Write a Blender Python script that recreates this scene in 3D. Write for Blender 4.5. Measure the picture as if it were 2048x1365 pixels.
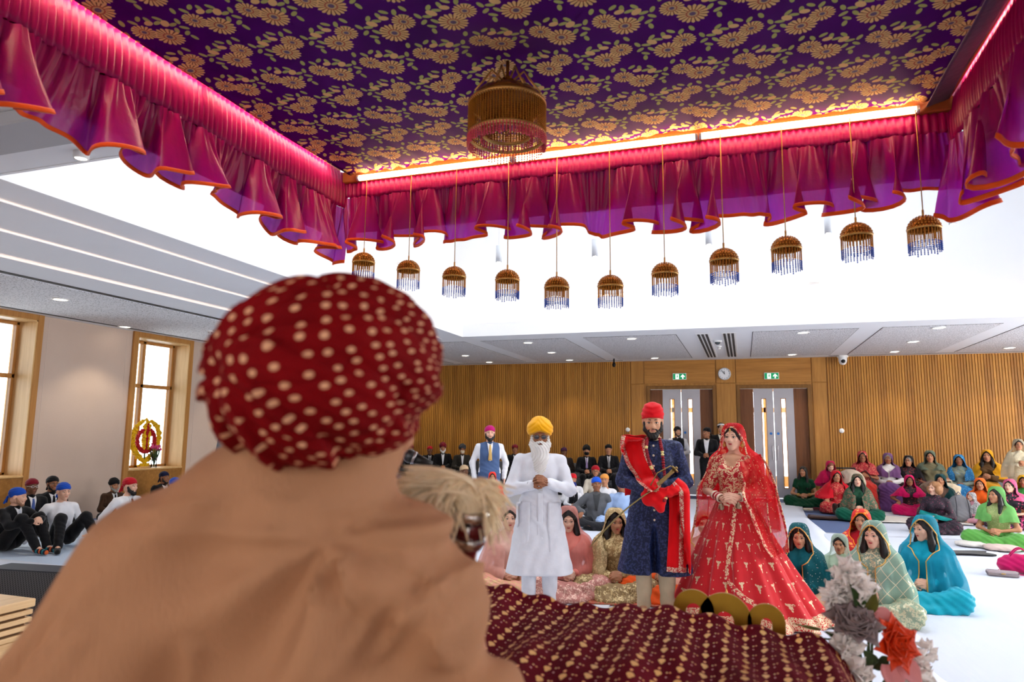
# A wedding inside a gurdwara hall, seen from behind the reader on the dais.
import bpy, bmesh, math, random
import numpy as np
from math import sin, cos, pi, radians, sqrt

for o in list(bpy.data.objects):
    bpy.data.objects.remove(o)
SC = bpy.context.scene
COL = SC.collection
rnd = random.Random(7)

# ------------------------------------------------------------------ camera
CAM_H = 1.6
YAW, PITCH, ROLL = radians(18.7), radians(7.5), radians(0.6)
FPX = 1365.33
_f = np.array([-sin(YAW) * cos(PITCH), cos(YAW) * cos(PITCH), sin(PITCH)])
_r = np.array([cos(YAW), sin(YAW), 0.0]); _u = np.cross(_r, _f)
CR = _r * cos(ROLL) + _u * sin(ROLL); CU = -_r * sin(ROLL) + _u * cos(ROLL)
CC = np.array([0, 0, CAM_H])
cd = bpy.data.cameras.new('camera'); co = bpy.data.objects.new('camera', cd); COL.objects.link(co)
cd.lens = 24.0; cd.sensor_width = 36.0; cd.clip_start = 0.05; cd.clip_end = 200
from mathutils import Matrix, Vector
co.matrix_world = Matrix(((CR[0], CU[0], -_f[0], 0), (CR[1], CU[1], -_f[1], 0), (CR[2], CU[2], -_f[2], CAM_H), (0, 0, 0, 1)))
cd.dof.use_dof = True; cd.dof.focus_distance = 6.6; cd.dof.aperture_fstop = 3.2
SC.camera = co

def ray(x, y): return _f + CR * (x - 1024) / FPX - CU * (y - 682.5) / FPX
def onz(x, y, z): d = ray(x, y); return CC + d * (z - CAM_H) / d[2]
def onx(x, y, X): d = ray(x, y); return CC + d * X / d[0]
def ony(x, y, Y): d = ray(x, y); return CC + d * Y / d[1]
def ond(x, y, dist): return CC + ray(x, y) * dist        # at a depth along the view axis

# ------------------------------------------------------------------ world, exposure
SC.view_settings.view_transform = 'Standard'; SC.view_settings.look = 'None'
SC.view_settings.gamma = 1.0; SC.view_settings.use_curve_mapping = False
SC.view_settings.exposure = 0.2
W = bpy.data.worlds.new('daylight'); SC.world = W; W.use_nodes = True
W.node_tree.nodes['Background'].inputs[0].default_value = (0.93, 0.97, 1.0, 1)
W.node_tree.nodes['Background'].inputs[1].default_value = 5.0
SC.cycles.use_denoising = True
SC.cycles.max_bounces = 6; SC.cycles.diffuse_bounces = 4; SC.cycles.glossy_bounces = 2
SC.cycles.transmission_bounces = 4; SC.cycles.transparent_max_bounces = 10
SC.cycles.caustics_reflective = False; SC.cycles.caustics_refractive = False
SC.cycles.sample_clamp_indirect = 6.0
SC.cycles.use_adaptive_sampling = True; SC.cycles.adaptive_threshold = 0.05; SC.cycles.adaptive_min_samples = 10
SC.cycles.use_light_tree = False
def area_light(name, loc, sx, sy, power, color=(1, 1, 1), rot=(0, 0, 0)):
    l = bpy.data.lights.new(name, 'AREA'); l.shape = 'RECTANGLE'; l.size = sx; l.size_y = sy
    l.energy = power; l.color = color
    o = bpy.data.objects.new(name, l); COL.objects.link(o); o.location = loc; o.rotation_euler = rot
    return o
# added light at the top of the well, as an invented rooflight
area_light('added_well_light', (-0.3, 8.1, 7.35), 8.6, 7.6, 70, (0.97, 0.985, 1.0))
# added fill lights, unseen, behind the dais and along the right hand wall
REAR_FILL = (-6.0, -3.4, -0.7, 2.0, 4.6); SIDE_FILL = (4.5, 7.0, 9.5, 12.0, 14.5)
for x in REAR_FILL: area_light('added_rear_fill', (x, -3.97, 2.05), 1.3, 2.3, 26, (1.0, 0.94, 0.88), (radians(90), 0, 0))
for y in SIDE_FILL: area_light('added_side_fill', (9.47, y, 2.05), 1.3, 2.3, 165, (1.0, 0.97, 0.93), (radians(90), 0, radians(90)))

# ------------------------------------------------------------------ materials
_M = {}
def srgb(r, g, b):
    f = lambda c: (c / 12.92 if c <= 0.04045 else ((c + 0.055) / 1.055) ** 2.4)
    return (f(r / 255), f(g / 255), f(b / 255), 1)
class NT:
    """small helper that writes math into a node tree"""
    def __init__(s, name):
        s.m = bpy.data.materials.new(name); s.m.use_nodes = True
        s.t = s.m.node_tree; s.n = s.t.nodes; s.b = s.n['Principled BSDF']; s.out = s.n['Material Output']
    def new(s, typ, **kw):
        n = s.n.new(typ)
        for k, v in kw.items(): setattr(n, k, v)
        return n
    def put(s, sock, v):
        if isinstance(v, bpy.types.NodeSocket): s.t.links.new(v, sock)
        elif v is not None: sock.default_value = v
    def op(s, o, a, b=None, c=None, clamp=False):
        n = s.new('ShaderNodeMath', operation=o, use_clamp=clamp)
        for i, v in enumerate((a, b, c)):
            if v is not None: s.put(n.inputs[i], v)
        return n.outputs[0]
    def mix(s, f, a, b, blend='MIX'):
        n = s.new('ShaderNodeMix', data_type='RGBA', blend_type=blend)
        s.put(n.inputs[0], f); s.put(n.inputs[6], a); s.put(n.inputs[7], b); return n.outputs[2]
    def coord(s, which='Object'): return s.new('ShaderNodeTexCoord').outputs[which]
    def sep(s, v):
        n = s.new('ShaderNodeSeparateXYZ'); s.put(n.inputs[0], v); return n.outputs
    def comb(s, x, y, z=0.0):
        n = s.new('ShaderNodeCombineXYZ')
        for i, v in enumerate((x, y, z)): s.put(n.inputs[i], v)
        return n.outputs[0]
    def noise(s, v, scale, detail=2.0, rough=0.5, out=0):
        n = s.new('ShaderNodeTexNoise'); s.put(n.inputs['Vector'], v); n.inputs['Scale'].default_value = scale
        n.inputs['Detail'].default_value = detail; n.inputs['Roughness'].default_value = rough; return n.outputs[out]
    def map(s, v, a, b, c=0.0, d=1.0):
        n = s.new('ShaderNodeMapRange'); s.put(n.inputs[0], v)
        for i, k in enumerate((a, b, c, d)): s.put(n.inputs[1 + i], k)
        return n.outputs[0]
    def bump(s, h, strength=0.3, dist=0.01):
        n = s.new('ShaderNodeBump'); s.put(n.inputs['Height'], h); n.inputs['Strength'].default_value = strength
        n.inputs['Distance'].default_value = dist; s.put(s.b.inputs['Normal'], n.outputs[0])
    def scale(s, v, k):
        n = s.new('ShaderNodeMapping'); s.put(n.inputs[0], v); n.inputs['Scale'].default_value = k; return n.outputs[0]
    def base(s, c): s.put(s.b.inputs['Base Color'], c)
    def set(s, **kw):
        for k, v in kw.items(): s.put(s.b.inputs[k.replace('_', ' ')], v)
def mulc(c, k): return (min(1, c[0] * k), min(1, c[1] * k), min(1, c[2] * k), 1)

def plain(name, rgb, rough=0.6, metal=0.0, var=0.12, scale=8.0, bump=0.0, emit=0.0, sheen=0.0, spec=0.4):
    if name in _M: return _M[name]
    t = NT(name); c = srgb(*rgb); v = t.coord()
    n = t.noise(v, scale, 3.0)
    t.base(t.mix(n, mulc(c, 1 - var), mulc(c, 1 + var)))
    t.set(Roughness=rough, Metallic=metal)
    t.b.inputs['Specular IOR Level'].default_value = spec
    if sheen: t.b.inputs['Sheen Weight'].default_value = sheen
    if bump: t.bump(t.noise(v, scale * 6, 2.0), bump, 0.01)
    if emit:
        t.set(Emission_Strength=emit); t.b.inputs['Emission Color'].default_value = c
    _M[name] = t.m; return t.m
def cloth(name, rgb, rough=0.8, sheen=0.15, weave=260.0, var=0.10):
    if name in _M: return _M[name]
    t = NT(name); c = srgb(*rgb); v = t.coord()
    n = t.noise(v, 14, 3.0)
    t.base(t.mix(n, mulc(c, 1 - var), mulc(c, 1 + var)))
    t.set(Roughness=rough); t.b.inputs['Sheen Weight'].default_value = sheen
    t.b.inputs['Specular IOR Level'].default_value = 0.12
    t.bump(t.noise(v, 30, 3.0), 0.25, 0.006)
    _M[name] = t.m; return t.m
def sheer(name, rgb, alpha=0.55, spots=None, spot_scale=30.0, stripe=None):
    """gauze: partly open weave, lets light through; may carry small sequins or a check of gold thread"""
    if name in _M: return _M[name]
    t = NT(name); c = srgb(*rgb); v = t.coord()
    col = t.mix(t.noise(v, 10, 2.0), mulc(c, 0.88), mulc(c, 1.1)); a = t.map(t.noise(v, 7, 2.0), 0.3, 0.7, max(0.0, alpha - 0.12), min(1, alpha + 0.12))
    if spots:
        vo = t.new('ShaderNodeTexVoronoi'); t.put(vo.inputs['Vector'], v); vo.inputs['Scale'].default_value = spot_scale
        m = t.op('LESS_THAN', vo.outputs['Distance'], 0.16)
        col = t.mix(m, col, srgb(*spots)); a = t.op('MAXIMUM', a, m)
    if stripe:
        x, y, z = t.sep(v); k = 2 * pi / stripe[1]
        l1 = t.op('SINE', t.op('MULTIPLY', t.op('ADD', x, t.op('MULTIPLY', z, 0.8)), k)); l2 = t.op('SINE', t.op('MULTIPLY', t.op('SUBTRACT', x, t.op('MULTIPLY', z, 0.8)), k))
        m = t.op('GREATER_THAN', t.op('MAXIMUM', l1, l2), 0.975)
        col = t.mix(m, col, srgb(*stripe[0])); a = t.op('MAXIMUM', a, m)
    t.base(col); t.set(Roughness=0.6); t.b.inputs['Specular IOR Level'].default_value = 0.3
    tr = t.new('ShaderNodeBsdfTranslucent'); t.put(tr.inputs[0], col)
    m1 = t.new('ShaderNodeMixShader'); m1.inputs[0].default_value = 0.4
    t.t.links.new(t.b.outputs[0], m1.inputs[1]); t.t.links.new(tr.outputs[0], m1.inputs[2])
    tp = t.new('ShaderNodeBsdfTransparent'); m2 = t.new('ShaderNodeMixShader'); t.put(m2.inputs[0], a)
    t.t.links.new(tp.outputs[0], m2.inputs[1]); t.t.links.new(m1.outputs[0], m2.inputs[2]); t.t.links.new(m2.outputs[0], t.out.inputs[0])
    _M[name] = t.m; return t.m
def glow(name, rgb, strength):
    if name in _M: return _M[name]
    t = NT(name); t.base(srgb(*rgb)); t.b.inputs['Emission Color'].default_value = srgb(*rgb); t.set(Emission_Strength=strength)
    if strength < 12: t.m.cycles.emission_sampling = 'NONE'
    _M[name] = t.m; return t.m
def embroidered(name, rgb, gold=(214, 178, 128), scale=60.0, amount=0.5, rough=0.7):
    """cloth covered in raised thread work: vine like motifs from a warped cell texture"""
    if name in _M: return _M[name]
    t = NT(name); v = t.coord(); c = srgb(*rgb)
    w = t.new('ShaderNodeVectorMath', operation='ADD'); t.put(w.inputs[0], v)
    ns = t.new('ShaderNodeVectorMath', operation='SCALE'); t.put(ns.inputs[0], t.noise(v, 25, 1.0, out=1)); ns.inputs['Scale'].default_value = 0.02
    t.t.links.new(ns.outputs[0], w.inputs[1])
    vo = t.new('ShaderNodeTexVoronoi'); t.put(vo.inputs['Vector'], w.outputs[0]); vo.inputs['Scale'].default_value = scale
    m = t.op('LESS_THAN', vo.outputs['Distance'], amount)
    v2 = t.new('ShaderNodeTexVoronoi'); t.put(v2.inputs['Vector'], v); v2.inputs['Scale'].default_value = scale * 0.37
    m2 = t.op('LESS_THAN', v2.outputs['Distance'], 0.62); m = t.op('MULTIPLY', m, m2)
    t.base(t.mix(m, t.mix(t.noise(v, 9), mulc(c, .85), mulc(c, 1.1)), srgb(*gold))); t.set(Roughness=t.map(m, 0, 1, rough, 0.35), Metallic=t.map(m, 0, 1, 0, 0.3))
    t.bump(m, 0.4, 0.003)
    _M[name] = t.m; return t.m
def wood(name, dark, light, axis=2, scale=1.0, rough=0.45, streak=14.0):
    """axis: the grain's direction"""
    if name in _M: return _M[name]
    t = NT(name); v = t.coord(); k = [6.0 * scale] * 3; k[axis] = 0.35 * scale
    a = t.noise(t.scale(v, k), 3.0, 4.0, 0.6); k2 = [streak * scale * 4] * 3; k2[axis] = 1.2 * scale
    b = t.noise(t.scale(v, k2), 3.0, 2.0)
    f = t.op('ADD', t.op('MULTIPLY', a, 0.7), t.op('MULTIPLY', b, 0.3))
    t.base(t.mix(t.map(f, 0.3, 0.7), srgb(*dark), srgb(*light))); t.set(Roughness=rough); t.bump(b, 0.08, 0.003)
    t.b.inputs['Specular IOR Level'].default_value = 0.35
    _M[name] = t.m; return t.m

# ------------------------------------------------------------------ mesh helpers
class MB:
    """collects vertices and faces; build() links ONE mesh object"""
    def __init__(s): s.V = []; s.F = []; s.MI = []; s.nv = 0
    def add(s, V, F, mi=0):
        V = np.asarray(V, float); s.V.append(V); o = s.nv
        for f in F: s.F.append([i + o for i in f])
        s.MI += [mi] * len(F); s.nv += len(V); return s
    def box(s, lo, hi, mi=0, bev=0.0):
        x0, y0, z0 = lo; x1, y1, z1 = hi
        if bev > 0:
            b = min(bev, abs(x1 - x0) * .45, abs(y1 - y0) * .45, abs(z1 - z0) * .45); V = []; idx = {}
            for ix, (x, sx) in enumerate(((x0, 1), (x1, -1))):
                for iy, (y, sy) in enumerate(((y0, 1), (y1, -1))):
                    for iz, (z, sz) in enumerate(((z0, 1), (z1, -1))):
                        idx[ix, iy, iz] = len(V); V += [(x, y + sy * b, z + sz * b), (x + sx * b, y, z + sz * b), (x + sx * b, y + sy * b, z)]
            F = []
            for a in range(3):
                o1, o2 = [(1, 2), (0, 2), (0, 1)][a]
                for e in (0, 1):
                    q = []
                    for p1, p2 in ((0, 0), (1, 0), (1, 1), (0, 1)):
                        k = [0, 0, 0]; k[a] = e; k[o1] = p1; k[o2] = p2; q.append(idx[tuple(k)] + a)
                    F.append(q if (e == 1) == (a != 1) else q[::-1])
                for p1 in (0, 1):
                    for p2 in (0, 1):
                        k0 = [0, 0, 0]; k0[o1] = p1; k0[o2] = p2; k1 = list(k0); k1[a] = 1
                        i0, i1 = idx[tuple(k0)], idx[tuple(k1)]; F.append([i0 + o1, i1 + o1, i1 + o2, i0 + o2])
            for k, i in idx.items(): F.append([i, i + 1, i + 2])
            return s.add(V, F, mi)
        V = [(x, y, z) for z in (z0, z1) for y in (y0, y1) for x in (x0, x1)]
        return s.add(V, [(0, 2, 3, 1), (4, 5, 7, 6), (0, 1, 5, 4), (2, 6, 7, 3), (0, 4, 6, 2), (1, 3, 7, 5)], mi)
    def lathe(s, prof, c=(0, 0, 0), n=16, mi=0, axis=2, a0=0, a1=2 * pi):
        full = abs(a1 - a0 - 2 * pi) < 1e-6; m = n if full else n + 1; V = []
        for r, z in prof:
            for i in range(m):
                a = a0 + (a1 - a0) * i / n; p = [r * cos(a), r * sin(a), z]
                if axis == 0: p = [p[2], p[0], p[1]]
                if axis == 1: p = [p[0], p[2], p[1]]
                V.append((p[0] + c[0], p[1] + c[1], p[2] + c[2]))
        F = [(j * m + i, j * m + (i + 1) % m, (j + 1) * m + (i + 1) % m, (j + 1) * m + i) for j in range(len(prof) - 1) for i in range(n)]
        return s.add(V, F, mi)
    def tube(s, pts, r, n=8, mi=0, caps=True, flat=1.0):
        P = np.asarray(pts, float); N = len(P); R = np.broadcast_to(np.asarray(r, float), (N,))
        T = np.gradient(P, axis=0); T /= np.linalg.norm(T, axis=1)[:, None] + 1e-12
        up = np.array([0, 0, 1.0]) if abs(T[0][2]) < 0.9 else np.array([1.0, 0, 0]); V = []
        a = np.cross(up, T[0]); a /= np.linalg.norm(a)
        for i in range(N):
            a = a - T[i] * (a @ T[i]); a /= np.linalg.norm(a) + 1e-12; b = np.cross(T[i], a)
            for k in range(n):
                t = 2 * pi * k / n; V.append(P[i] + R[i] * (cos(t) * a + flat * sin(t) * b))
        F = [(i * n + k, i * n + (k + 1) % n, (i + 1) * n + (k + 1) % n, (i + 1) * n + k) for i in range(N - 1) for k in range(n)]
        if caps: F += [tuple(range(n))[::-1], tuple(range((N - 1) * n, N * n))]
        return s.add(V, F, mi)
    def ball(s, c, r, nu=10, nv=6, mi=0, rot=None):
        r = np.broadcast_to(np.asarray(r, float), (3,)); V = []
        for j in range(nv + 1):
            p = pi * j / nv
            for i in range(nu):
                a = 2 * pi * i / nu; V.append((r[0] * sin(p) * cos(a), r[1] * sin(p) * sin(a), r[2] * cos(p)))
        V = np.array(V)
        if rot is not None: V = V @ np.asarray(rot).T
        F = [(j * nu + i, (j + 1) * nu + i, (j + 1) * nu + (i + 1) % nu, j * nu + (i + 1) % nu) for j in range(nv) for i in range(nu)]
        return s.add(V + np.asarray(c, float), F, mi)
    def grid(s, fn, nu, nv, mi=0, wrap=False):
        V = [fn(i / nu, j / nv) for j in range(nv + 1) for i in range(nu + 1)]; m = nu + 1
        return s.add(V, [(j * m + i, j * m + i + 1, (j + 1) * m + i + 1, (j + 1) * m + i) for j in range(nv) for i in range(nu)], mi)
    def disc(s, c, r, n=20, mi=0, nrm='-z'):
        V = [c]; ax = {'z': (0, 1), 'y': (0, 2), 'x': (1, 2)}[nrm[-1]]
        for i in range(n):
            p = list(c); p[ax[0]] += r * cos(2 * pi * i / n); p[ax[1]] += r * sin(2 * pi * i / n); V.append(p)
        return s.add(V, [(0, 1 + i, 1 + (i + 1) % n) for i in range(n)], mi)
    def extrude(s, poly, y0, y1, mi=0, plane='xz'):
        """a closed 2-D outline pushed through a thickness"""
        n = len(poly); mk = (lambda p, y: (p[0], y, p[1])) if plane == 'xz' else ((lambda p, y: (y, p[0], p[1])) if plane == 'yz' else (lambda p, y: (p[0], p[1], y)))
        V = [mk(p, y0) for p in poly] + [mk(p, y1) for p in poly]
        F = [tuple(range(n)), tuple(range(n, 2 * n))[::-1]] + [(i, i + n, (i + 1) % n + n, (i + 1) % n) for i in range(n)]
        return s.add(V, F, mi)
    def build(s, name, mats, parent=None, smooth=True, angle=None):
        V = np.concatenate(s.V); me = mesh_np(name, V, s.F, s.MI, smooth)
        o = bpy.data.objects.new(name, me); COL.objects.link(o)
        for m in (mats if isinstance(mats, (list, tuple)) else [mats]): me.materials.append(m)
        if parent is not None: o.parent = parent
        if smooth and angle is not None:
            try: me.set_sharp_from_angle(angle=radians(angle))
            except Exception: pass
        return o
def mesh_np(name, V, F, MI=None, smooth=True):
    me = bpy.data.meshes.new(name); V = np.ascontiguousarray(V, np.float32)
    me.vertices.add(len(V)); me.vertices.foreach_set('co', V.ravel())
    if isinstance(F, np.ndarray): ok = F >= 0; lt = ok.sum(1).astype(np.int32); li = F[ok].astype(np.int32)
    else:
        lt = np.array([len(f) for f in F], np.int32); li = np.fromiter((i for f in F for i in f), np.int32)
    ls = np.concatenate(([0], np.cumsum(lt)[:-1])).astype(np.int32)
    me.loops.add(len(li)); me.loops.foreach_set('vertex_index', li)
    me.polygons.add(len(lt)); me.polygons.foreach_set('loop_start', ls); me.polygons.foreach_set('loop_total', lt)
    me.polygons.foreach_set('use_smooth', np.full(len(lt), bool(smooth)))
    if MI is not None: me.polygons.foreach_set('material_index', np.asarray(MI, np.int32))
    me.update(calc_edges=True); return me
def tag(o, label, cat=None, group=None, kind=None):
    if label: o['label'] = label
    if cat: o['category'] = cat
    if group: o['group'] = group
    if kind: o['kind'] = kind
    return o
def empty(name, loc, rz=0.0, label=None, cat=None, group=None):
    o = bpy.data.objects.new(name, None); COL.objects.link(o); o.location = tuple(float(v) for v in loc); o.rotation_euler = (0, 0, rz)
    o.empty_display_size = 0.1; return tag(o, label, cat, group)
def struct(o, label=None): o['kind'] = 'structure'; return tag(o, label)
def put(name, me, mats, parent=None):
    """object over a shared mesh, materials kept on the object"""
    o = bpy.data.objects.new(name, me); COL.objects.link(o)
    if parent is not None: o.parent = parent
    mats = mats if isinstance(mats, (list, tuple)) else [mats]
    while len(me.materials) < len(mats): me.materials.append(None)
    for i, m in enumerate(mats):
        o.material_slots[i].link = 'OBJECT'; o.material_slots[i].material = m
    return o
def solid(o, t, offset=0.0):
    m = o.modifiers.new('thickness', 'SOLIDIFY'); m.thickness = t; m.offset = offset; return o
def copy_tree(o, parent=None):
    c = o.copy(); COL.objects.link(c); c.parent = parent
    for ch in [x for x in bpy.data.objects if x.parent is o and x is not c]: copy_tree(ch, c)
    return c

def uv_grid(name, fn, nu, nv, uvs, mat, parent=None):
    mb = MB().grid(fn, nu, nv); o = mb.build(name, mat, parent); me = o.data; UV = np.array([uvs(i / nu, j / nv) for j in range(nv + 1) for i in range(nu + 1)], np.float32)
    li = np.zeros(len(me.loops), np.int32); me.loops.foreach_get('vertex_index', li); me.uv_layers.new(name='UVMap').data.foreach_set('uv', UV[li].ravel()); return o

# ------------------------------------------------------------------ implicit surfaces (bodies and clothes)
def cap(a, b, ra, rb): return ('c', np.array(a, float), np.array(b, float), float(ra), float(rb))
def ell(c, r, rot=None): return ('e', np.array(c, float), np.broadcast_to(np.array(r, float), (3,)).copy(), None if rot is None else np.array(rot, float))
def rotx(a): c, s = cos(a), sin(a); return np.array([[1, 0, 0], [0, c, -s], [0, s, c]])
def roty(a): c, s = cos(a), sin(a); return np.array([[c, 0, s], [0, 1, 0], [-s, 0, c]])
def rotz(a): c, s = cos(a), sin(a); return np.array([[c, -s, 0], [s, c, 0], [0, 0, 1]])
def pdist(p, X, Y, Z):
    if p[0] == 'c':
        a, b, ra, rb = p[1:]; d = b - a; L2 = max(d @ d, 1e-9)
        px, py, pz = X - a[0], Y - a[1], Z - a[2]
        t = np.clip((px * d[0] + py * d[1] + pz * d[2]) / L2, 0, 1)
        return np.sqrt((px - t * d[0]) ** 2 + (py - t * d[1]) ** 2 + (pz - t * d[2]) ** 2) - (ra + (rb - ra) * t)
    c, r, R = p[1:]; px, py, pz = X - c[0], Y - c[1], Z - c[2]
    if R is not None:
        px, py, pz = (R[0, 0] * px + R[1, 0] * py + R[2, 0] * pz, R[0, 1] * px + R[1, 1] * py + R[2, 1] * pz, R[0, 2] * px + R[1, 2] * py + R[2, 2] * pz)
    k0 = np.sqrt((px / r[0]) ** 2 + (py / r[1]) ** 2 + (pz / r[2]) ** 2); k1 = np.sqrt((px / r[0] ** 2) ** 2 + (py / r[1] ** 2) ** 2 + (pz / r[2] ** 2) ** 2)
    return k0 * (k0 - 1) / (k1 + 1e-9)
def pbox(p):
    if p[0] == 'c': m = max(p[3], p[4]); return np.minimum(p[1], p[2]) - m, np.maximum(p[1], p[2]) + m
    m = p[2] if p[3] is None else np.full(3, p[2].max()); return p[1] - m, p[1] + m
def smin(a, b, k):
    h = np.maximum(k - np.abs(a - b), 0) / k; return np.minimum(a, b) - h * h * k * 0.25
def sdf_eval(prims, P, k=0.03):
    X, Y, Z = P[..., 0], P[..., 1], P[..., 2]; f = np.full(X.shape, 10.0)
    for p in prims: f = smin(f, pdist(p, X, Y, Z), k)
    return f
def sdf_mesh(prims, h, k=0.03, disp=None, sub=(), cut=None, ksub=0.012):
    """smooth union of prims minus sub, meshed with surface nets -> vertices, quads"""
    B = [pbox(p) for p in prims]; lo = np.min([b[0] for b in B], 0) - 3 * h; hi = np.max([b[1] for b in B], 0) + 3 * h
    n = np.ceil((hi - lo) / h).astype(int) + 1
    ax = [lo[i] + h * np.arange(n[i]) for i in range(3)]; f = np.full(n, 9.0, np.float32); m = k + 2.5 * h
    def region(b):
        i0 = np.clip(np.floor((b[0] - m - lo) / h).astype(int), 0, n); i1 = np.clip(np.ceil((b[1] + m - lo) / h).astype(int) + 1, 0, n)
        return tuple(slice(i0[j], i1[j]) for j in range(3))
    for p, b in zip(prims, B):
        s = region(b); X, Y, Z = np.ix_(ax[0][s[0]], ax[1][s[1]], ax[2][s[2]]); f[s] = smin(f[s], pdist(p, X, Y, Z), k)
    for p in sub:
        s = region(pbox(p)); X, Y, Z = np.ix_(ax[0][s[0]], ax[1][s[1]], ax[2][s[2]])
        if f[s].size: f[s] = -smin(-f[s], pdist(p, X, Y, Z), ksub)
    X, Y, Z = np.ix_(*ax)
    if disp is not None: f = f - disp(X, Y, Z)
    if cut is not None: f = np.maximum(f, cut(X, Y, Z))
    f = f.astype(np.float32); f[0] = f[-1] = 1; f[:, 0] = f[:, -1] = 1; f[:, :, 0] = f[:, :, -1] = 1
    s = f < 0; C = [s[i:n[0] - 1 + i, j:n[1] - 1 + j, l:n[2] - 1 + l] for i in (0, 1) for j in (0, 1) for l in (0, 1)]
    tot = sum(c.astype(np.int8) for c in C); act = np.argwhere((tot > 0) & (tot < 8))
    vid = np.full(tuple(n - 1), -1, np.int64); vid[act[:, 0], act[:, 1], act[:, 2]] = np.arange(len(act))
    cv = np.stack([f[act[:, 0] + i, act[:, 1] + j, act[:, 2] + l] for i in (0, 1) for j in (0, 1) for l in (0, 1)], 1)
    off = np.array([(i, j, l) for i in (0, 1) for j in (0, 1) for l in (0, 1)], float)
    acc = np.zeros((len(act), 3)); cnt = np.zeros(len(act))
    for a in range(8):
        for d in (1, 2, 4):
            b = a | d
            if a & d or b == a: continue
            va, vb = cv[:, a], cv[:, b]; x = (va < 0) != (vb < 0); t = np.where(x, va / np.where(x, va - vb, 1), 0)
            acc += np.where(x[:, None], off[a] + t[:, None] * (off[b] - off[a]), 0); cnt += x
    V = lo + h * (act + acc / cnt[:, None]); Q = []
    for d in range(3):
        u, w = (d + 1) % 3, (d + 2) % 3
        sa = [slice(1, -1)] * 3; sb = [slice(1, -1)] * 3; sa[d] = slice(0, -1); sb[d] = slice(1, None)
        A, Bm = s[tuple(sa)], s[tuple(sb)]; e = np.argwhere(A != Bm)
        if not len(e): continue
        flip = A[tuple(e.T)]; base = e.copy(); base[:, u] += 1; base[:, w] += 1
        def g(du, dw):
            q = base.copy(); q[:, u] += du; q[:, w] += dw; return vid[q[:, 0], q[:, 1], q[:, 2]]
        q = np.stack([g(-1, -1), g(0, -1), g(0, 0), g(-1, 0)], 1); q[~flip] = q[~flip][:, ::-1]; Q.append(q)
    return V, np.concatenate(Q)
# ================================================================== the hall
XL, XR, YN, YB, ZC = -10.85, 9.5, -4.0, 18.4, 3.49
CX0, CX1, CY0, CY1 = -5.4, 5.0, 3.45, 12.75
m_plaster = plain('white_plaster', (236, 237, 241), 0.85, var=0.02, scale=3)
m_wellwall = plain('well_plaster', (244, 245, 247), 0.85, var=0.015, scale=3)
m_lwall = None
def _lw():
    t = NT('stone_coloured_wall'); v = t.coord(); a = t.noise(v, 1.3, 4.0); b = t.noise(v, 60, 2.0)
    c = t.mix(a, srgb(203, 180, 163), srgb(219, 197, 180)); t.base(t.mix(t.op('MULTIPLY', b, 0.35), c, srgb(188, 164, 148))); t.set(Roughness=0.85)
    t.bump(b, 0.15, 0.004); return t.m
m_lwall = _lw()
def _perf():
    t = NT('perforated_ceiling_board'); v = t.coord(); x, y, z = t.sep(v)
    vo = t.new('ShaderNodeTexVoronoi'); t.put(vo.inputs['Vector'], v); vo.inputs['Scale'].default_value = 34; vo.inputs['Randomness'].default_value = 0.6
    h = t.op('LESS_THAN', vo.outputs['Distance'], 0.33)
    t.base(t.mix(h, srgb(226, 225, 228), srgb(150, 148, 150))); t.set(Roughness=0.9); return t.m
m_perf = _perf()
m_dark = plain('dark_slot', (58, 54, 52), 0.8)
m_oak = wood('oak_veneer', (150, 98, 38), (192, 138, 66), 2)
m_oakh = wood('oak_veneer_level', (150, 98, 38), (188, 132, 62), 0)
m_oakl = wood('pale_oak_lining', (205, 160, 100), (230, 190, 132), 2)
m_oakf = wood('oak_window_frame', (168, 112, 52), (198, 142, 76), 2)
m_rib = wood('oak_ribs', (162, 106, 38), (205, 145, 62), 2, 0.7)
m_walnut = wood('walnut_ribs', (104, 62, 32), (134, 84, 48), 2)
m_steel = plain('brushed_steel', (170, 168, 172), 0.38, metal=0.85, var=0.08, scale=3)
m_white = plain('white_fitting', (240, 240, 240), 0.45, var=0.02)
m_black = plain('black_plastic', (22, 22, 24), 0.5, var=0.05)
m_lamp = glow('warm_lamp_face', (255, 238, 214), 9.0)
m_led = glow('cove_strip', (255, 222, 200), .6)
def _glass():
    t = NT('clear_glass'); g = t.new('ShaderNodeBsdfGlossy'); g.inputs['Roughness'].default_value = 0.02
    tp = t.new('ShaderNodeBsdfTransparent'); tp.inputs[0].default_value = (0.95, 0.98, 1, 1)
    f = t.new('ShaderNodeFresnel'); f.inputs[0].default_value = 1.35
    m = t.new('ShaderNodeMixShader'); t.t.links.new(f.outputs[0], m.inputs[0]); t.t.links.new(tp.outputs[0], m.inputs[1]); t.t.links.new(g.outputs[0], m.inputs[2])
    t.t.links.new(m.outputs[0], t.out.inputs[0]); return t.m
m_glass = _glass()

# floor: blue grey carpet
m_carpet = plain('blue_carpet', (92, 108, 146), 0.95, var=0.25, scale=40)
struct(MB().box((XL, YN, -0.2), (XR, YB, 0)).build('floor', m_carpet, smooth=False))

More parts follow.
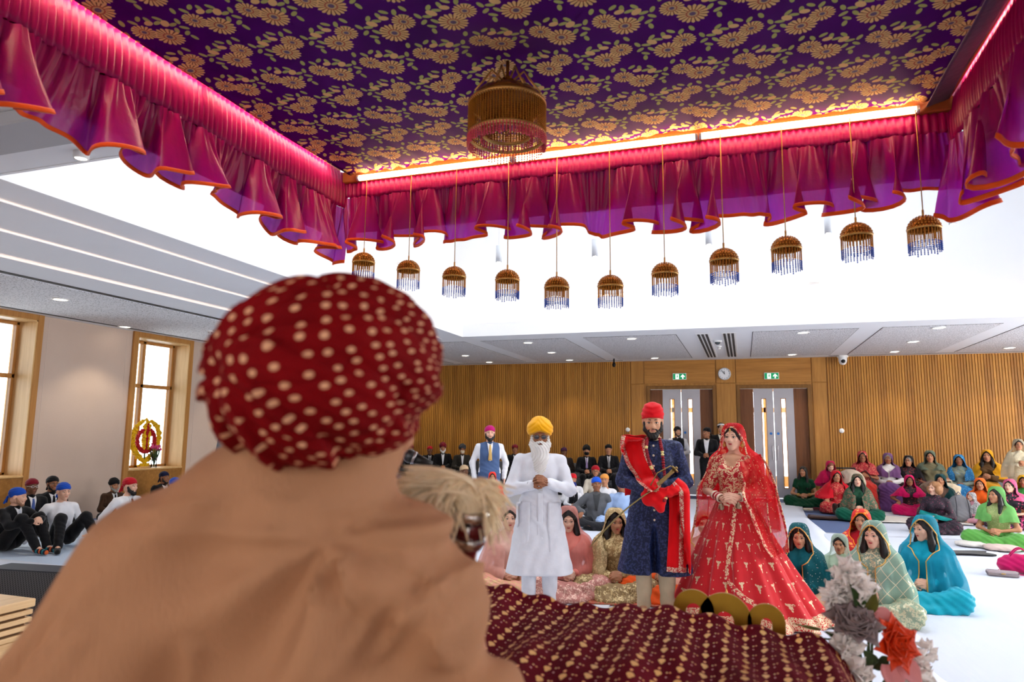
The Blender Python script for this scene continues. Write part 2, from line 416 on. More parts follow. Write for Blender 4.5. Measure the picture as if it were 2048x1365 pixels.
# ceiling around the central well
c = MB()
c.box((CX1, YN, ZC), (XR, YB, ZC + .2)).box((CX0, YN, ZC), (CX1, CY0, ZC + .2)).box((CX0, CY1, ZC), (CX1, YB, ZC + .2))
c.box((-5.9, YN, ZC), (CX0, YB, ZC + .2)).box((-6.69, YN, ZC - .03), (-5.9, CY1, ZC + .2)).box((-7.55, YN, ZC - .06), (-6.69, CY1, ZC + .2))
c.box((XL, YN, ZC - .10), (-7.55, CY1, ZC + .2)).box((XL, CY1, ZC), (-5.9, YB, ZC + .2))
ceil = struct(c.build('ceiling', m_plaster, smooth=False))
MB().box((-10.45, YN, ZC - .108), (-8.32, CY1 - .3, ZC - .1)).build('perforated_panel', m_perf, ceil, smooth=False)
for nm, x0, x1 in (('slot', -8.24, -8.14), ('slot', -10.62, -10.56)):
    MB().box((x0, YN, ZC - .106), (x1, CY1 - .1, ZC - .09)).build('ceiling_slot', m_dark, ceil, smooth=False)
m_strip = glow('hidden_cove_strip', (255, 228, 206), 2.2)
for xs, zl, zh in ((-7.55, -.10, -.06), (-6.69, -.06, -.03), (-5.9, -.03, 0.0)):
    MB().box((xs - .001, YN, ZC + zl), (xs + .06, CY1, ZC + zl + .006)).build('cove_ledge', m_plaster, ceil, smooth=False)
    MB().box((xs + .012, YN + .2, ZC + zl + .007), (xs + .024, CY1 - .1, ZC + zl + .012)).build('cove_light', m_strip, ceil, smooth=False)
for x0, x1 in ((-9.6, -7.8), (-7.45, -5.65), (-5.25, -3.43), (-3.02, -1.2), (0.22, 2.0), (2.4, 4.2), (4.6, 6.4), (6.8, 8.6)):
    p = MB().box((x0 - .012, 13.45 - .012, ZC - .003), (x1 + .012, 17.85 + .012, ZC), 1).box((x0, 13.45, ZC - .008), (x1, 17.85, ZC - .001))
    p.build('ceiling_panel', [m_perf, m_dark], ceil, smooth=False)
MB().box((-8.6, 18.05, ZC - .004), (-3.0, 18.09, ZC)).build('ceiling_slot', m_dark, ceil, smooth=False)
MB().box((2.0, 18.05, ZC - .004), (9.0, 18.09, ZC)).build('ceiling_slot', m_dark, ceil, smooth=False)
# dropped beam near the dais
MB().box((XL, 2.72, ZC - .09), (XR, 3.06, ZC), bev=.01).build('beam', plain('grey_beam', (178, 178, 182), .8, var=.02), ceil, smooth=False)

# the well: lip, recess for the cove, walls and roof
w = MB()
for a, b in (((CX0, CY1 - .03), (CX1, CY1)), ((CX0, CY0), (CX1, CY0 + .03)), ((CX0, CY0), (CX0 + .03, CY1)), ((CX1 - .03, CY0), (CX1, CY1))):
    w.box((a[0], a[1], ZC - .004), (b[0], b[1], ZC + .27))
lip = struct(w.build('trim_1', m_wellwall, smooth=False))
w = MB(); R = .35
x0, x1, y0, y1, z1 = CX0 - R, CX1 + R, CY0 - R, CY1 + R, 7.5
zb = ZC + .19; w.box((x0, y0 - .1, zb), (x1, y0, z1)).box((x0, y1, zb), (x1, y1 + .1, z1)).box((x0 - .1, y0 - .1, zb), (x0, y1 + .1, z1)).box((x1, y0 - .1, zb), (x1 + .1, y1 + .1, z1))
w.box((x0 - .1, y0 - .1, z1), (x1 + .1, y1 + .1, z1 + .1))
struct(w.build('wall_well', m_wellwall, smooth=False))
m_cove = glow('cove_lamp', (255, 226, 196), 5.0)
cv = MB()
for a, b in (((CX0, CY1 + .12), (CX1, CY1 + .15)), ((CX0 - .15, CY0), (CX0 - .12, CY1))):
    cv.box((a[0], a[1], ZC + .21), (b[0], b[1], ZC + .225))
cv.build('cove_lamp', m_cove, lip, smooth=False)

# walls
struct(MB().box((XR, YN, 0), (XR + .2, YB, ZC)).build('wall_right', m_lwall, smooth=False))
struct(MB().box((XL - .5, YN - .2, 0), (XR, YN, ZC)).build('wall_front', m_lwall, smooth=False))
wins = [(-2.4, -1.0), (2.2, 3.6), (6.55, 7.92), (9.88, 11.16)]  # the first, out of view, is added to let in more daylight
w = MB(); y = YN; ZS, ZT, XO = 0.80, 3.30, XL - .45
for a, b in wins:
    w.box((XO, y, 0), (XL, a, ZC)); w.box((XO, a, ZT), (XL, b, ZC)); w.box((XO, a, 0), (XL, b, ZS)); y = b
w.box((XO, y, 0), (XL, YB, ZC)); wl = struct(w.build('wall_left', m_lwall, smooth=False))
for y in (8.13, 9.66, 11.42, 13.2, 15.3): MB().box((XL, y, 0), (XL + .003, y + .006, 3.3)).build('wall_joint', plain('joint_line', (214, 196, 182), .8), wl, smooth=False)
for k, (a, b) in enumerate(wins):
    win = struct(empty('window_%d' % (k + 1), (XL, (a + b) / 2, ZS)))
    def part(nm, mb, m): o = mb.build(nm, m, None, smooth=False); o.location = (-XL, -(a + b) / 2, -ZS); o.parent = win; return o
    t = .10
    part('casing', MB().box((XL, a - t, 0.0), (XL + .05, a, ZT + t), bev=.006), m_oakf)
    part('casing', MB().box((XL, b, 0.0), (XL + .05, b + t, ZT + t), bev=.006), m_oakf)
    part('casing', MB().box((XL, a, ZT), (XL + .05, b, ZT + t), bev=.006), m_oakf)
    part('apron', MB().box((XL, a, 0), (XL + .035, b, ZS - .01)), m_oakh)
    d = .40
    part('lining', MB().box((XL - d, b - .02, ZS), (XL + .04, b, ZT)), m_oakl)
    part('lining', MB().box((XL - d, a, ZS), (XL + .04, a + .02, ZT)), m_oakl)
    part('lining', MB().box((XL - d, a, ZT - .02), (XL + .04, b, ZT)), m_oakl)
    part('sill', MB().box((XL - d, a, ZS - .01), (XL + .06, b, ZS + .02), bev=.005), m_oakl)
    xg = XL - d; ym = a + (b - a) * .40; zm = 2.40
    for y0_, y1_, z0_, z1_ in ((a + .02, a + .07, ZS, ZT), (b - .07, b - .02, ZS, ZT), (ym - .035, ym + .035, ZS, ZT), (a, b, ZT - .07, ZT - .02), (a, b, ZS + .02, ZS + .06), (a, b, zm - .035, zm + .035)):
        part('bar', MB().box((xg - .04, y0_, z0_), (xg + .06, y1_, z1_), bev=.006), m_oakf)
    for ya, yb in ((a + .07, ym - .035), (ym + .035, b - .07)):
        for za, zb in ((ZS + .06, zm - .035), (zm + .035, ZT - .07)):
            part('pane', MB().box((xg - .01, ya, za), (xg + .0, yb, zb)), m_glass)

# invented windows around the added fill lights; invented rooflight around the well light
def added_window(n, c, horizontal):
    o = struct(empty('window_%d' % n, c))  # invented window framing an added fill light
    (MB().box((-.65, .004, .05), (.65, .012, 2.35)) if horizontal else MB().box((-.012, -.65, .05), (-.004, .65, 2.35))).build('pane', m_addpane, o, smooth=False)
    for a0, a1, z0, z1, d, nm in ((-.75, -.65, -.10, 2.5, .05, 'casing'), (.65, .75, -.10, 2.5, .05, 'casing'), (-.65, .65, 2.35, 2.5, .05, 'casing'), (-.78, .78, -.10, .05, .10, 'sill'), (-.16, -.09, .05, 2.35, .07, 'bar'), (-.65, .65, 1.5, 1.57, .07, 'bar')):
        MB().box((a0, 0, z0), (a1, d, z1)).build(nm, m_oakf, o, smooth=False) if horizontal else MB().box((-d, a0, z0), (0, a1, z1)).build(nm, m_oakf, o, smooth=False)
m_addpane = glow('added_glow_pane', (246, 250, 255), 1.5)  # glow added so the invented windows and rooflight look lit
for k, x in enumerate(REAR_FILL): added_window(20 + k, (x, YN, .85), True)
for k, y in enumerate(SIDE_FILL): added_window(30 + k, (XR, y, .85), False)
rl = struct(empty('window_40', (-.3, 8.1, 7.3)))  # rooflight invented to house the added well light
for i in range(7): MB().box((-4.35 + i * 1.45 - .03, -3.85, 0), (-4.35 + i * 1.45 + .03, 3.85, .12)).build('glazing_bar', m_white, rl, smooth=False)
MB().box((-4.3, -3.8, .13), (4.3, 3.8, .14)).build('pane', m_addpane, rl, smooth=False)
for y in (-3.85, 3.79): MB().box((-4.38, y, 0), (4.38, y + .06, .12)).build('glazing_bar', m_white, rl, smooth=False)

# back wall: ribbed oak, plain panels about the two double doors
ops = [(-2.42, -0.66), (-0.15, 1.60)]; DT = 2.82
w = MB(); x = XL
for a, b in ops:
    w.box((x, YB, 0), (a, YB + .25, ZC)); w.box((a, YB, DT), (b, YB + .25, ZC)); x = b
w.box((x, YB, 0), (XR, YB + .25, ZC)); wb = struct(w.build('wall_back', m_oak, smooth=False))
def ribs(x0, x1):
    mb = MB(); n = int((x1 - x0) / .058); p = (x1 - x0) / n
    for i in range(n):
        a = x0 + i * p
        mb.box((a + .008, YB - .03, 0.0), (a + p - .008, YB, ZC), mi=0 if (i * 7 // 22) % 3 else 1)
    o = mb.build('rib_cladding', [m_rib, wood('oak_ribs_deep', (150, 96, 34), (190, 132, 56), 2, 0.7)], wb, smooth=False); o['kind'] = 'stuff'; return o
ribs(XL, -2.85); ribs(1.98, XR)
for x0_, x1_, z0_, z1_, m in ((-2.83, -2.50, 0, 2.86, m_oak), (-2.83, -2.50, 2.88, ZC, m_oak), (-2.48, -0.66, 2.88, ZC, m_oakh), (-.64, -.17, 0, 2.86, m_oak), (-.64, -.17, 2.88, ZC, m_oak), (-.15, 1.62, 2.88, ZC, m_oakh), (1.64, 1.96, 0, 2.86, m_oak), (1.64, 1.96, 2.88, ZC, m_oak)):
    MB().box((x0_, YB - .03, z0_), (x1_, YB, z1_), bev=.004).build('wood_panel', m, wb, smooth=False)
m_blue = plain('blue_sign_disc', (40, 110, 190), .5)
for k, (a, b) in enumerate(ops):
    dr = struct(empty('door_%d' % (k + 1), ((a + b) / 2, YB, 0))); cx_ = (a + b) / 2
    def part(nm, mb, m, par=None):
        o = mb.build(nm, m, None, smooth=False)
        if par is None: o.location = (-cx_, -YB, 0); o.parent = dr
        else: o.parent = par
        return o
    m_frame = wood('door_frame_oak', (108, 72, 26), (140, 96, 42), 2)
    part('door_frame', MB().box((a, YB - .04, 0), (a + .08, YB + .2, DT), bev=.006), m_frame)
    part('door_frame', MB().box((b - .08, YB - .04, 0), (b, YB + .2, DT), bev=.006), m_frame)
    part('door_frame', MB().box((a + .08, YB - .04, DT - .09), (b - .08, YB + .2, DT), bev=.006), m_frame)
    yd = YB + .06; zt = DT - .095
    for sd in (-1, 1):
        lx = lambda v: cx_ + sd * v           # v from the meeting edge outwards
        def bx(v0, v1, z0, z1, y0=yd, y1=yd + .05, mi=0, mb=None):
            return (mb or MB()).box((min(lx(v0), lx(v1)), y0, z0), (max(lx(v0), lx(v1)), y1, z1), mi)
        hw = (b - a) / 2 - .08; s0, s1 = .17, .29; zs0, zs1 = .25, 2.48
        leaf = MB()
        for v0, v1, z0, z1 in ((.006, s0, .02, zt), (s1, .475, .02, zt), (s0, s1, .02, zs0), (s0, s1, zs1, zt)): bx(v0, v1, z0, z1, mb=leaf)
        lf = part('door_leaf', leaf, m_steel)
        n = 9
        rb = MB()
        for i in range(n): bx(.478 + (hw - .478) * i / n, .478 + (hw - .478) * (i + .82) / n, .02, zt, yd - .005, yd + .05, mb=rb)
        bx(.478, hw, .02, zt, yd + .004, yd + .05, mb=rb); o = part('timber_edge', rb, m_walnut, lf)
        fr = MB()
        for v0, v1, z0, z1 in ((s0, s0 + .018, zs0, zs1), (s1 - .018, s1, zs0, zs1), (s0, s1, zs0, zs0 + .018), (s0, s1, zs1 - .018, zs1)): bx(v0, v1, z0, z1, yd - .008, yd + .058, mb=fr)
        part('glazing_frame', fr, m_oakf, lf)
        part('glazing_pane', bx(s0 + .018, s1 - .018, zs0 + .018, zs1 - .018, yd + .02, yd + .03), m_glass, lf)
        ds = MB().lathe([(0, -.006), (.033, -.006), (.033, 0)], (lx(.085), yd, 1.60), 16, axis=1); part('safety_disc', ds, m_blue, lf)
        hd = MB().tube([(lx(.06), yd - .05, .95), (lx(.06), yd - .05, 1.3)], .012).tube([(lx(.06), yd, .98), (lx(.06), yd - .05, .98)], .01).tube([(lx(.06), yd, 1.27), (lx(.06), yd - .05, 1.27)], .01)
        part('door_handle', hd, m_steel, lf)
# bright lobby behind the doors
lob = MB().box((-4.5, YB + .25, -.2), (3.5, YB + 6, 0)); struct(lob.build('floor_lobby', plain('lobby_tiles', (196, 194, 190), .4), smooth=False))
lbw = MB()
for xx in (-3.6, -2.2, -.8, .6, 2.0): lbw.box((xx, YB + 4.4, 0), (xx + .12, YB + 4.5, 3.0))
lbw.box((-4.5, YB + 4.4, 2.25), (3.5, YB + 4.5, 2.4)).box((-4.5, YB + 4.38, 2.9), (3.5, YB + 4.52, 3.0)).box((-4.5, YB + 4.38, 0), (3.5, YB + 4.52, .3))
struct(lbw.build('window_9', m_oakf, smooth=False))

# white cotton sheets laid over the carpet
def _sheet(name, rgb):
    t = NT(name); v = t.coord(); a = t.noise(t.scale(v, (1, .25, 1)), 6, 3); b = t.noise(v, 1.2, 2)
    c = srgb(*rgb); t.base(t.mix(b, mulc(c, .96), c)); t.set(Roughness=.85); t.b.inputs['Specular IOR Level'].default_value = .2; t.bump(a, .35, .02); return t.m
m_sheet = _sheet('white_cotton_sheet', (216, 222, 234)); m_sheetb = _sheet('bluish_cotton_sheet', (196, 212, 232))
def sheet(x0, x1, y0, y1, z, m, label, sk=0.0, seed=1):
    r = random.Random(seed); nx = int((x1 - x0) / .16) + 1; ny = int((y1 - y0) / .2) + 1; ph = [r.uniform(0, 6) for _ in range(6)]
    def fn(u, v):
        X = x0 + (x1 - x0) * u; Y = y0 + (y1 - y0) * v; X2 = X + sk * (Y - y0)
        e = .05 * sin(Y * 1.1 + ph[0]) * (1 if u in (0, 1) else 0)
        h = .006 * (sin(3.1 * X + 1.2 * Y + ph[1]) * sin(.9 * Y + ph[2])) + .004 * sin(7 * X - 2 * Y + ph[3]) * max(0, sin(1.3 * X + .7 * Y + ph[4]))
        return (X2 + e, Y, z + .008 + h + (-.006 if u in (0, 1) or v in (0, 1) else 0))
    o = MB().grid(fn, nx, ny).build('floor_sheet', m); solid(o, .004); return tag(o, label, 'sheet', 'cotton sheets over the floor')
sheet(-10.6, -6.3, 5.9, 17.6, .000, m_sheetb, 'pale blue white sheet along the beige wall under the seated men', seed=1)
sheet(-10.6, -5.4, .3, 6.05, .012, m_sheet, 'white sheet end behind the black stage speaker', seed=2)
sheet(-6.6, -1.2, 3.0, 17.0, .010, m_sheet, 'white sheet running below the standing elder in white', seed=3)
sheet(-1.6, 1.25, 3.2, 17.2, .022, m_sheet, 'white sheet below the bride', seed=4, sk=-.01)
sheet(1.0, 3.2, 3.2, 12.4, .014, m_sheet, 'white sheet below the turquoise and mint veiled women', seed=8)
sheet(1.6, 5.9, 8.2, 17.0, .006, m_sheet, 'white sheet below the pink handbag and the women at the frame edge', seed=5, sk=.06)
sheet(5.9, 9.3, 3.2, 17.0, .016, m_sheetb, 'outermost white sheet towards the unseen side wall', seed=6)

# ------------------------------------------------------------------ ceiling and wall fittings
def downlight(x, y, z, label):
    o = empty('downlight', (x, y, z), 0, label, 'ceiling light', 'round recessed ceiling lights')
    MB().lathe([(.115, 0), (.115, -.012), (.09, -.014), (.088, -.004)], n=24).build('trim_ring', m_white, o)
    MB().disc((0, 0, -.006), .088, 24).build('diffuser', m_lamp, o)
    return o
dl = [(-6.63, 15.9, 'recessed light beside the red turban, nearer the well'), (-6.62, 17.6, 'recessed light beside the red turban, close to the ribbed wall'),
      (-4.33, 13.85, 'recessed light above the standing vest man, at the well edge'), (-4.33, 15.75, 'recessed light above the vest man, midway to the ribbed wall'), (-4.33, 17.55, 'recessed light above the elder in the yellow turban, by the wall'),
      (-2.1, 13.75, 'recessed light above the groom, at the well edge'), (-2.1, 17.55, 'recessed light above the groom, by the doors'),
      (1.1, 13.7, 'recessed light above the bride side doors, at the well edge'), (1.14, 17.5, 'recessed light above the second exit sign, by the doors'),
      (3.3, 13.65, 'recessed light over the seated women, at the well edge'), (3.3, 15.6, 'recessed light over the seated women, middle of three'), (3.3, 17.4, 'recessed light over the seated women, closest to the ribbed wall'),
      (5.45, 17.2, 'recessed light at the photo right edge by the ribbed wall')]
for x, y, l in dl: downlight(x, y, ZC - .008, l)
downlight(-9.1, 6.95, ZC - .108, 'large recessed light over the nearer oak window'); downlight(-10.5, 9.28, ZC - .1, 'small recessed light between the two oak windows')
def spot(x, y, z, p, ang=100):
    l = bpy.data.lights.new('downlight_beam', 'SPOT'); l.energy = p; l.color = (1, .86, .66); l.spot_size = radians(ang); l.spot_blend = .5; l.shadow_soft_size = .08
    o = bpy.data.objects.new('downlight_beam', l); COL.objects.link(o); o.location = (x, y, z)
for x in (-8.9, -6.62, -4.33, -2.1, 1.14, 3.3, 5.45): spot(x, 17.45, ZC - .03, 60)
spot(-10.1, 9.0, ZC - .13, 60); spot(-9.1, 6.95, ZC - .13, 60); spot(-10.1, 12.6, ZC - .13, 60)
def diffuser(x, label):
    o = empty('air_diffuser', (x, 15.6, ZC), 0, label, 'vent', 'linear air diffusers')
    MB().box((-.13, -2.15, -.008), (.13, 2.15, 0)).build('diffuser_frame', m_white, o, smooth=False)
    for i in range(3): MB().box((-.1 + i * .075, -2.1, -.012), (-.1 + i * .075 + .045, 2.1, -.006)).build('slot', m_dark, o, smooth=False)
diffuser(-.70, 'long slotted air diffuser nearer the clock side'); diffuser(-.22, 'long slotted air diffuser beside the ceiling sensor')
o = empty('ceiling_sensor', (-.46, 14.6, ZC), 0, 'small dark dome sensor between the air diffusers', 'sensor')
MB().lathe([(.09, 0), (.09, -.02), (.07, -.03)], n=20).build('sensor_base', m_white, o); MB().lathe([(.055, -.03), (.05, -.06), (.02, -.08), (0, -.083)], n=16).build('sensor_dome', plain('smoked_dome', (60, 70, 74), .2), o)
def smoke(x, y, z, label):
    o = empty('smoke_detector', (x, y, z), 0, label, 'smoke detector', 'white smoke detectors')
    MB().lathe([(.055, 0), (.055, -.025), (.045, -.03)], n=20).build('detector_base', m_white, o); MB().lathe([(.03, -.03), (.035, -.06), (.025, -.075), (0, -.077)], n=16).build('detector_chamber', m_white, o)
    for i in range(6): MB().box((.03 * cos(i) - .004, .03 * sin(i) - .004, -.06), (.03 * cos(i) + .004, .03 * sin(i) + .004, -.035)).build('chamber_vent', m_dark, o, smooth=False)
smoke(-.46, 15.5, ZC, 'white smoke detector between the air diffusers'); smoke(-9.3, 10.05, ZC - .108, 'white smoke detector left of the red turban')
o = empty('dome_camera', (2.32, 18.15, ZC), 0, 'white dome security camera under the ceiling by the ribbed wall', 'camera')
MB().lathe([(.13, 0), (.13, -.03), (.10, -.05), (.095, -.13), (.075, -.19), (.04, -.22), (0, -.225)], n=22).build('housing', m_white, o)
MB().ball((0, -.082, -.14), (.05, .03, .05)).build('camera_lens', m_black, o)
o = empty('hanging_microphone', (-3.15, 17.6, ZC), 0, 'small black device hanging from the ceiling before the ribbed wall', 'microphone')
MB().tube([(0, 0, 0), (0, 0, -.1)], .02).build('stem', m_black, o); MB().ball((0, 0, -.16), (.05, .05, .06)).build('capsule', m_black, o)
def disc_wall(loc, ax, label):
    o = MB().lathe([(.0, -.03), (.05, -.03), (.058, -.02), (.058, 0)], loc, 18, axis=ax).build('wall_sounder', m_white); tag(o, label, 'wall disc', 'round white wall discs')
disc_wall((XL, 8.91, 1.62), 0, 'round white disc on the beige wall between the windows')
p = ony(1256, 860, YB); disc_wall((p[0], YB - .03, p[2]), 1, 'round white disc on the ribbed wall beside the groom'); p = ony(1683, 862, YB); disc_wall((p[0], YB - .03, p[2]), 1, 'round white disc on the ribbed wall above the seated women')
for o_ in [x for x in bpy.data.objects if x.name == 'wall_sounder']:
    pass
# clock
o = empty('wall_clock', (-.43, YB - .03, 3.11), 0, 'round white wall clock between the two exit signs', 'clock')
MB().lathe([(.15, 0), (.16, -.02), (.155, -.04), (.14, -.045)], n=32, axis=1).build('clock_rim', plain('clock_rim_grey', (196, 198, 202), .4), o)
MB().disc((0, -.03, 0), .145, 32, nrm='y').build('clock_face', plain('clock_face_white', (238, 240, 244), .5, var=.01), o)
for i in range(12):
    a = i * pi / 6; MB().box((-.004, -.034, .108), (.004, -.031, .13)).build('hour_mark', m_black, o, smooth=False).rotation_euler = (0, a, 0)
h = MB().box((-.007, -.037, -.01), (.007, -.034, .075)).build('hour_hand', m_black, o, smooth=False); h.rotation_euler = (0, radians(-8), 0)
h = MB().box((-.005, -.040, -.015), (.005, -.037, .115)).build('minute_hand', m_black, o, smooth=False); h.rotation_euler = (0, radians(-40), 0)
# exit signs
m_green = glow('exit_green', (0, 140, 84), .5); m_exw = glow('exit_white', (250, 255, 252), 1.1)
def exit_sign(x, z, label):
    o = empty('exit_sign', (x, YB - .03, z), 0, label, 'exit sign', 'green emergency exit signs')
    MB().box((-.175, -.03, -.085), (.175, 0, .085), bev=.004).build('sign_case', m_white, o, smooth=False)
    MB().box((-.163, -.033, -.073), (.163, -.029, .073)).build('green_panel', m_green, o, smooth=False)
    ar = [(.085, .055), (.135, .0), (.135, -.022), (.098, .012), (.098, -.06), (.072, -.06), (.072, .012), (.035, -.022), (.035, 0)]
    MB().extrude(ar, -.036, -.033).build('arrow', m_exw, o, smooth=False)
    MB().box((-.10, -.036, -.063), (-.015, -.033, .06)).build('doorway', m_exw, o, smooth=False)
    mn = MB().lathe([(0, -.0385), (.013, -.0385), (.013, -.036)], (-.052, 0, .042), 10, axis=1)
    mn.extrude([(-.075, .026), (-.045, .028), (-.035, .012), (-.018, .01), (-.018, .002), (-.04, 0), (-.048, -.012), (-.03, -.03), (-.032, -.056), (-.043, -.056), (-.043, -.036), (-.06, -.02), (-.073, -.045), (-.093, -.045), (-.093, -.036), (-.08, -.034), (-.068, -.005), (-.066, .013), (-.085, .006), (-.088, .014)], -.0385, -.036)
    mn.build('running_figure', m_green, o, smooth=False)
exit_sign(-1.56, 3.06, 'green exit sign with running figure above the doors behind the groom'); exit_sign(.70, 3.04, 'green exit sign with running figure above the doors behind the bride')
# slim cylinder lamps in the well and bar lamps on its wall
for x, z, l in ((-3.26, 4.0, 'slim white cylinder lamp hanging beyond the fourth bead lamp'), (-1.86, 3.98, 'slim white cylinder lamp half behind the frill near the sixth bead lamp'), (-.355, 4.03, 'slim white cylinder lamp hanging between seventh and eighth bead lamps'), (1.065, 4.06, 'slim white cylinder lamp hanging between ninth and tenth bead lamps'), (2.4, 4.06, 'slim white cylinder lamp at the far end past the last bead lamp')):
    o = empty('cylinder_lamp', (x, 9.0, z), 0, l, 'pendant lamp', 'slim cylinder pendant lamps')
    MB().lathe([(0, .24), (.042, .24), (.042, 0), (.034, .0)], n=18).build('cylinder_shade', plain('pale_grey_metal', (206, 210, 216), .4, var=.02), o)
    MB().disc((0, 0, .012), .036, 16).build('lamp_face', m_lamp, o); MB().tube([(0, 0, .24), (0, 0, 7.5 - z)], .002, 5).build('wire', m_white, o)
for a, b, z, l in ((-2.79, -1.86, 4.30, 'white bar lamp on the well wall behind the sixth bead lamp'), (.81, 1.72, 4.31, 'white bar lamp on the well wall below the ninth bead lamp')):
    o = empty('bar_lamp', ((a + b) / 2, CY1 + R, z), 0, l, 'wall lamp', 'bar lamps on the well wall'); hw = (b - a) / 2
    MB().box((-hw, -.09, -.02), (hw, -.03, .02), bev=.006).build('lamp_bar', m_white, o, smooth=False); MB().box((-hw + .02, -.028, -.015), (hw - .02, -.02, .015)).build('light_slot', m_cove, o, smooth=False)
    MB().box((-.1, -.03, -.03), (.1, 0, .03)).build('bracket', m_white, o, smooth=False)
o = empty('bar_lamp', (CX0 - R, 10.6, 4.55), 0, 'white bar lamp on the side wall of the well by the first bead lamps', 'wall lamp', 'bar lamps on the well wall')
MB().box((.03, -.5, -.02), (.09, .5, .02), bev=.006).build('lamp_bar', m_white, o, smooth=False); MB().box((.02, -.48, -.015), (.028, .48, .015)).build('light_slot', m_cove, o, smooth=False); MB().box((0, -.1, -.03), (.03, .1, .03)).build('bracket', m_white, o, smooth=False)
# spotlight on the near ceiling, seen below the frill
p = onz(163, 305, ZC); o = empty('spotlight', p, 0, 'small round spotlight under the beam below the purple frill', 'spotlight')
MB().lathe([(.05, 0), (.05, -.04), (.045, -.05), (.038, -.045)], n=20).build('spot_ring', m_white, o); MB().disc((0, 0, -.044), .038, 18).build('spot_face', m_lamp, o)
# ================================================================== people: bodies, clothes, heads
def concat(parts):
    """[(V, quads, material index)] -> one mesh's arrays; faces as list"""
    V, F, M, n = [], [], [], 0
    for v, f, m in parts:
        V.append(v); F.append(shift(f, n)); M.append(np.full(len(f), m)); n += len(v)
    return np.concatenate(V), np.concatenate(F), np.concatenate(M)
def arr(mb):
    F = []
    for f in mb.F:
        if len(f) == 4: F.append(list(f))
        else: F += [[f[0], f[i], f[i + 1], -1] for i in range(1, len(f) - 1)]
    return np.concatenate(mb.V), np.array(F)
def shift(f, n): f = np.asarray(f); return np.where(f >= 0, f + n, -1)
def lump(seed, n=6, fr=(20, 45)):
    r = np.random.RandomState(seed); K = r.randn(n, 3); K /= np.linalg.norm(K, axis=1)[:, None]; K *= r.uniform(*fr, (n, 1)); ph = r.uniform(0, 6.28, n)
    def f(X, Y, Z):
        o = 0
        for k, p in zip(K, ph): o = o + np.sin(k[0] * X + k[1] * Y + k[2] * Z + p)
        return o / n
    return f

# ---- head, facing -Y, origin between the ears
def head_parts(h=.006, fem=False, fat=1.0):
    j = .92 if fem else 1.0; P = [ell((0, .018, .035), (.075 * fat, .095, .083)), ell((0, -.028, -.03), (.060 * fat * j, .068, .085))]
    for s in (-1, 1):
        P += [cap((s * .046 * j * fat, -.005, -.055), (s * .012, -.068, -.095), .023, .02), ell((s * .036 * j, -.068, -.022), (.024 * fat, .024, .024)), ell((s * .077 * fat, .012, -.006), (.010, .02, .031), rotx(.2))]
        P += [ell((s * .0115, -.098, -.029), (.009, .011, .008))]
    P += [ell((0, -.078, -.098), (.02, .018, .016)), cap((0, -.090, .016), (0, -.108, -.022), .0075, .0125), cap((-.034, -.082, .026), (.034, -.082, .026), .012, .012), ell((0, -.085, -.058), (.028, .016, .02)), ell((0, .03, -.05), (.055, .06, .06))]
    S = [ell((s * .031, -.108, .006), (.019, .024, .0125)) for s in (-1, 1)]
    V, Q = sdf_mesh(P, h, .02, sub=S, ksub=.01)
    out = [(V, Q, 0)]
    def g(i, fn):
        m = MB(); fn(m); out.append(arr(m) + (i,))
    for s in (-1, 1):
        g(1, lambda m: m.ball((s * .031, -.0775, .005), (.0150, .0130, .0078), 10, 6))
        g(2, lambda m: m.ball((s * .031, -.0865, .0045), (.0062, .0055, .0066), 8, 5))
        lid = [(s * (.031 + .0165 * t), -.0895 + .010 * t * t, .0112 - .006 * t * t) for t in np.linspace(-1, 1, 6)]
        g(2, lambda m: m.tube(lid, np.array([.0012, .0022, .0026, .0026, .0024, .0012]) * (1.5 if fem else 1.0), 5))
        g(0, lambda m: m.tube([(x, y + .002, z + .004) for x, y, z in lid], .0042, 6))
        br = [(s * (.013 + .036 * t), -.0955 + .016 * t ** 1.6, .0295 + .0045 * sin(t * 2.6) - .002 * t) for t in np.linspace(0, 1, 6)]
        w = .75 if fem else 1.1
        g(2, lambda m: m.tube(br, np.array([.0035, .0042, .004, .0035, .0026, .0012]) * w, 6, flat=.7))
    lw = [(.0265 * t, -.1045 + .016 * t * t, -.0535 + .002 * abs(t)) for t in np.linspace(-1, 1, 7)]
    g(3, lambda m: m.tube(lw, [.0010, .0028, .0038, .0034, .0038, .0028, .0010], 7)); g(3, lambda m: m.tube([(x * .88, y + .0005, z - .0068) for x, y, z in lw], [.0010, .0034, .0044, .0048, .0044, .0034, .0010], 7))
    V, F, M = concat(out); return V, F, M
_H = {}
def head_mesh(kind):
    if kind not in _H:
        h, fem, fat = {'hero_m': (.0048, 0, 1.04), 'hero_f': (.0048, 1, 1), 'm': (.0085, 0, 1.0), 'f': (.0085, 1, 1.0), 'mid_f': (.006, 1, 1.0), 'mid_m': (.006, 0, 1.03)}[kind]
        _H[kind] = head_parts(h, bool(fem), fat)
    return _H[kind]

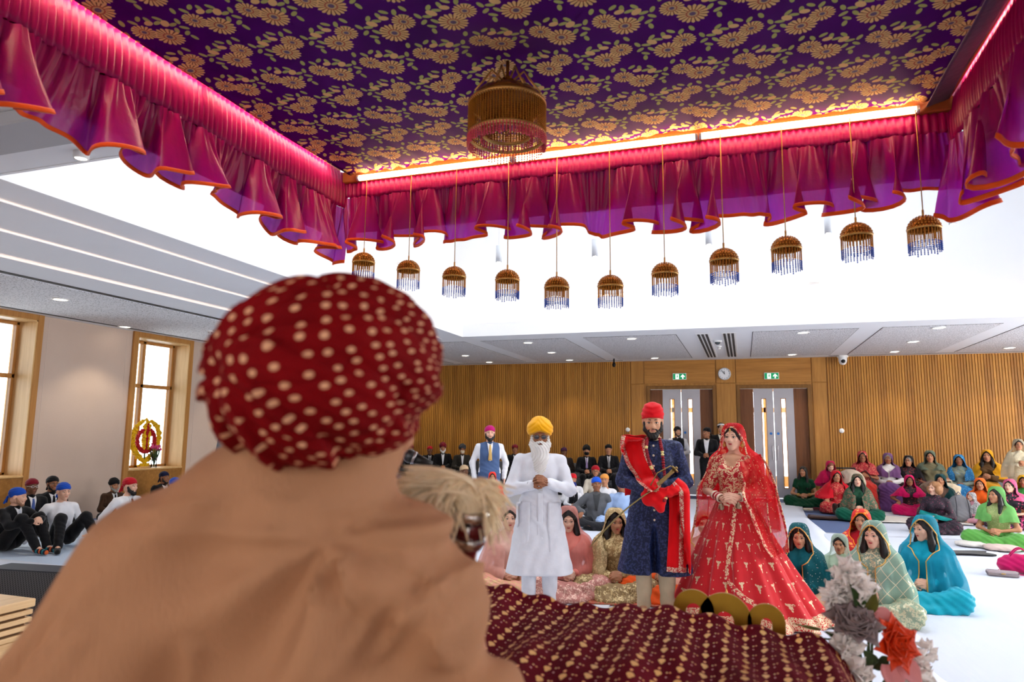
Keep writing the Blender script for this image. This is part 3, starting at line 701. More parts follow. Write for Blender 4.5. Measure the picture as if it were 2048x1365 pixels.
# ---- hands
def hand_prims(w, d, n, side, curl=.5, spread=.1, s=1.0):
    """w wrist, d direction of the fingers, n direction of the back of the hand; side +1: thumb on the d x n side"""
    w, d, n = (np.array(v, float) for v in (w, d, n)); d /= np.linalg.norm(d); n -= d * (d @ n); n /= np.linalg.norm(n); t = np.cross(d, n) * side
    P = [cap(w, w + d * .03 * s, .024 * s, .026 * s)]
    for i in range(4):
        o = (1.5 - i) * .019 * s; P.append(cap(w + d * .02 * s + t * o * .7, w + d * .085 * s + t * o, .014 * s, .0115 * s))
        q = w + d * .088 * s + t * o; L = np.array([.040, .046, .043, .034])[i] * s; a = curl * .6; dd = d.copy()
        for k, l in enumerate((L, L * .62, L * .5)):
            a2 = curl * (.6 + .75 * k); dd = d * cos(a2) - n * sin(a2) + t * spread * (1.5 - i) * .3; e = q + dd * l; P.append(cap(q, e, (.0098 - .0012 * k) * s, (.0090 - .0012 * k) * s)); q = e
    b = w + d * .028 * s + t * .026 * s; m = b + (d * .72 + t * .6 - n * .25) * .042 * s; e = m + (d * .9 + t * .15 - n * .35) * .034 * s
    P += [cap(b, m, .014 * s, .0115 * s), cap(m, e, .0112 * s, .009 * s)]
    return P
def clasp_prims(c, s=1.0, up=0.0):
    """two hands folded together at c, forearms coming from both sides; returns prims and the two wrists"""
    c = np.array(c, float); P = []; W = []
    for sd in (-1, 1):
        w = c + np.array([sd * .075, .035, -.005 + .02 * (sd > 0)]) * s
        d = np.array([-sd * .75, -.55, .12 + up]); n = np.array([sd * .25, -.75, .55])
        P += hand_prims(w, d, n, -sd, .95, .1, s); W.append(w)
    return P, W

# ---- poses: joints of a 1.72 m adult facing -Y
def pose(kind, fem=False, arms='clasp', lean=0.0):
    sw = .152 if fem else .176; J = {}
    if kind == 'stand':
        J = dict(P=(0, 0, .93), C=(0, .0, 1.23), N=(0, .015, 1.45), H=(0, -.012, 1.605), hip=(.09, 0, .92), knee=(.095, -.02, .50), ank=(.095, .02, .08), toe=(.115, -.14, .03))
    elif kind == 'floor':
        J = dict(P=(0, .08, .12), C=(0, .06, .40), N=(0, .055, .61), H=(0, .02, .765), hip=(.09, .05, .12), knee=(.33, -.20, .13), ank=(-.06, -.30, .065), toe=(-.20, -.31, .05))
    elif kind == 'bench':
        J = dict(P=(0, .06, .47), C=(0, .06, .76), N=(0, .06, .975), H=(0, .03, 1.13), hip=(.09, .03, .47), knee=(.12, -.36, .47), ank=(.11, -.36, .08), toe=(.13, -.52, .03))
    elif kind == 'knees':
        J = dict(P=(0, .14, .12), C=(0, .10, .41), N=(0, .06, .61), H=(0, .015, .76), hip=(.09, .10, .12), knee=(.13, -.26, .47), ank=(.075, -.52, .08), toe=(.09, -.70, .035))
    elif kind == 'recline':
        J = dict(P=(0, .10, .12), C=(0, .17, .40), N=(0, .20, .61), H=(0, .155, .765), hip=(.09, .06, .12), knee=(.16, -.26, .42), ank=(.26, -.50, .07), toe=(.32, -.66, .03))
    J = {k: np.array(v, float) for k, v in J.items()}
    if lean:
        for k in ('C', 'N', 'H'):
            v = J[k] - J['P']; J[k] = J['P'] + np.array([v[0], v[1] * cos(lean) - v[2] * sin(lean), v[2] * cos(lean) + v[1] * sin(lean)])
    N = J['N']; J['S'] = [N + np.array([s * sw, .0, -.075]) for s in (-1, 1)]
    z0 = {'stand': 1.06, 'floor': .235, 'bench': .60, 'knees': .44, 'recline': .3}[kind]; y0 = {'stand': -.24, 'floor': -.20, 'bench': -.22, 'knees': -.40, 'recline': -.2}[kind]
    hp = []
    if arms == 'clasp': hp, J['W'] = clasp_prims((0, y0, z0), 1.0)
    elif arms == 'chest': hp, J['W'] = clasp_prims((0, -.27, J['N'][2] - .27), 1.0, .35)
    elif arms == 'knees':
        J['W'] = [np.array([s * .25, -.12, J['P'][2] + .17]) for s in (-1, 1)]
        for s, w in zip((-1, 1), J['W']): hp += hand_prims(w, (s * .25, -.8, -.35), (0, -.3, 1), -s, .4)
    elif arms == 'sides':
        J['W'] = [np.array([s * (sw + .07), -.02, J['P'][2] - .06]) for s in (-1, 1)]
        for s, w in zip((-1, 1), J['W']): hp += hand_prims(w, (0, -.1, -1), (s, .2, 0), s, .45)
    elif arms == 'behind':
        J['W'] = [np.array([s * .36, .38, .07]) for s in (-1, 1)]
        for s, w in zip((-1, 1), J['W']): hp += hand_prims(w, (s * .5, .5, -.1), (0, 0, 1), -s, .15)
    elif arms == 'lap':
        J['W'] = [np.array([s * .13, y0 + .08, z0 - .01]) for s in (-1, 1)]
        for s, w in zip((-1, 1), J['W']): hp += hand_prims(w, (-s * .75, -.5, -.1), (0, -.2, 1), s, .4)
    J['hp'] = hp; J['E'] = []
    for i, s in enumerate((-1, 1)):
        A, Wt = J['S'][i], J['W'][i]; L1, L2 = .285, .255; d = Wt - A; D = np.linalg.norm(d); D_ = min(D, (L1 + L2) * .995); d = d / D
        x = (L1 * L1 - L2 * L2 + D_ * D_) / (2 * D_); hgt = sqrt(max(L1 * L1 - x * x, 1e-5)); pole = np.array([s * .9, .55 if kind != 'recline' else .2, -.45]); pole -= d * (pole @ d); pole /= np.linalg.norm(pole)
        J['E'].append(A + d * x + pole * hgt)
    return J
def legs(J, i): # hip, knee, ankle, toe of one side
    s = (-1, 1)[i]; m = np.array([s, 1, 1.0]); return [J[k] * m for k in ('hip', 'knee', 'ank', 'toe')]
def body_prims(J, fem=False, fat=1.0):
    P, C, N, H = J['P'], J['C'], J['N'], J['H']; up = (N - P) / np.linalg.norm(N - P); f = fat; g = .92 if fem else 1
    o = [ell(P + up * .03, (.155 * f * (1.06 if fem else 1), .115 * f, .12)), ell(P + (C - P) * .55, (.135 * f * g, .098 * f, .15)), ell(C + up * .02, (.158 * f * g, .108 * f, .15)), ell(C + up * .12, (.15 * g, .095, .1))]
    o += [cap(N - up * .035, J['S'][0], .048, .046), cap(N - up * .035, J['S'][1], .048, .046), cap(N - up * .04, H + np.array([0, .02, -.05]), .058 if not fem else .048, .052 if not fem else .043)]
    if fem: o += [ell(C + up * .06 + np.array([s * .068, -.085, 0]), (.062, .055, .06)) for s in (-1, 1)]
    for i in range(2):
        o += [cap(J['S'][i], J['E'][i], .05 * g, .038 * g), cap(J['E'][i], J['W'][i], .037 * g, .026 * g)]
        h, k, a, t = legs(J, i); o += [cap(h, k, .082, .055), cap(k, a, .053, .036), cap(a, t, .034, .026)]
    return o
def sleeve_prims(J, r=.016, upto=1.0, flare=0.0):
    o = []
    for i in range(2):
        S, E, Wt = J['S'][i], J['E'][i], J['W'][i]
        if upto <= .5: o += [cap(S, S + (E - S) * upto * 2, .052 + r, .044 + r)]
        else: o += [cap(S, E, .052 + r, .042 + r), cap(E, E + (Wt - E) * (upto - .5) * 2, .041 + r, .031 + r + flare)]
    return o
def torso_prims(J, r=.016, fem=False, fat=1.0, hem=.16, neck=True):
    P, C, N = J['P'], J['C'], J['N']; up = (N - P) / np.linalg.norm(N - P); g = .93 if fem else 1; f = fat
    o = [ell(P + up * .03, (.158 * f + r, .118 * f + r, hem)), ell(P + (C - P) * .55, (.138 * f * g + r, .10 * f + r, .17)), ell(C + up * .02, (.16 * f * g + r, .11 * f + r, .16)), ell(C + up * .12, (.155 * g + r, .098 + r, .10))]
    o += [cap(N - up * .045, J['S'][0], .05 + r * .6, .048 + r * .6), cap(N - up * .045, J['S'][1], .05 + r * .6, .048 + r * .6) ] + ([cap(N - up * .06, N + up * .0, .08, .060)] if neck else [])
    if fem: o += [ell(C + up * .06 + np.array([s * .068, -.085, 0]), (.062 + r, .055 + r, .06 + r)) for s in (-1, 1)]
    return o
def trouser_prims(J, r=.018, flare=.01):
    o = [ell(J['P'] + np.array([0, 0, .01]), (.165, .125, .12))]
    for i in range(2):
        h, k, a, t = legs(J, i); o += [cap(h, k, .084 + r, .058 + r), cap(k, k + (a - k) * .97, .056 + r, .040 + r + flare)]
    return o
def wrinkle(seed, amp):
    f = lump(seed, 7, (14, 38)); g = lump(seed + 50, 5, (40, 75))
    return lambda X, Y, Z: amp * 1.5 * f(X, Y, Z) + amp * .6 * g(X, Y, Z) + amp * .8 * np.sin(70 * (X * .8 + .5 * Z) + 9 * np.sin(7 * Z + 5 * Y))
FLOORZ = lambda X, Y, Z: -Z + 0.0 * X + 0.0 * Y           # keeps cloth above the ground

_GC = {}
def cached(key, fn):
    if key not in _GC: _GC[key] = fn()
    return _GC[key]
def mesh_of(key, fn):
    def mk():
        r = fn(); return mesh_np('shape', r[0], r[1], r[2] if len(r) > 2 else None)
    return cached(('mesh',) + key, mk)

# ---- head coverings, hair and beards in the head frame
SKULL = (np.array([0, .018, .035]), np.array([.075, .095, .083]))
def sk(d, dz=0.0): return ell(SKULL[0] + np.array([0, 0, dz]), SKULL[1] + d)
def g_bandana(h=.009, seed=0):
    f = lump(seed, 5, (30, 60))
    def disp(X, Y, Z): return .003 * f(X, Y, Z) + .0025 * np.sin(170 * (Z * .9 + Y * .35 + .04 * np.sin(20 * X)))
    cutp = lambda X, Y, Z: (.047 + (-.42) * (Y + .08) - .35 * np.maximum(-X * 0, 0)) - Z + .9 * np.maximum(np.abs(X) - .07, 0)
    V, Q = sdf_mesh([sk(.012, .004), ell((0, .02, .05), (.086, .105, .08))], h, .02, disp, cut=cutp)
    V2, Q2 = sdf_mesh([ell((.0, .128, -.012), (.022, .016, .02)), cap((.01, .13, -.02), (.035, .15, -.09), .012, .016), cap((-.01, .13, -.02), (-.02, .15, -.10), .012, .016)], h, .01)
    return concat([(V, Q, 0), (V2, Q2, 0)])
def g_patka(h=.006):
    """tall close turban with a flat rounded crown"""
    def disp(X, Y, Z): return .0028 * np.sin(150 * (Z - .25 * np.abs(X) + .12 * Y) + 2) + .002 * np.sin(60 * X + 30 * Z)
    return sdf_mesh([ell((0, .022, .058), (.092, .112, .080)), ell((0, .03, .098), (.083, .100, .062)), ell((0, .02, .035), (.086, .108, .06))], h, .02, disp, cut=lambda X, Y, Z: (.050 - .34 * (Y + .09)) - Z)
def g_turban(h=.008, big=1.0, tilt=0.0, ridge=.006, n=95):
    b = big
    def disp(X, Y, Z):
        ax = np.abs(X + .02 * tilt); q = Z * (1.0) + .85 * ax * (Y < .03) + .25 * ax * (Y >= .03) - .1 * Y
        return ridge * (np.abs(np.sin(n * .5 * q + 1.0 + .8 * (X > 0))) - .6)
    P = [ell((0, .02, .078), (.108 * b, .128 * b, .080 * b)), ell((0, .03, .045), (.104 * b, .122 * b, .062)), ell((0, .045, .115), (.078 * b, .092 * b, .066 * b))]
    return sdf_mesh(P, h, .025, disp, cut=lambda X, Y, Z: (.038 - .42 * (Y + .08) + .22 * (.05 - np.minimum(np.abs(X), .05)) * (Y < 0)) - Z)
def g_beard(h=.008, length=0.0, full=1.0, seed=3):
    P = []
    for s in (-1, 1): P += [cap((s * .066, -.012, -.012), (s * .056, -.038, -.065), .013 * full, .021 * full), cap((s * .056, -.038, -.065), (0, -.078, -.108), .022 * full, .030 * full), cap((s * .004, -.1045, -.040), (s * .034, -.086, -.058), .0085, .0075)]
    P += [ell((0, -.072, -.112), (.036 * full, .030 * full, .026 * full))]
    if length: P += [cap((0, -.07, -.11), (0, -.085, -.13 - length), .052, .032), cap((-.025, -.065, -.10), (-.022, -.08, -.11 - length * .8), .034, .018), cap((.025, -.065, -.10), (.022, -.08, -.11 - length * .8), .034, .018)]
    f = lump(seed, 6, (60, 110))
    def disp(X, Y, Z): return .003 * f(X, Y, Z) + .0022 * np.sin(260 * X + 30 * np.sin(12 * Z)) * (Z < -.06)
    return sdf_mesh(P, h, .014, disp, sub=[ell((0, -.108, -.0585), (.024, .02, .0085))], ksub=.006)
def g_hair(h=.008, long=0.0, curly=0.0, seed=5):
    P = [sk(.009), ell((0, .05, .01), (.074, .072, .085))]
    if long:
        for s in (-1, 1): P += [cap((s * .068, -.005, .0), (s * .088, -.03, -.14), .024, .034), cap((s * .088, -.03, -.14), (s * .09, -.06, -.14 - long), .034, .022)]
        P += [cap((0, .07, -.02), (0, .09, -.25), .07, .06)]
    if curly: P += [ell((s * .085, .0, -.03), (.05, .075, .085)) for s in (-1, 1)] + [ell((0, .06, 0), (.10, .08, .11))]
    f = lump(seed, 6, (70, 120) if curly else (30, 60))
    def disp(X, Y, Z): return (.010 if curly else .0015) * f(X, Y, Z) + .0015 * np.sin(240 * np.abs(X) + 60 * Y) - .006 * np.exp(-(X / .004) ** 2) * (Z > .05)
    return sdf_mesh(P, h, .02, disp, sub=[ell((0, -.115, -.03), (.066, .098, .104))], ksub=.008)
def g_glasses():
    m = MB()
    for s in (-1, 1):
        m.tube([(s * (.033) + .024 * cos(a), -.105 + .004 * abs(cos(a)), .003 + .018 * sin(a)) for a in np.linspace(0, 2 * pi, 13)], .0018, 5, caps=False)
        m.tube([(s * .057, -.103, .008), (s * .074, -.06, .008), (s * .080, .005, .004)], .0018, 5)
    m.tube([(-.01, -.108, .008), (0, -.111, .010), (.01, -.108, .008)], .0018, 5)
    return arr(m)
def g_lenses():
    m = MB()
    for s in (-1, 1): m.ball((s * .033, -.105, .003), (.023, .0015, .017), 12, 6)
    return arr(m)
def g_mask(h=.008):
    return sdf_mesh([ell((0, -.07, -.06), (.066, .052, .056)), ell((0, -.095, -.04), (.03, .025, .03)), cap((-.075, -.0, -.03), (.0, -.08, -.05), .008, .012), cap((.075, -.0, -.03), (.0, -.08, -.05), .008, .012)], h, .02)

# ---- a veil: cloth hung over head and shoulders by probing the figure's surface
def veil_mesh(J, prims, hr, z_end, alpha=(1.2, .35), top_back=.02, seed=0, amp=.017, nth=56, nz=40, margin=.016, tent=.5, peak=.098, spread=0.0, yshift=0.0):
    r = np.random.RandomState(seed); H = J['H']; R = head_rot(hr); ax = H + np.array([0, .02 + yshift, 0])
    pr = list(prims) + [ell(H + R @ SKULL[0], SKULL[1] + .012, R), ell(H + R @ np.array([0, .03, -.03]), (.075, .085, .12), R)]
    zt = H[2] + .133; zs = np.concatenate([zt - .11 * np.linspace(0, 1, 12) ** 1.6, np.linspace(zt - .11, z_end, nz - 11)[1:]])
    zf = H[2] + peak; s = np.linspace(0, 1, nth + 1); RR = np.zeros((nz, nth + 1)); TH = np.zeros((nz, nth + 1)); rr = np.linspace(.62, .0, 63)
    for j, z in enumerate(zs):
        if z >= zf: al = 0.0
        else:
            t = min(1, (zf - z) / .17); al = alpha[0] * t ** .6; zc = H[2] - .16
            if z < zc: al = alpha[0] + (alpha[1] - alpha[0]) * min(1, (zc - z) / .14)
        TH[j] = al + (2 * pi - 2 * al) * s
        ex, ey = np.sin(TH[j]), -np.cos(TH[j])
        P = np.stack([ax[0] + ex[:, None] * rr, ax[1] + ey[:, None] * rr, np.full((nth + 1, 63), z)], -1)
        d = sdf_eval(pr, P, .05) - margin; hit = d < 0; idx = np.argmax(hit, 1); RR[j] = np.where(hit.any(1), rr[np.maximum(idx, 0)] , .0)
    RR[0] = np.minimum(RR[0], .02)
    for j in range(1, nz):
        dz = zs[j - 1] - zs[j]; RR[j] = np.maximum(RR[j], RR[j - 1] + (spread - .02) * dz)
    A = RR.copy()                                       # taut between head and shoulders
    for _ in range(6):
        B = A.copy(); B[1:-1] = np.maximum(A[1:-1], .5 * (A[:-2] + A[2:])); A = RR + (B - RR)
    RR = RR * (1 - tent) + A * tent
    for _ in range(2):
        RR[:, 1:-1] = .25 * RR[:, :-2] + .5 * RR[:, 1:-1] + .25 * RR[:, 2:]; RR[1:-1] = .25 * RR[:-2] + .5 * RR[1:-1] + .25 * RR[2:]
    w = np.clip((zt - .06 - zs) / .5, 0, 1)[:, None]; ph = r.uniform(0, 6.28, 4); k1, k2 = r.randint(7, 11), r.randint(13, 19)
    RR = RR + amp * w * (np.sin(k1 * TH + ph[0] + 2 * w) + .6 * np.sin(k2 * TH + ph[1] - 3 * w)) + .004 * np.sin(23 * TH + ph[2] + 20 * zs[:, None])
    V = np.stack([ax[0] + np.sin(TH) * RR, ax[1] - np.cos(TH) * RR, np.repeat(zs[:, None], nth + 1, 1) + .012 * w * np.sin(5 * TH + ph[3])], -1)
    zmin = V[..., 2]; V[..., 2] = np.maximum(zmin, .02)
    m = nth + 1; q = np.array([(j * m + i, j * m + i + 1, (j + 1) * m + i + 1, (j + 1) * m + i) for j in range(nz - 1) for i in range(nth)])
    j0 = int(np.argmax(zs < zf)); edge = np.concatenate([V[j0:, 0][::-1], V[j0:, -1]])
    return V.reshape(-1, 3), q, edge
def head_rot(hr): # turn, nod, tilt
    return rotz(hr[0]) @ rotx(hr[1]) @ roty(hr[2])

SKIN = {k: plain('skin_' + k, c, .55, var=.06, scale=25, spec=.35) for k, c in dict(fair=(222, 172, 146), warm=(205, 152, 118), tan=(182, 126, 92), brown=(150, 98, 68), deep=(112, 72, 50)).items()}
m_eye = plain('eye_white', (232, 226, 220), .3); m_ink = plain('dark_hair_brow', (24, 18, 16), .6); m_greybrow = plain('grey_brow', (110, 104, 98), .7)
m_lip = plain('lip_natural', (166, 98, 84), .5); m_lipr = plain('lip_rose', (178, 62, 66), .4)
m_hair = plain('black_hair', (26, 20, 18), .45, var=.3, scale=30); m_brownhair = plain('curly_brown_hair', (150, 104, 66), .55, var=.3, scale=40)
m_greyhair = plain('grey_beard_hair', (150, 146, 140), .7, var=.2, scale=60); m_whitehair = plain('white_beard_hair', (226, 224, 220), .75, var=.08, scale=60)
m_gold = plain('gold_trim', (204, 160, 88), .35, metal=.6, var=.25, scale=90)

def person(label, xy, rz, pose_kind='floor', fem=False, arms='clasp', scale=1.0, skin='tan', hr=(0, 0, 0), lod=None, fat=1.0, lean=0.0, group=None, hair=None, beard=None, cover=None, glasses=None, mask=None, top=None, bottom=None, sleeves=1.0, veil=None, extras=(), lips=None, z=0.02, brow=None, skirt=None, seed=1):
    """one figure: an Empty with a body mesh and a child for each piece of clothing"""
    root = empty('person', (xy[0], xy[1], z), rz, label, 'person', group); root.scale = (scale,) * 3
    pk = (pose_kind, fem, arms, round(lean, 2)); J = cached(('J',) + pk, lambda: pose(*pk[:3], lean=lean)); hk = lod or ('f' if fem else 'm')
    fine = hk.startswith('hero'); hs = .014 if fine else .02
    bp = body_prims(J, fem, fat)
    bV = cached(('B', fat) + pk + (fine,), lambda: sdf_mesh(bp, hs, .035))
    hV = cached(('hand',) + pk + (fine,), lambda: sdf_mesh(J['hp'], .0045 if fine else .009, .004))
    R = head_rot(hr); hm = head_mesh(hk); nrot = hm[0] @ R.T + J['H']
    V, Q, M = concat([(bV[0], bV[1], 0), (hV[0], hV[1], 0)]); Q2 = shift(hm[1], len(V))
    me = mesh_np('person_body', np.concatenate([V, nrot]), np.concatenate([Q, Q2]), np.concatenate([M, hm[2]]))
    sk_ = SKIN[skin] if isinstance(skin, str) else skin
    put('body', me, [sk_, m_eye, brow or m_ink, lips or (m_lipr if fem else m_lip)], root)
    Mx = Matrix.Translation(J['H']) @ Matrix([list(r) for r in R]).to_4x4()
    def onhead(name, key, fn, mat, par=root):
        o = put(name, mesh_of(key, fn), mat, par); o.matrix_local = Mx; return o
    fh = .006 if fine else .0095
    if cover:
        kind, mat = cover[:2]
        fn = {'bandana': lambda: g_bandana(fh), 'patka': lambda: g_patka(fh), 'turban': lambda: g_turban(fh), 'bigturban': lambda: g_turban(.005, 1.12, 1, .006, 150)}[kind]
        onhead('turban' if 'turban' in kind or kind == 'patka' else 'head_scarf', ('cov', kind, fh), fn, mat)
    if hair:
        kind, mat = hair[:2]; onhead('hair', ('hair', kind, fh), {'short': lambda: g_hair(fh), 'long': lambda: g_hair(fh, .12), 'verylong': lambda: g_hair(fh, .26), 'curly': lambda: g_hair(fh, .0, 1.0)}[kind], mat)
    if beard:
        kind, mat = beard[:2]; onhead('beard', ('beard', kind, fh), {'short': lambda: g_beard(fh, 0, .8), 'full': lambda: g_beard(fh, 0, 1.15), 'long': lambda: g_beard(fh, .22, 1.1)}[kind], mat)
    if glasses:
        g = onhead('glasses', ('glasses',), g_glasses, glasses)
    if mask: onhead('face_mask', ('mask', fh), lambda: g_mask(fh), mask)
    hg = .011 if fine else .017
    if top:
        kind, mat = top[:2]; to = top[2] if len(top) > 2 else {}; r = {'shirt': .012, 'jacket': .024, 'kurta': .02, 'kameez': .018, 'choli': .010, 'gilet': .02}[kind]
        def fn():
            P = torso_prims(J, r, fem, fat, neck=kind != 'choli')
            if kind != 'gilet': P += sleeve_prims(J, r * .8, sleeves)
            hem, fl = to.get('hem'), to.get('flare', .03)
            if hem:
                for s in (-1, 0, 1): P.append(cap((s * .055, .0, J['P'][2] + .05), (s * (.075 + fl), .0, hem - .1), .115 + r, .13 + fl + r))
            sb = [ell(c, q, rr) for c, q, rr in to.get('slit', ())]
            return sdf_mesh(P, hg, .03, wrinkle(seed * 3 + 1, to.get('fold', .0045)), sub=sb, cut=lambda X, Y, Z: (hem if hem else .006) - Z)
        put({'gilet': 'waistcoat', 'kurta': 'kurta', 'kameez': 'tunic', 'choli': 'blouse'}.get(kind, kind), mesh_of(('top', kind, sleeves, fat, fine, seed % 3, repr(to)) + pk, fn), mat, root)
    if bottom:
        kind, mat = bottom[:2]
        def fn():
            P = trouser_prims(J, .018 if kind == 'trousers' else .045, .0 if kind != 'wide' else .03)
            if kind == 'pool':                       # cloth pooled about folded legs
                P += [ell((0, -.10, .035), (.40, .30, .06)), ell((.24, -.24, .05), (.17, .10, .06), rotz(.4)), ell((-.26, -.22, .05), (.17, .11, .06), rotz(-.5)), ell((0, -.33, .03), (.22, .12, .05)), ell((0, .02, .10), (.2, .2, .12))]
            if kind == 'skirt': P += [cap(J['P'], (0, -.33, J['knee'][2] - .02), .17, .17), cap((0, -.33, J['knee'][2] - .02), (0, -.36, .06), .17, .24), cap((-.1, -.35, .3), (-.13, -.36, .05), .13, .16), cap((.1, -.35, .3), (.13, -.36, .05), .13, .16)]
            a = .004 if kind == 'trousers' else .010
            return sdf_mesh(P, hg * (1 if kind == 'trousers' else 1.1), .04, wrinkle(seed * 5 + 2, a), cut=lambda X, Y, Z: .004 - Z)
        put({'trousers': 'trousers', 'wide': 'salwar', 'pool': 'skirt', 'skirt': 'skirt'}[kind], mesh_of(('bot', kind, fine, seed % 3) + pk, fn), mat, root)
    if veil:
        mat, opt = veil[0], dict(veil[1]); trim = opt.pop('trim', None); ze = opt.pop('z_end', J['P'][2] + .12)
        vV, vQ, edge = cached(('veil', repr(sorted(opt.items())), ze, tuple(hr)) + pk, lambda: veil_mesh(J, torso_prims(J, .02, fem, fat) + sleeve_prims(J, .016, 1.0), hr, ze, **opt))
        vm = mesh_of(('veilm', repr(sorted(opt.items())), ze, tuple(hr)) + pk, lambda: (vV, vQ))
        vo = put('veil', vm, mat, root)
        if trim:
            tm = mesh_of(('veilt', repr(sorted(opt.items())), ze, tuple(hr)) + pk, lambda: arr(MB().tube(edge[::1], .0045, 6, flat=1.6)))
            put('veil_border', tm, trim, vo)
    for e in extras: e(root, J, Mx, onhead)
    return root
# small extras
def front_y(prims, x, z, lo=-.75, hi=.15, k=.03, back=False):
    """where a level ray from the front first meets the clothed figure"""
    x, z = np.broadcast_arrays(np.asarray(x, float), np.asarray(z, float)); ys = np.linspace(lo, hi, 140) if not back else np.linspace(hi + .4, lo, 160)
    P = np.stack([np.repeat(x[..., None], len(ys), -1), np.broadcast_to(ys, x.shape + (len(ys),)), np.repeat(z[..., None], len(ys), -1)], -1)
    h = sdf_eval(prims, P, k) < 0; i = np.argmax(h, -1); return np.where(h.any(-1), ys[i], np.nan)
def ribbon(prims, path, width, off=.012, n=40, m=9, fold=.006, nf=3.0, y_free=None, seed=0, taper=None):
    """cloth strip lying on the figure's front; path: (x, z) points, width across the path in the picture plane"""
    p = np.array(path, float); t = np.linspace(0, 1, len(p)); u = np.linspace(0, 1, n + 1); c = np.stack([np.interp(u, t, p[:, 0]), np.interp(u, t, p[:, 1])], 1)
    for _ in range(4): c[1:-1] = .25 * c[:-2] + .5 * c[1:-1] + .25 * c[2:]
    d = np.gradient(c, axis=0); d /= np.linalg.norm(d, axis=1)[:, None]; nn = np.stack([-d[:, 1], d[:, 0]], 1); wv = np.interp(u, np.linspace(0, 1, len(taper)), taper) if taper is not None else np.ones(n + 1)
    a = np.linspace(-.5, .5, m + 1); X = c[:, :1] + nn[:, :1] * a * width * wv[:, None]; Z = c[:, 1:] + nn[:, 1:] * a * width * wv[:, None]; Y = front_y(prims, X, Z)
    if y_free is not None: Y = np.where(np.isnan(Y), y_free, Y)
    for k in range(n + 1):
        r = Y[k]; ok = ~np.isnan(r)
        if ok.any(): Y[k] = np.where(ok, r, np.interp(np.arange(m + 1), np.where(ok)[0], r[ok]))
    for k in range(m + 1):
        r = Y[:, k]; ok = ~np.isnan(r)
        if ok.any(): Y[:, k] = np.interp(np.arange(n + 1), np.where(ok)[0], r[ok])
    for _ in range(3): Y[1:-1] = np.minimum(Y[1:-1], .25 * Y[:-2] + .5 * Y[1:-1] + .25 * Y[2:])
    Y = Y - off - fold * (1 + np.sin(2 * pi * nf * (a + .5) + seed + 2 * u[:, None]))
    V = np.stack([X, Y, Z], -1); q = np.array([(j * (m + 1) + i, j * (m + 1) + i + 1, (j + 1) * (m + 1) + i + 1, (j + 1) * (m + 1) + i) for j in range(n) for i in range(m)])
    return V.reshape(-1, 3), q
def add_np(name, VQ, mat, parent, thick=0.0):
    o = put(name, mesh_np(name, VQ[0], VQ[1]), mat, parent)
    if thick: solid(o, thick)
    return o
def collar_tie(shirt, tie=None, w=.055, r=.026, depth=.27):
    """shirt front showing in the jacket opening, with a tie"""
    def fn(root, J, Mx, onhead):
        pk = tuple(np.round(J['W'][0], 3)) + tuple(np.round(J['N'], 3)) + (w, r, depth)
        def geo():
            T = torso_prims(J, r, False); N = J['N']; t = np.linspace(0, 1, 12)[:, None]; a = np.linspace(-1, 1, 9)[None]
            X = a * w * (1 - .8 * t); Z = N[2] - .03 - depth * t + .035 * np.abs(a) * (1 - t); Y = front_y(T, X, Z); Y = np.where(np.isnan(Y), N[1] - .07, Y) - .009
            Y[0] = np.minimum(Y[0], N[1] - .062); m = 9; q = np.array([(j * m + i, j * m + i + 1, (j + 1) * m + i + 1, (j + 1) * m + i) for j in range(11) for i in range(8)])
            X2 = np.linspace(-1, 1, 4)[None] * (.014 + .020 * t); Z2 = N[2] - .035 - depth * .95 * t; Y2 = np.interp(Z2, Z[::-1, 4], Y[::-1, 4]) - .006; m2 = 4
            q2 = np.array([(j * m2 + i, j * m2 + i + 1, (j + 1) * m2 + i + 1, (j + 1) * m2 + i) for j in range(11) for i in range(3)])
            X2, Z2, Y2 = np.broadcast_arrays(X2, Z2 + 0 * X2, Y2 + 0 * X2)
            return np.stack([X, Y, Z + 0 * X], -1).reshape(-1, 3), q, np.stack([X2, Y2, Z2], -1).reshape(-1, 3), q2
        g = cached(('shirtf',) + pk, geo)
        solid(put('shirt_front', mesh_of(('sf',) + pk, lambda: g[:2]), shirt, root), .006)
        if tie: solid(put('tie', mesh_of(('st',) + pk, lambda: g[2:]), tie, root), .006)
    return fn
def shoes(mat):
    def fn(root, J, Mx, onhead):
        for i in range(2):
            h, k, a, t = legs(J, i); key = ('shoe', i, tuple(np.round(a, 3)), tuple(np.round(t, 3)))
            put('shoe', mesh_of(key, lambda: sdf_mesh([cap(a + np.array([0, 0, -.025]), t, .044, .036), ell(a + np.array([0, .02, .0]), (.045, .05, .05))], .012, .02, cut=lambda X, Y, Z: .004 - Z)), mat, root)
    return fn
def bangles(mat, n=3):
    def fn(root, J, Mx, onhead):
        for i in range(2):
            E, Wt = J['E'][i], J['W'][i]; d = (Wt - E) / np.linalg.norm(Wt - E); a = np.cross(d, [0, 0, 1.0]); a /= np.linalg.norm(a); b = np.cross(d, a)
            m = MB()
            for k in range(n):
                c = Wt - d * (.025 + .016 * k); m.tube([c + .036 * (cos(t) * a + sin(t) * b) for t in np.linspace(0, 2 * pi, 13)], .006, 5, caps=False)
            m.build('bangle', mat, root)
    return fn
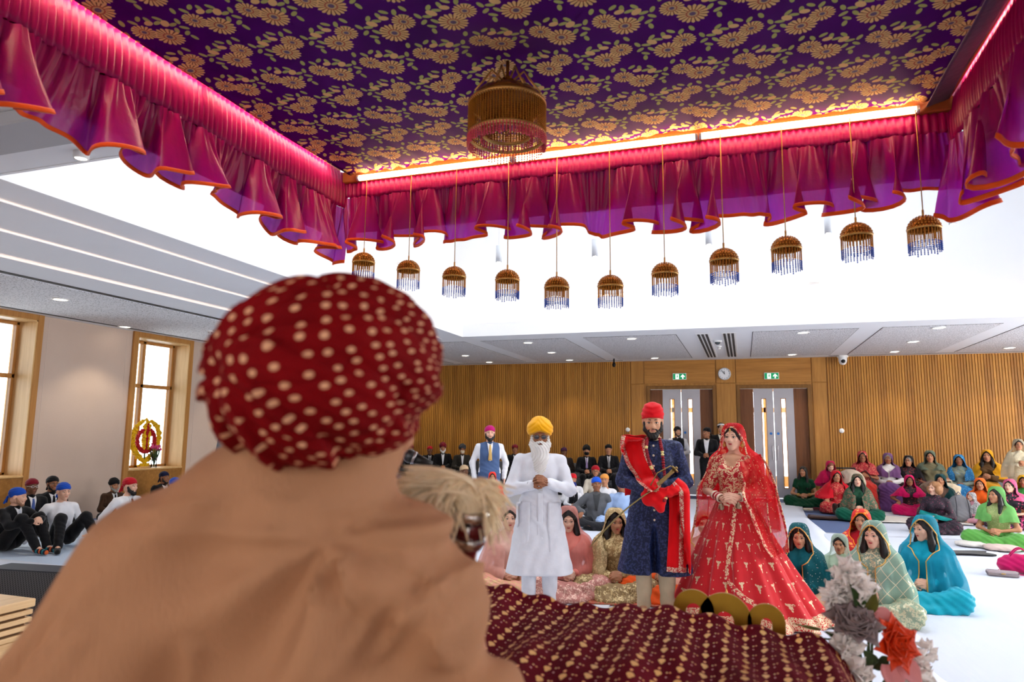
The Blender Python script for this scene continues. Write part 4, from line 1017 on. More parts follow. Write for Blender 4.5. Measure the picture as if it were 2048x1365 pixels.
# ================================================================== the canopy over the dais
KX0, KX1, KY0, KY1, KZ = -2.41, 1.02, 0.15, 3.70, 3.20
def _brocade():
    t = NT('purple_floral_brocade'); x, y, z = t.sep(t.scale(t.coord(), (.64, .64, .64))); a, b = .165, .150
    w = t.noise(t.coord(), 3.0, 2.0)
    row = t.op('FLOOR', t.op('DIVIDE', y, b)); odd = t.op('MODULO', t.op('ABSOLUTE', row), 2.0)
    xs = t.op('ADD', x, t.op('MULTIPLY', odd, a * .5)); col = t.op('FLOOR', t.op('DIVIDE', xs, a)); oddc = t.op('MODULO', t.op('ABSOLUTE', col), 2.0)
    u = t.op('SUBTRACT', xs, t.op('MULTIPLY', t.op('ADD', col, .5), a)); v = t.op('SUBTRACT', y, t.op('MULTIPLY', t.op('ADD', row, .5), b))
    u = t.op('MULTIPLY', u, t.op('SUBTRACT', t.op('MULTIPLY', odd, 2.0), 1.0))          # every other row is mirrored
    purple = t.mix(t.noise(t.coord(), 5.0, 2.0), srgb(58, 0, 80), srgb(92, 0, 122)); colr = purple; mask = None
    def add(m, c):
        nonlocal colr, mask
        colr = t.mix(m, colr, c); mask = m if mask is None else t.op('MAXIMUM', mask, m)
    gold, green = srgb(234, 192, 126), srgb(180, 182, 102)
    def leaf(cx, cy, ang, L, Wd, c=green):
        du = t.op('SUBTRACT', u, cx); dv = t.op('SUBTRACT', v, cy); p = t.op('ADD', t.op('MULTIPLY', du, cos(ang) / L), t.op('MULTIPLY', dv, sin(ang) / L)); q = t.op('ADD', t.op('MULTIPLY', du, -sin(ang) / Wd), t.op('MULTIPLY', dv, cos(ang) / Wd))
        add(t.op('LESS_THAN', t.op('ADD', t.op('MULTIPLY', p, p), t.op('MULTIPLY', q, q)), 1.0), c)
    for cx, cy, an in ((-.055, .03, .6), (-.066, .008, 2.4), (-.048, -.012, .2), (-.07, -.02, 1.2), (-.058, .052, 1.7), (-.038, .012, 1.0), (-.015, -.03, .3), (.0, -.048, 1.5), (-.03, -.045, 2.2), (.02, -.058, .7), (.045, -.05, 2.0), (.062, -.03, .5), (.072, -.058, 1.2), (-.02, .01, 2.0)):
        leaf(cx, cy, an, .0125, .0062)
    leaf(-.032, -.022, .8, .015, .0105, gold); leaf(.008, -.035, .3, .013, .009, gold)
    def flower(cx, cy, r, ph):
        du = t.op('SUBTRACT', u, cx); dv = t.op('SUBTRACT', v, cy); d = t.op('SQRT', t.op('ADD', t.op('MULTIPLY', du, du), t.op('MULTIPLY', dv, dv))); an = t.op('ARCTAN2', dv, du)
        s = t.op('SINE', t.op('ADD', t.op('MULTIPLY', an, 17.0), ph)); rim = t.op('MULTIPLY', r, t.op('ADD', .93, t.op('MULTIPLY', s, .07)))
        add(t.op('LESS_THAN', d, rim), t.mix(t.op('GREATER_THAN', s, -.55), srgb(116, 70, 48), gold))
        add(t.op('LESS_THAN', d, r * .42), srgb(178, 92, 66)); add(t.op('LESS_THAN', d, r * .33), srgb(206, 172, 116)); add(t.op('LESS_THAN', d, r * .20), srgb(110, 92, 116))
    flower(.004, .030, .039, .3); flower(.05, -.008, .031, 1.1)
    t.base(colr); t.set(Roughness=t.map(mask, 0, 1, .6, .6)); t.b.inputs['Specular IOR Level'].default_value = .06
    t.bump(t.op('ADD', t.op('MULTIPLY', mask, .5), t.op('MULTIPLY', w, .4)), .5, .006); return t.m
def _satin(name, refl, thru, alpha, rough=.35, tl=.45):
    t = NT(name); v = t.coord(); n = t.noise(t.scale(v, (30, 30, 3)), 2.0, 3.0); c = srgb(*refl)
    t.base(t.mix(n, mulc(c, .75), mulc(c, 1.15))); t.set(Roughness=rough); t.b.inputs['Sheen Weight'].default_value = .1; t.b.inputs['Sheen Tint'].default_value = srgb(255, 90, 190)
    t.bump(t.noise(v, 45, 3.0), .3, .006)
    tr = t.new('ShaderNodeBsdfTranslucent'); tr.inputs[0].default_value = srgb(*thru)
    m1 = t.new('ShaderNodeMixShader'); m1.inputs[0].default_value = tl; t.t.links.new(t.b.outputs[0], m1.inputs[1]); t.t.links.new(tr.outputs[0], m1.inputs[2])
    tp = t.new('ShaderNodeBsdfTransparent'); tp.inputs[0].default_value = srgb(200, 120, 225); m2 = t.new('ShaderNodeMixShader'); m2.inputs[0].default_value = alpha
    t.t.links.new(tp.outputs[0], m2.inputs[1]); t.t.links.new(m1.outputs[0], m2.inputs[2]); t.t.links.new(m2.outputs[0], t.out.inputs[0]); return t.m
m_broc = _brocade(); m_satin = _satin('magenta_shot_satin', (184, 0, 98), (130, 24, 186), .90, .35, .25); m_band = _satin('gathered_magenta_band', (204, 0, 112), (190, 10, 130), 1.0, .4)
m_backing = cloth('dark_magenta_backing', (92, 4, 62)); m_hem = cloth('orange_hem_tape', (226, 84, 18), .6); m_purple = cloth('plain_purple_satin', (66, 8, 74), .4, .4)
m_tube = glow('warm_tube_light', (255, 214, 166), 16.0); m_tubes = glow('side_tube_light', (255, 216, 176), 46.0); m_tuber = glow('rear_tube_light', (255, 206, 152), 9.0); m_bar = plain('varnished_rail', (170, 92, 40), .4, var=.15, scale=12)
m_goldbead = plain('amber_gold_beads', (196, 132, 46), .25, metal=.55, var=.3, scale=80); m_bluebead = plain('blue_glass_beads', (36, 78, 176), .2, var=.25, scale=80); m_pinkbead = plain('rose_glass_beads', (206, 76, 92), .2, var=.25, scale=80)
m_amber = plain('amber_dome', (150, 92, 30), .25, metal=.6, var=.35, scale=60)

can = empty('canopy', ((KX0 + KX1) / 2, (KY0 + KY1) / 2, KZ), 0, 'purple gold floral canopy with magenta frilled valances above the dais', 'canopy')
OFF = np.array([(KX0 + KX1) / 2, (KY0 + KY1) / 2, KZ])
def cpart(nm, mb, m, par=can, th=0.0, smooth=True):
    o = mb.build(nm, m, None, smooth=smooth)
    if par is can: o.parent = can; o.location = tuple(-OFF)
    else: o.parent = par
    if th: solid(o, th)
    return o
def fab(u, v):
    X = (KX0 + .07) + (KX1 - .11 - KX0 - .07) * u; Y = KY0 + (KY1 - .055 - KY0) * v
    sag = .035 * sin(pi * u) * sin(pi * min(1, v * 1.05)); nf = max(0, (v - .80) / .2)
    wr = .018 * nf + .006 * nf * nf * (sin(38 * X + 5 * sin(6 * X) + 12 * v) + .7 * sin(71 * X - 20 * v)) + .004 * sin(9 * X + 3 * Y) * sin(4 * Y)
    pk = .05 * math.exp(-((X + .92) ** 2 + (Y - 2.6) ** 2) / .05)
    return (X, Y, KZ + .012 - sag + wr + pk * .5 - .02 * math.exp(-u / .015))
cpart('brocade_ceiling', MB().grid(fab, 150, 130), m_broc, th=.004)
cpart('side_band', MB().grid(lambda u, v: (KX1 - .12 + .10 * u, KY0 + (KY1 - KY0) * v, KZ + .005 + .03 * u + .004 * sin(30 * v)), 6, 60), m_purple, th=.004)
cpart('piping', MB().tube([(KX1 - .02, KY0, KZ + .035), (KX1 - .02, KY1, KZ + .035)], .007, 6), m_hem)
# rails
for lo, hi in (((KX0, KY1 - .04, KZ - .025), (KX1, KY1, KZ + .05)), ((KX0 - .045, KY0, KZ + .03), (KX0 - .012, KY1 - .04, KZ + .09)), ((KX1 + .012, KY0, KZ + .05), (KX1 + .045, KY1 - .04, KZ + .11)), ((KX0, KY0 - .02, KZ - .02), (KX1, KY0 + .02, KZ + .05))):
    cpart('rail', MB().box(lo, hi, bev=.006), m_bar, smooth=False)
# tube lights on all four sides
def tubelight(a, b, r=.017, mt=None):
    a, b = np.array(a), np.array(b); d = (b - a) / np.linalg.norm(b - a)
    o = cpart('tube_light', MB().tube([a + d * .012, b - d * .012], r, 12), mt or m_tube)
    for p, q in ((a, a + d * .014), (b - d * .014, b)): cpart('tube_cap', MB().tube([p, q], r + .002, 12), m_white, o)
for i in range(3):
    L = (.87 + 2.28) / 3; tubelight((-2.28 + i * L, 3.635, KZ - .016), (-2.28 + (i + 1) * L - .006, 3.635, KZ - .016))
    tubelight((-2.28 + i * L, KY0 + .05, KZ - .01), (-2.28 + (i + 1) * L - .006, KY0 + .05, KZ - .01), mt=m_tuber)
    S = (3.5 - .4) / 3; tubelight((KX0 + .05, .4 + i * S, KZ + .055), (KX0 + .05, .4 + (i + 1) * S - .006, KZ + .055), .012, m_tubes)
    tubelight((KX1 - .035, .4 + i * S, KZ + .075), (KX1 - .035, .4 + (i + 1) * S - .006, KZ + .075), .012, m_tubes)
# valances
def valance(A, B, nrm, ztop, zseam, zbot, seed, flip=1):
    A, B, nrm = (np.array(v, float) for v in (A, B, nrm)); L = np.linalg.norm(B - A); d = (B - A) / L; r = random.Random(seed); ph = [r.uniform(0, 6.28) for _ in range(8)]
    lam = .29
    def phi(s): return 2 * pi * s / lam + 1.5 * sin(2 * pi * s / .83 + ph[0]) + .6 * sin(2 * pi * s / .41 + ph[1])
    def band(u, v):
        s = u * L; pl = sin(2 * pi * s / .034 + 2.0 * sin(s * 9 + ph[2])); o = .0085 * pl * (1 - .3 * v) - .01 + .012 * sin(pi * v) + .026 * v
        return A + d * s + nrm * o + np.array([0, 0, ztop + (zseam - ztop) * v + .006 * v * sin(phi(s) + 1)])
    def ruff(u, v, ex=0.0):
        s = u * L; f = phi(s); a = .010 + .088 * v ** 1.15; o = a * sin(f) + .25 * a * sin(2.3 * f + ph[3]) + .02 * (1 - v) + .05 * v * .3
        o += .007 * (1 - v) ** 1.2 * sin(2 * pi * s / .03 + 2 * sin(9 * s)) + .007 * sin(2 * pi * s / .075 + 2 * sin(5 * s) + 3 * v)
        sl = .062 * v ** 1.2 * sin(2 * f + .6) * flip; zz = zseam + (zbot - zseam) * v - .028 * v * cos(f) - .03 * v * sin(s * 2.1 + ph[4])
        return A + d * (s + sl) + nrm * (o + ex) + np.array([0, 0, zz])
    n = int(L / .0085)
    cpart('gathered_band', MB().grid(band, n, 8), m_band, th=.003)
    rf = cpart('frill', MB().grid(ruff, n, 22), m_satin)
    o = MB().grid(lambda u, v: ruff(u, .945 + .055 * v), n, 3).build('hem_tape', m_hem, rf); solid(o, .007)
    out = A - nrm * .06; cpart('backing_strip', MB().grid(lambda u, v: out + d * (u * L) - nrm * .004 * sin(u * L * 14 + ph[5]) + np.array([0, 0, ztop + .02 + (zbot + .13 - ztop - .02) * v]), 60, 4), m_backing, th=.003)
valance((KX0, KY1, 0), (KX1, KY1, 0), (0, -1, 0), KZ + .045, 3.075, 2.735, 11)
valance((KX0, KY0, 0), (KX0, KY1, 0), (1, 0, 0), KZ + .05, 3.005, 2.690, 12, -1)
valance((KX1, KY0, 0), (KX1, KY1, 0), (-1, 0, 0), KZ + .07, 3.01, 2.66, 13, 1)
valance((KX0, KY0, 0), (KX1, KY0, 0), (0, 1, 0), KZ + .045, 3.075, 2.735, 14)
for x, y in ((KX0, KY1), (KX1, KY1), (KX0, KY0), (KX1, KY0)):
    cpart('hanging_rod', MB().tube([(x, y, KZ), (x, y, ZC if y < 3 else 7.5)], .004, 6), m_steel)

# bead lamps hung along the front rail
def strings(m, r, n, z0, z1, rb, segs, jit=0.0, c=(0, 0), seed=1):
    q = random.Random(seed)
    for i in range(n):
        a = 2 * pi * i / n; e = z1 + q.uniform(-jit, jit); zz = np.linspace(z0, e, segs * 2 + 1)
        m.tube([(c[0] + r * cos(a), c[1] + r * sin(a), z) for z in zz], [rb if k % 2 else rb * .35 for k in range(len(zz))], 5)
def bead_lamp():
    o = empty('bead_lamp', (0, 0, 0)); H = .062; r = .066
    MB().lathe([(.004, H)] + [(r * sin(a) * (1 + .02 * (k % 2)), H * cos(a)) for k, a in enumerate(np.linspace(.15, pi / 2, 9))], n=24).build('dome', m_amber, o)
    dm = MB()
    for k, a in enumerate(np.linspace(.25, 1.5, 7)):
        rr, zz = r * sin(a) * 1.02, H * cos(a); nb = max(6, int(rr * 2 * pi / .013))
        for i in range(nb): dm.ball((rr * cos(2 * pi * (i + .5 * (k % 2)) / nb), rr * sin(2 * pi * (i + .5 * (k % 2)) / nb), zz), .0048, 5, 3)
    s = dm.build('dome_beads', m_goldbead, o); s['kind'] = 'stuff'
    MB().lathe([(r + .002, .004), (r + .005, 0), (r + .002, -.006), (r - .002, -.002)], n=28).build('rim', m_gold, o)
    f = MB(); strings(f, r, 30, -.004, -.062, .0031, 8, .004); strings(f, r * .62, 16, .0, -.05, .0028, 7, .003, seed=2); s = f.build('bead_fringe', m_goldbead, o); s['kind'] = 'stuff'
    f = MB(); strings(f, r, 30, -.062, -.106, .0034, 5, .007, seed=3); s = f.build('blue_fringe', m_bluebead, o); s['kind'] = 'stuff'
    MB().tube([(0, 0, H), (0, 0, H + .03)], .005, 6).build('finial', m_gold, o)
    return o
def cord(o, z):
    a = -o.rotation_euler.z; h = .068 / o.scale.z; MB().tube([(0, 0, .08), (0, 0, z - .012), (-h * .5 * sin(a), h * .5 * cos(a), z - .008), (-h * sin(a), h * cos(a), z + .004)], .0026, 5).build('cord', m_gold, o)
pend = [(-2.19, 2.68), (-1.88, 2.61), (-1.58, 2.55), (-1.25, 2.51), (-.96, 2.45), (-.66, 2.44), (-.37, 2.49), (-.07, 2.54), (.23, 2.58), (.55, 2.62), (.84, 2.63)]
nth = ['first', 'second', 'third', 'fourth', 'fifth', 'sixth', 'seventh', 'eighth', 'ninth', 'tenth', 'eleventh']
proto = bead_lamp()
for i, (x, zt) in enumerate(pend):
    o = proto if i == 0 else copy_tree(proto); o.location = (x, 3.60, zt - .062); o.rotation_euler = (0, 0, i * .37); o.scale = (1.0 + .05 * (i > 6),) * 3
    tag(o, 'gold bead lamp with blue fringe, %s from the frame left' % nth[i], 'hanging lamp', 'bead lamps along the canopy front')
for o in [x for x in bpy.data.objects if x.name.startswith('bead_lamp')]: cord(o, (KZ - .02 - o.location.z) / o.scale.z)

# chandelier below the canopy middle
ch = empty('bead_chandelier', (-.92, 2.62, 0), 0, 'round gold and rose bead chandelier below the canopy', 'chandelier')
MB().tube([(0, 0, 3.19), (0, 0, 3.06)], .008, 8).build('stem', m_amber, ch)
MB().lathe([(.012, 3.12), (.03, 3.10), (.02, 3.08), (.045, 3.065), (.09, 3.055), (.13, 3.035), (.158, 3.0), (.163, 2.985)], n=36).build('crown', m_amber, ch)
lv = MB()
for i in range(8):
    a = 2 * pi * i / 8; lv.tube([(.03 * cos(a), .03 * sin(a), 3.10), (.075 * cos(a), .075 * sin(a), 3.13), (.10 * cos(a), .10 * sin(a), 3.09), (.15 * cos(a), .15 * sin(a), 3.02)], .005, 5)
lv.build('scroll_work', m_gold, ch)
for z, r in ((2.985, .166), (2.845, .166), (2.86, .11)): MB().lathe([(r - .004, z + .008), (r + .003, z + .005), (r + .003, z - .005), (r - .004, z - .008), (r - .004, z + .008)], n=40).build('ring', m_gold, ch)
f = MB(); strings(f, .165, 84, 2.985, 2.846, .0042, 14); strings(f, .11, 46, 2.99, 2.87, .004, 11); s = f.build('gold_bead_curtain', m_goldbead, ch); s['kind'] = 'stuff'
f = MB(); strings(f, .167, 76, 2.846, 2.792, .0048, 5, .005, seed=5); strings(f, .11, 40, 2.87, 2.82, .0045, 5, .004, seed=6); s = f.build('rose_bead_fringe', m_pinkbead, ch); s['kind'] = 'stuff'
for z in np.linspace(2.965, 2.86, 8):
    pass
# ================================================================== the couple, the elder and the guests
C_ = lambda n, rgb, **k: cloth('cloth_' + n, rgb, **k)
def bare(mat): return mat
def place(px, py, ztop, rz, Hy=0.0, s=1.0):
    p = onz(px, py, ztop); return (p[0] + s * Hy * sin(rz), p[1] - s * Hy * cos(rz))
def face(xy, extra=0.0):
    """turn so that the figure looks at the dais"""
    return math.atan2(xy[0] - (-.5), -(1.6 - xy[1])) * -1 + extra if False else math.atan2(-.4 - xy[0], xy[1] - 1.8) + extra
ZT = {('stand', 0): 1.74, ('floor', 0): .90, ('bench', 0): 1.265, ('knees', 0): .895, ('recline', 0): .90}
HY = {'stand': -.012, 'floor': .02, 'bench': .03, 'knees': .015, 'recline': .155}
def guest(label, px, py, kind, s=1.0, turn=0.0, extra_top=0.0, rz=None, Y=None, X=None, **kw):
    if Y is not None:
        p = ony(px, py, Y); s = (p[2] - .02) / (ZT[kind, 0] + extra_top); r = face(p, turn) if rz is None else rz; H = HY[kind] * s
        return person(label, (p[0] + H * sin(r), p[1] - H * cos(r)), r, kind, scale=s, **kw)
    if X is not None:
        p = onx(px, py, X); s = (p[2] - .02) / (ZT[kind, 0] + extra_top); r = face(p, turn) if rz is None else rz; H = HY[kind] * s
        return person(label, (p[0] + H * sin(r), p[1] - H * cos(r)), r, kind, scale=s, **kw)
    zt = (ZT[kind, 0] + extra_top) * s + .02; p = onz(px, py, zt); r = face(p, turn) if rz is None else rz
    return person(label, place(px, py, zt, r, HY[kind], s), r, kind, scale=s, **kw)

# ---------------------------------------------------------------- the groom
def _navy():
    t = NT('navy_brocade'); v = t.coord(); n = t.noise(v, 55, 3); m = t.op('GREATER_THAN', n, .53)
    t.base(t.mix(m, srgb(8, 16, 52), srgb(18, 34, 84))); t.set(Roughness=t.map(m, 0, 1, .8, .5)); t.b.inputs['Sheen Weight'].default_value = .25; t.b.inputs['Sheen Tint'].default_value = srgb(80, 110, 200); t.bump(n, .3, .004); return t.m
m_navy = _navy(); m_redst = C_('stole_red', (222, 12, 20)); m_bord = embroidered('stole_border', (196, 60, 60), (226, 206, 176), 150, .55); m_beige = C_('beige_pyjama', (200, 178, 146)); m_redtur = C_('groom_turban', (206, 8, 22))
m_flor = plain('garland_red', (140, 8, 26), .6, var=.3, scale=60); m_flow = plain('garland_cream', (236, 214, 140), .6, var=.2, scale=60); m_but = plain('gold_button', (220, 200, 170), .3, metal=.6)
def groom_extras(root, J, Mx, onhead):
    T = torso_prims(J, .02, False, 1.08) + sleeve_prims(J, .016) + [cap((s * .055, 0, .98), (s * .105, 0, .34), .135, .18) for s in (-1, 0, 1)] + J['hp']
    T0 = torso_prims(J, .02, False, 1.08)
    # stole over one shoulder, across to the hands, its end hanging on the other side
    g = ribbon(T, [(-.155, 1.47), (-.165, 1.40), (-.13, 1.28), (-.06, 1.16), (.0, 1.09), (.02, 1.06)], .20, .016, 44, 12, .006, 2.5, -.15, taper=[1, 1.05, 1, .85, .55, .4]); a = add_np('stole', g, m_redst, root, .006)
    V = g[0].reshape(45, 13, 3); fr = lambda c0, c1: (V[:, c0:c1 + 1].reshape(-1, 3) + [0, -.007, 0], np.array([(j * (c1 - c0 + 1) + i, j * (c1 - c0 + 1) + i + 1, (j + 1) * (c1 - c0 + 1) + i + 1, (j + 1) * (c1 - c0 + 1) + i) for j in range(44) for i in range(c1 - c0)]))
    add_np('stole_border', fr(0, 2), m_bord, a, .003); add_np('stole_border', fr(10, 12), m_bord, a, .003)
    bk = MB().grid(lambda u, v: (-.155 + (u - .5) * .2, np.interp(v, [0, .3, 1], [-.06, .13, .20]), 1.485 - .02 * (u - .5) ** 2 - max(0, v - .3) * .75 + .006 * sin(9 * u)), 8, 16); bk = bk.build('stole_back', m_redst, root); solid(bk, .006)
    g2 = ribbon(T, [(.15, 1.10), (.205, 1.04), (.205, .90), (.20, .70), (.19, .46), (.185, .40)], .185, .022, 40, 10, .010, 2.5, -.2, seed=1, taper=[.7, .9, .85, .9, 1, 1]); b = add_np('stole_end', g2, m_redst, root, .006); V2 = g2[0].reshape(41, 11, 3)
    qs = lambda k, n: np.array([(j * k + i, j * k + i + 1, (j + 1) * k + i + 1, (j + 1) * k + i) for j in range(n) for i in range(k - 1)])
    add_np('stole_border', (V2[:, 5:8].reshape(-1, 3) + [0, -.008, 0], qs(3, 40)), m_bord, b, .003); add_np('stole_border', (V2[35:, :].reshape(-1, 3) + [0, -.007, 0], qs(11, 5)), m_bord, b, .003)
    wv, wq = sdf_mesh([ell((-.02, -.24, .985), (.075, .06, .07)), ell((.05, -.23, .95), (.05, .05, .09)), cap((.05, -.24, 1.02), (.17, -.2, 1.05), .05, .045), cap((-.06, -.24, 1.0), (-.03, -.245, 1.10), .035, .03)], .01, .03, wrinkle(4, .005)); add_np('stole_knot', (wv, wq), m_redst, root)
    # collar, buttons
    N = J['N']; MB().lathe([(.068, 0), (.072, .03), (.068, .048)], N + np.array([0, -.004, -.022]), 24).build('collar', embroidered('collar_gold', (150, 120, 80), (232, 214, 176), 170, .6), root)
    for z in (1.40, 1.32, 1.235, .88, .80): y = float(front_y(T0 + T[-0:0] + [cap((s * .055, 0, .98), (s * .105, 0, .34), .135, .18) for s in (-1, 0, 1)], 0.0, z)); MB().ball((0.004, y - .006, z), (.010, .006, .010), 10, 6).build('button', m_but, root)
    # garland
    for sgn, pts in ((-1, [(-.045, 1.46), (-.055, 1.38), (-.03, 1.25), (.03, 1.14), (.075, 1.08)]), (1, [(.055, 1.46), (.075, 1.36), (.085, 1.22), (.10, 1.10), (.105, 1.0), (.085, .97)])):
        u = np.linspace(0, 1, 34); pp = np.array(pts); x = np.interp(u, np.linspace(0, 1, len(pp)), pp[:, 0]); z = np.interp(u, np.linspace(0, 1, len(pp)), pp[:, 1]); y = front_y(T0, x, z); y = np.interp(u, u[~np.isnan(y)], y[~np.isnan(y)]) - .034
        if sgn == 1: y = np.minimum(y, np.interp(u, [0, .6, 1], [0, -.2, -.30]))
        m, m2 = MB(), MB()
        for i in range(34): (m2 if i % 11 in (7, 8) else m).ball((x[i], y[i], z[i]), (.0155, .0155, .011), 7, 5)
        gg = m.build('garland', m_flor, root); gg['kind'] = 'stuff'; m2.build('garland_flower', m_flow, gg)['kind'] = 'stuff'
    # curved sword held point down
    sw = MB(); t = np.linspace(0, 1, 16); a_, b_ = np.array([-.02, -.30, 1.045]), np.array([-.50, -.42, .60]); P = [a_ + (b_ - a_) * k + np.array([.0, .0, .035 * sin(pi * k)]) for k in t]
    so = sw.tube(P, [.013] * 13 + [.012, .009, .003], 10, flat=.45).build('sword_blade', plain('gilt_blade', (150, 132, 82), .3, metal=.85, var=.2, scale=20), root); 
    MB().tube([p + np.array([0.004, -.005, .006]) for p in P[1:-1]], .0035, 6).build('sword_fuller', m_ink, so)
    h0, h1 = np.array([.0, -.295, 1.06]), np.array([.17, -.26, 1.215]); m_hilt = plain('sword_hilt_brass', (142, 116, 70), .35, metal=.8, var=.25, scale=30)
    hl = MB().tube([h0 + (h1 - h0) * k for k in (0, .2, .4, .6, .8, 1)], [.020, .016, .018, .016, .015, .020], 12); d = (h1 - h0) / np.linalg.norm(h1 - h0); hl.tube([h1, h1 + d * .012], [.036, .034], 16); hl.ball(h1 + d * .02, .013, 10, 6); hl.build('sword_hilt', m_hilt, root)
    MB().tube([h1 + d * .01, h1 + np.array([-.03, -.02, .03]), (h0 + h1) / 2 + np.array([-.05, -.02, .05]), h0 + np.array([-.02, -.02, .03])], .005, 6).build('knuckle_guard', m_hilt, root)
gxy = onz(1312, 1240, 0)[:2]
person('bridegroom in navy brocade coat and red turban holding a curved sword', gxy, face(gxy, .02), 'stand', False, 'clasp', 1.045, 'warm', (.02, .22, 0), 'hero_m', 1.08, beard=('full', m_ink), cover=('patka', m_redtur),
       top=('kurta', m_navy, dict(hem=.36, flare=.05, fold=.003, slit=[((.0, -.30, .42), (.045, .25, .42), None)])), bottom=('trousers', m_beige), extras=[groom_extras, shoes(C_('beige_sock', (214, 200, 176)))], seed=4)

# ---------------------------------------------------------------- the elder in white
m_wk = C_('white_kurta', (226, 228, 236)); m_yel = C_('yellow_turban', (238, 168, 8), rough=.7)
def elder_extras(root, J, Mx, onhead):
    P = []; B = [cap((s * .068, -.02, .0), (s * .070, -.045, -.07), .020, .028) for s in (-1, 1)] + [cap((s * .06, -.05, -.07), (s * .035, -.085, -.20), .036, .04) for s in (-1, 1)] + [cap((0, -.08, -.10), (0, -.13, -.46), .062, .030), cap((.02, -.09, -.2), (.055, -.12, -.40), .045, .014), cap((-.02, -.09, -.2), (-.05, -.12, -.38), .045, .014)] + [cap((s * .006, -.108, -.040), (s * .052, -.088, -.062), .013, .010) for s in (-1, 1)]
    f = lump(8, 6, (60, 110)); disp = lambda X, Y, Z: .004 * f(X, Y, Z) + .0035 * np.sin(230 * X + 26 * np.sin(11 * Z))
    onhead('beard', ('elderbeard',), lambda: sdf_mesh(B, .0055, .02, disp, sub=[ell((0, -.115, -.060), (.022, .02, .007))], ksub=.006), m_whitehair)
    onhead('spectacle_lens', ('lenses',), g_lenses, plain('tinted_lens', (70, 70, 78), .1, spec=.6))
    T = torso_prims(J, .02, False, 1.05) + [cap((s * .055, 0, .98), (s * .105, 0, .34), .135, .16) for s in (-1, 0, 1)]
    for x0, x1 in ((-.15, -.17), (.13, .15)): add_np('kurta_front_fold', ribbon(T, [(x0, 1.02), (x0, .8), (x1, .56)], .12, .012, 24, 6, .003, 1.2, -.15), m_wk, root, .006)
    add_np('placket', ribbon(T, [(0, 1.10), (0, .7), (0, .40)], .05, .010, 24, 4, .001, 1, -.15), m_wk, root, .004)
    w = J['W'][1]; d = (w - J['E'][1]) / np.linalg.norm(w - J['E'][1]); MB().tube([w - d * .012, w + d * .012], .034, 14).build('wrist_watch', plain('watch_steel', (90, 88, 80), .3, metal=.8), root)
    w = J['W'][0]; d = (w - J['E'][0]) / np.linalg.norm(w - J['E'][0]); a = np.cross(d, [0, 0, 1.0]); a /= np.linalg.norm(a); b = np.cross(d, a)
    MB().tube([w - d * .02 + .042 * (cos(t) * a + sin(t) * b) for t in np.linspace(0, 2 * pi, 17)], .004, 6, caps=False).build('steel_bangle', m_steel, root)
exy = onz(1078, 1238, 0)[:2]
person('standing elder in white kurta with yellow turban and long white beard', exy, face(exy), 'stand', False, 'chest', .955, 'brown', (.0, .08, 0), 'hero_m', 1.05, cover=('bigturban', m_yel), glasses=plain('thin_gilt_frame', (90, 80, 60), .3, metal=.7), brow=m_greybrow,
       top=('kurta', m_wk, dict(hem=.38, flare=.05, fold=.004)), bottom=('trousers', C_('white_trousers', (222, 224, 232))), extras=[elder_extras], seed=2)

# ---------------------------------------------------------------- the bride
m_bred = C_('bridal_red', (214, 6, 24)); m_chol = embroidered('bridal_blouse', (188, 8, 30), (226, 192, 150), 95, .60); m_brdr = embroidered('bridal_border', (196, 10, 32), (228, 196, 156), 120, .62)
def _skirt():
    t = NT('bridal_skirt_red'); u, v, _ = t.sep(t.coord('UV')); c = t.mix(t.noise(t.coord(), 8, 3), srgb(188, 2, 20), srgb(224, 8, 26)); g = srgb(232, 200, 160)
    a, b = 1 / 22., .15; row = t.op('FLOOR', t.op('DIVIDE', v, b)); odd = t.op('MODULO', row, 2.0); us = t.op('ADD', u, t.op('MULTIPLY', odd, a * .5)); col = t.op('FLOOR', t.op('DIVIDE', us, a))
    p = t.op('MULTIPLY', t.op('SUBTRACT', us, t.op('MULTIPLY', t.op('ADD', col, .5), a)), 3.0); q = t.op('SUBTRACT', v, t.op('MULTIPLY', t.op('ADD', row, .5), b)); m = 0.0
    def blob(cx, cy, rx, ry):
        nonlocal m
        x = t.op('DIVIDE', t.op('SUBTRACT', p, cx), rx); y = t.op('DIVIDE', t.op('SUBTRACT', q, cy), ry); m = t.op('MAXIMUM', m, t.op('LESS_THAN', t.op('ADD', t.op('MULTIPLY', x, x), t.op('MULTIPLY', y, y)), 1.0))
    blob(0, -.008, .014, .012); blob(0, .012, .009, .012); blob(0, .03, .004, .012); blob(.016, -.014, .006, .008); blob(-.016, -.014, .006, .008)
    blob(.05, .045, .005, .005); blob(-.04, -.05, .005, .006); blob(.045, -.02, .004, .004)
    vo = t.new('ShaderNodeTexVoronoi'); t.put(vo.inputs['Vector'], t.coord()); vo.inputs['Scale'].default_value = 120; lace = t.op('LESS_THAN', vo.outputs['Distance'], .6)
    m = t.op('MULTIPLY', m, t.op('LESS_THAN', vo.outputs['Distance'], .75)); hem = t.op('MULTIPLY', t.op('GREATER_THAN', v, .90), lace); m = t.op('MAXIMUM', m, hem)
    t.base(t.mix(m, c, g)); t.set(Roughness=t.map(m, 0, 1, .75, .35), Metallic=t.map(m, 0, 1, 0, .25)); t.b.inputs['Sheen Weight'].default_value = .2; t.bump(m, .4, .003); return t.m
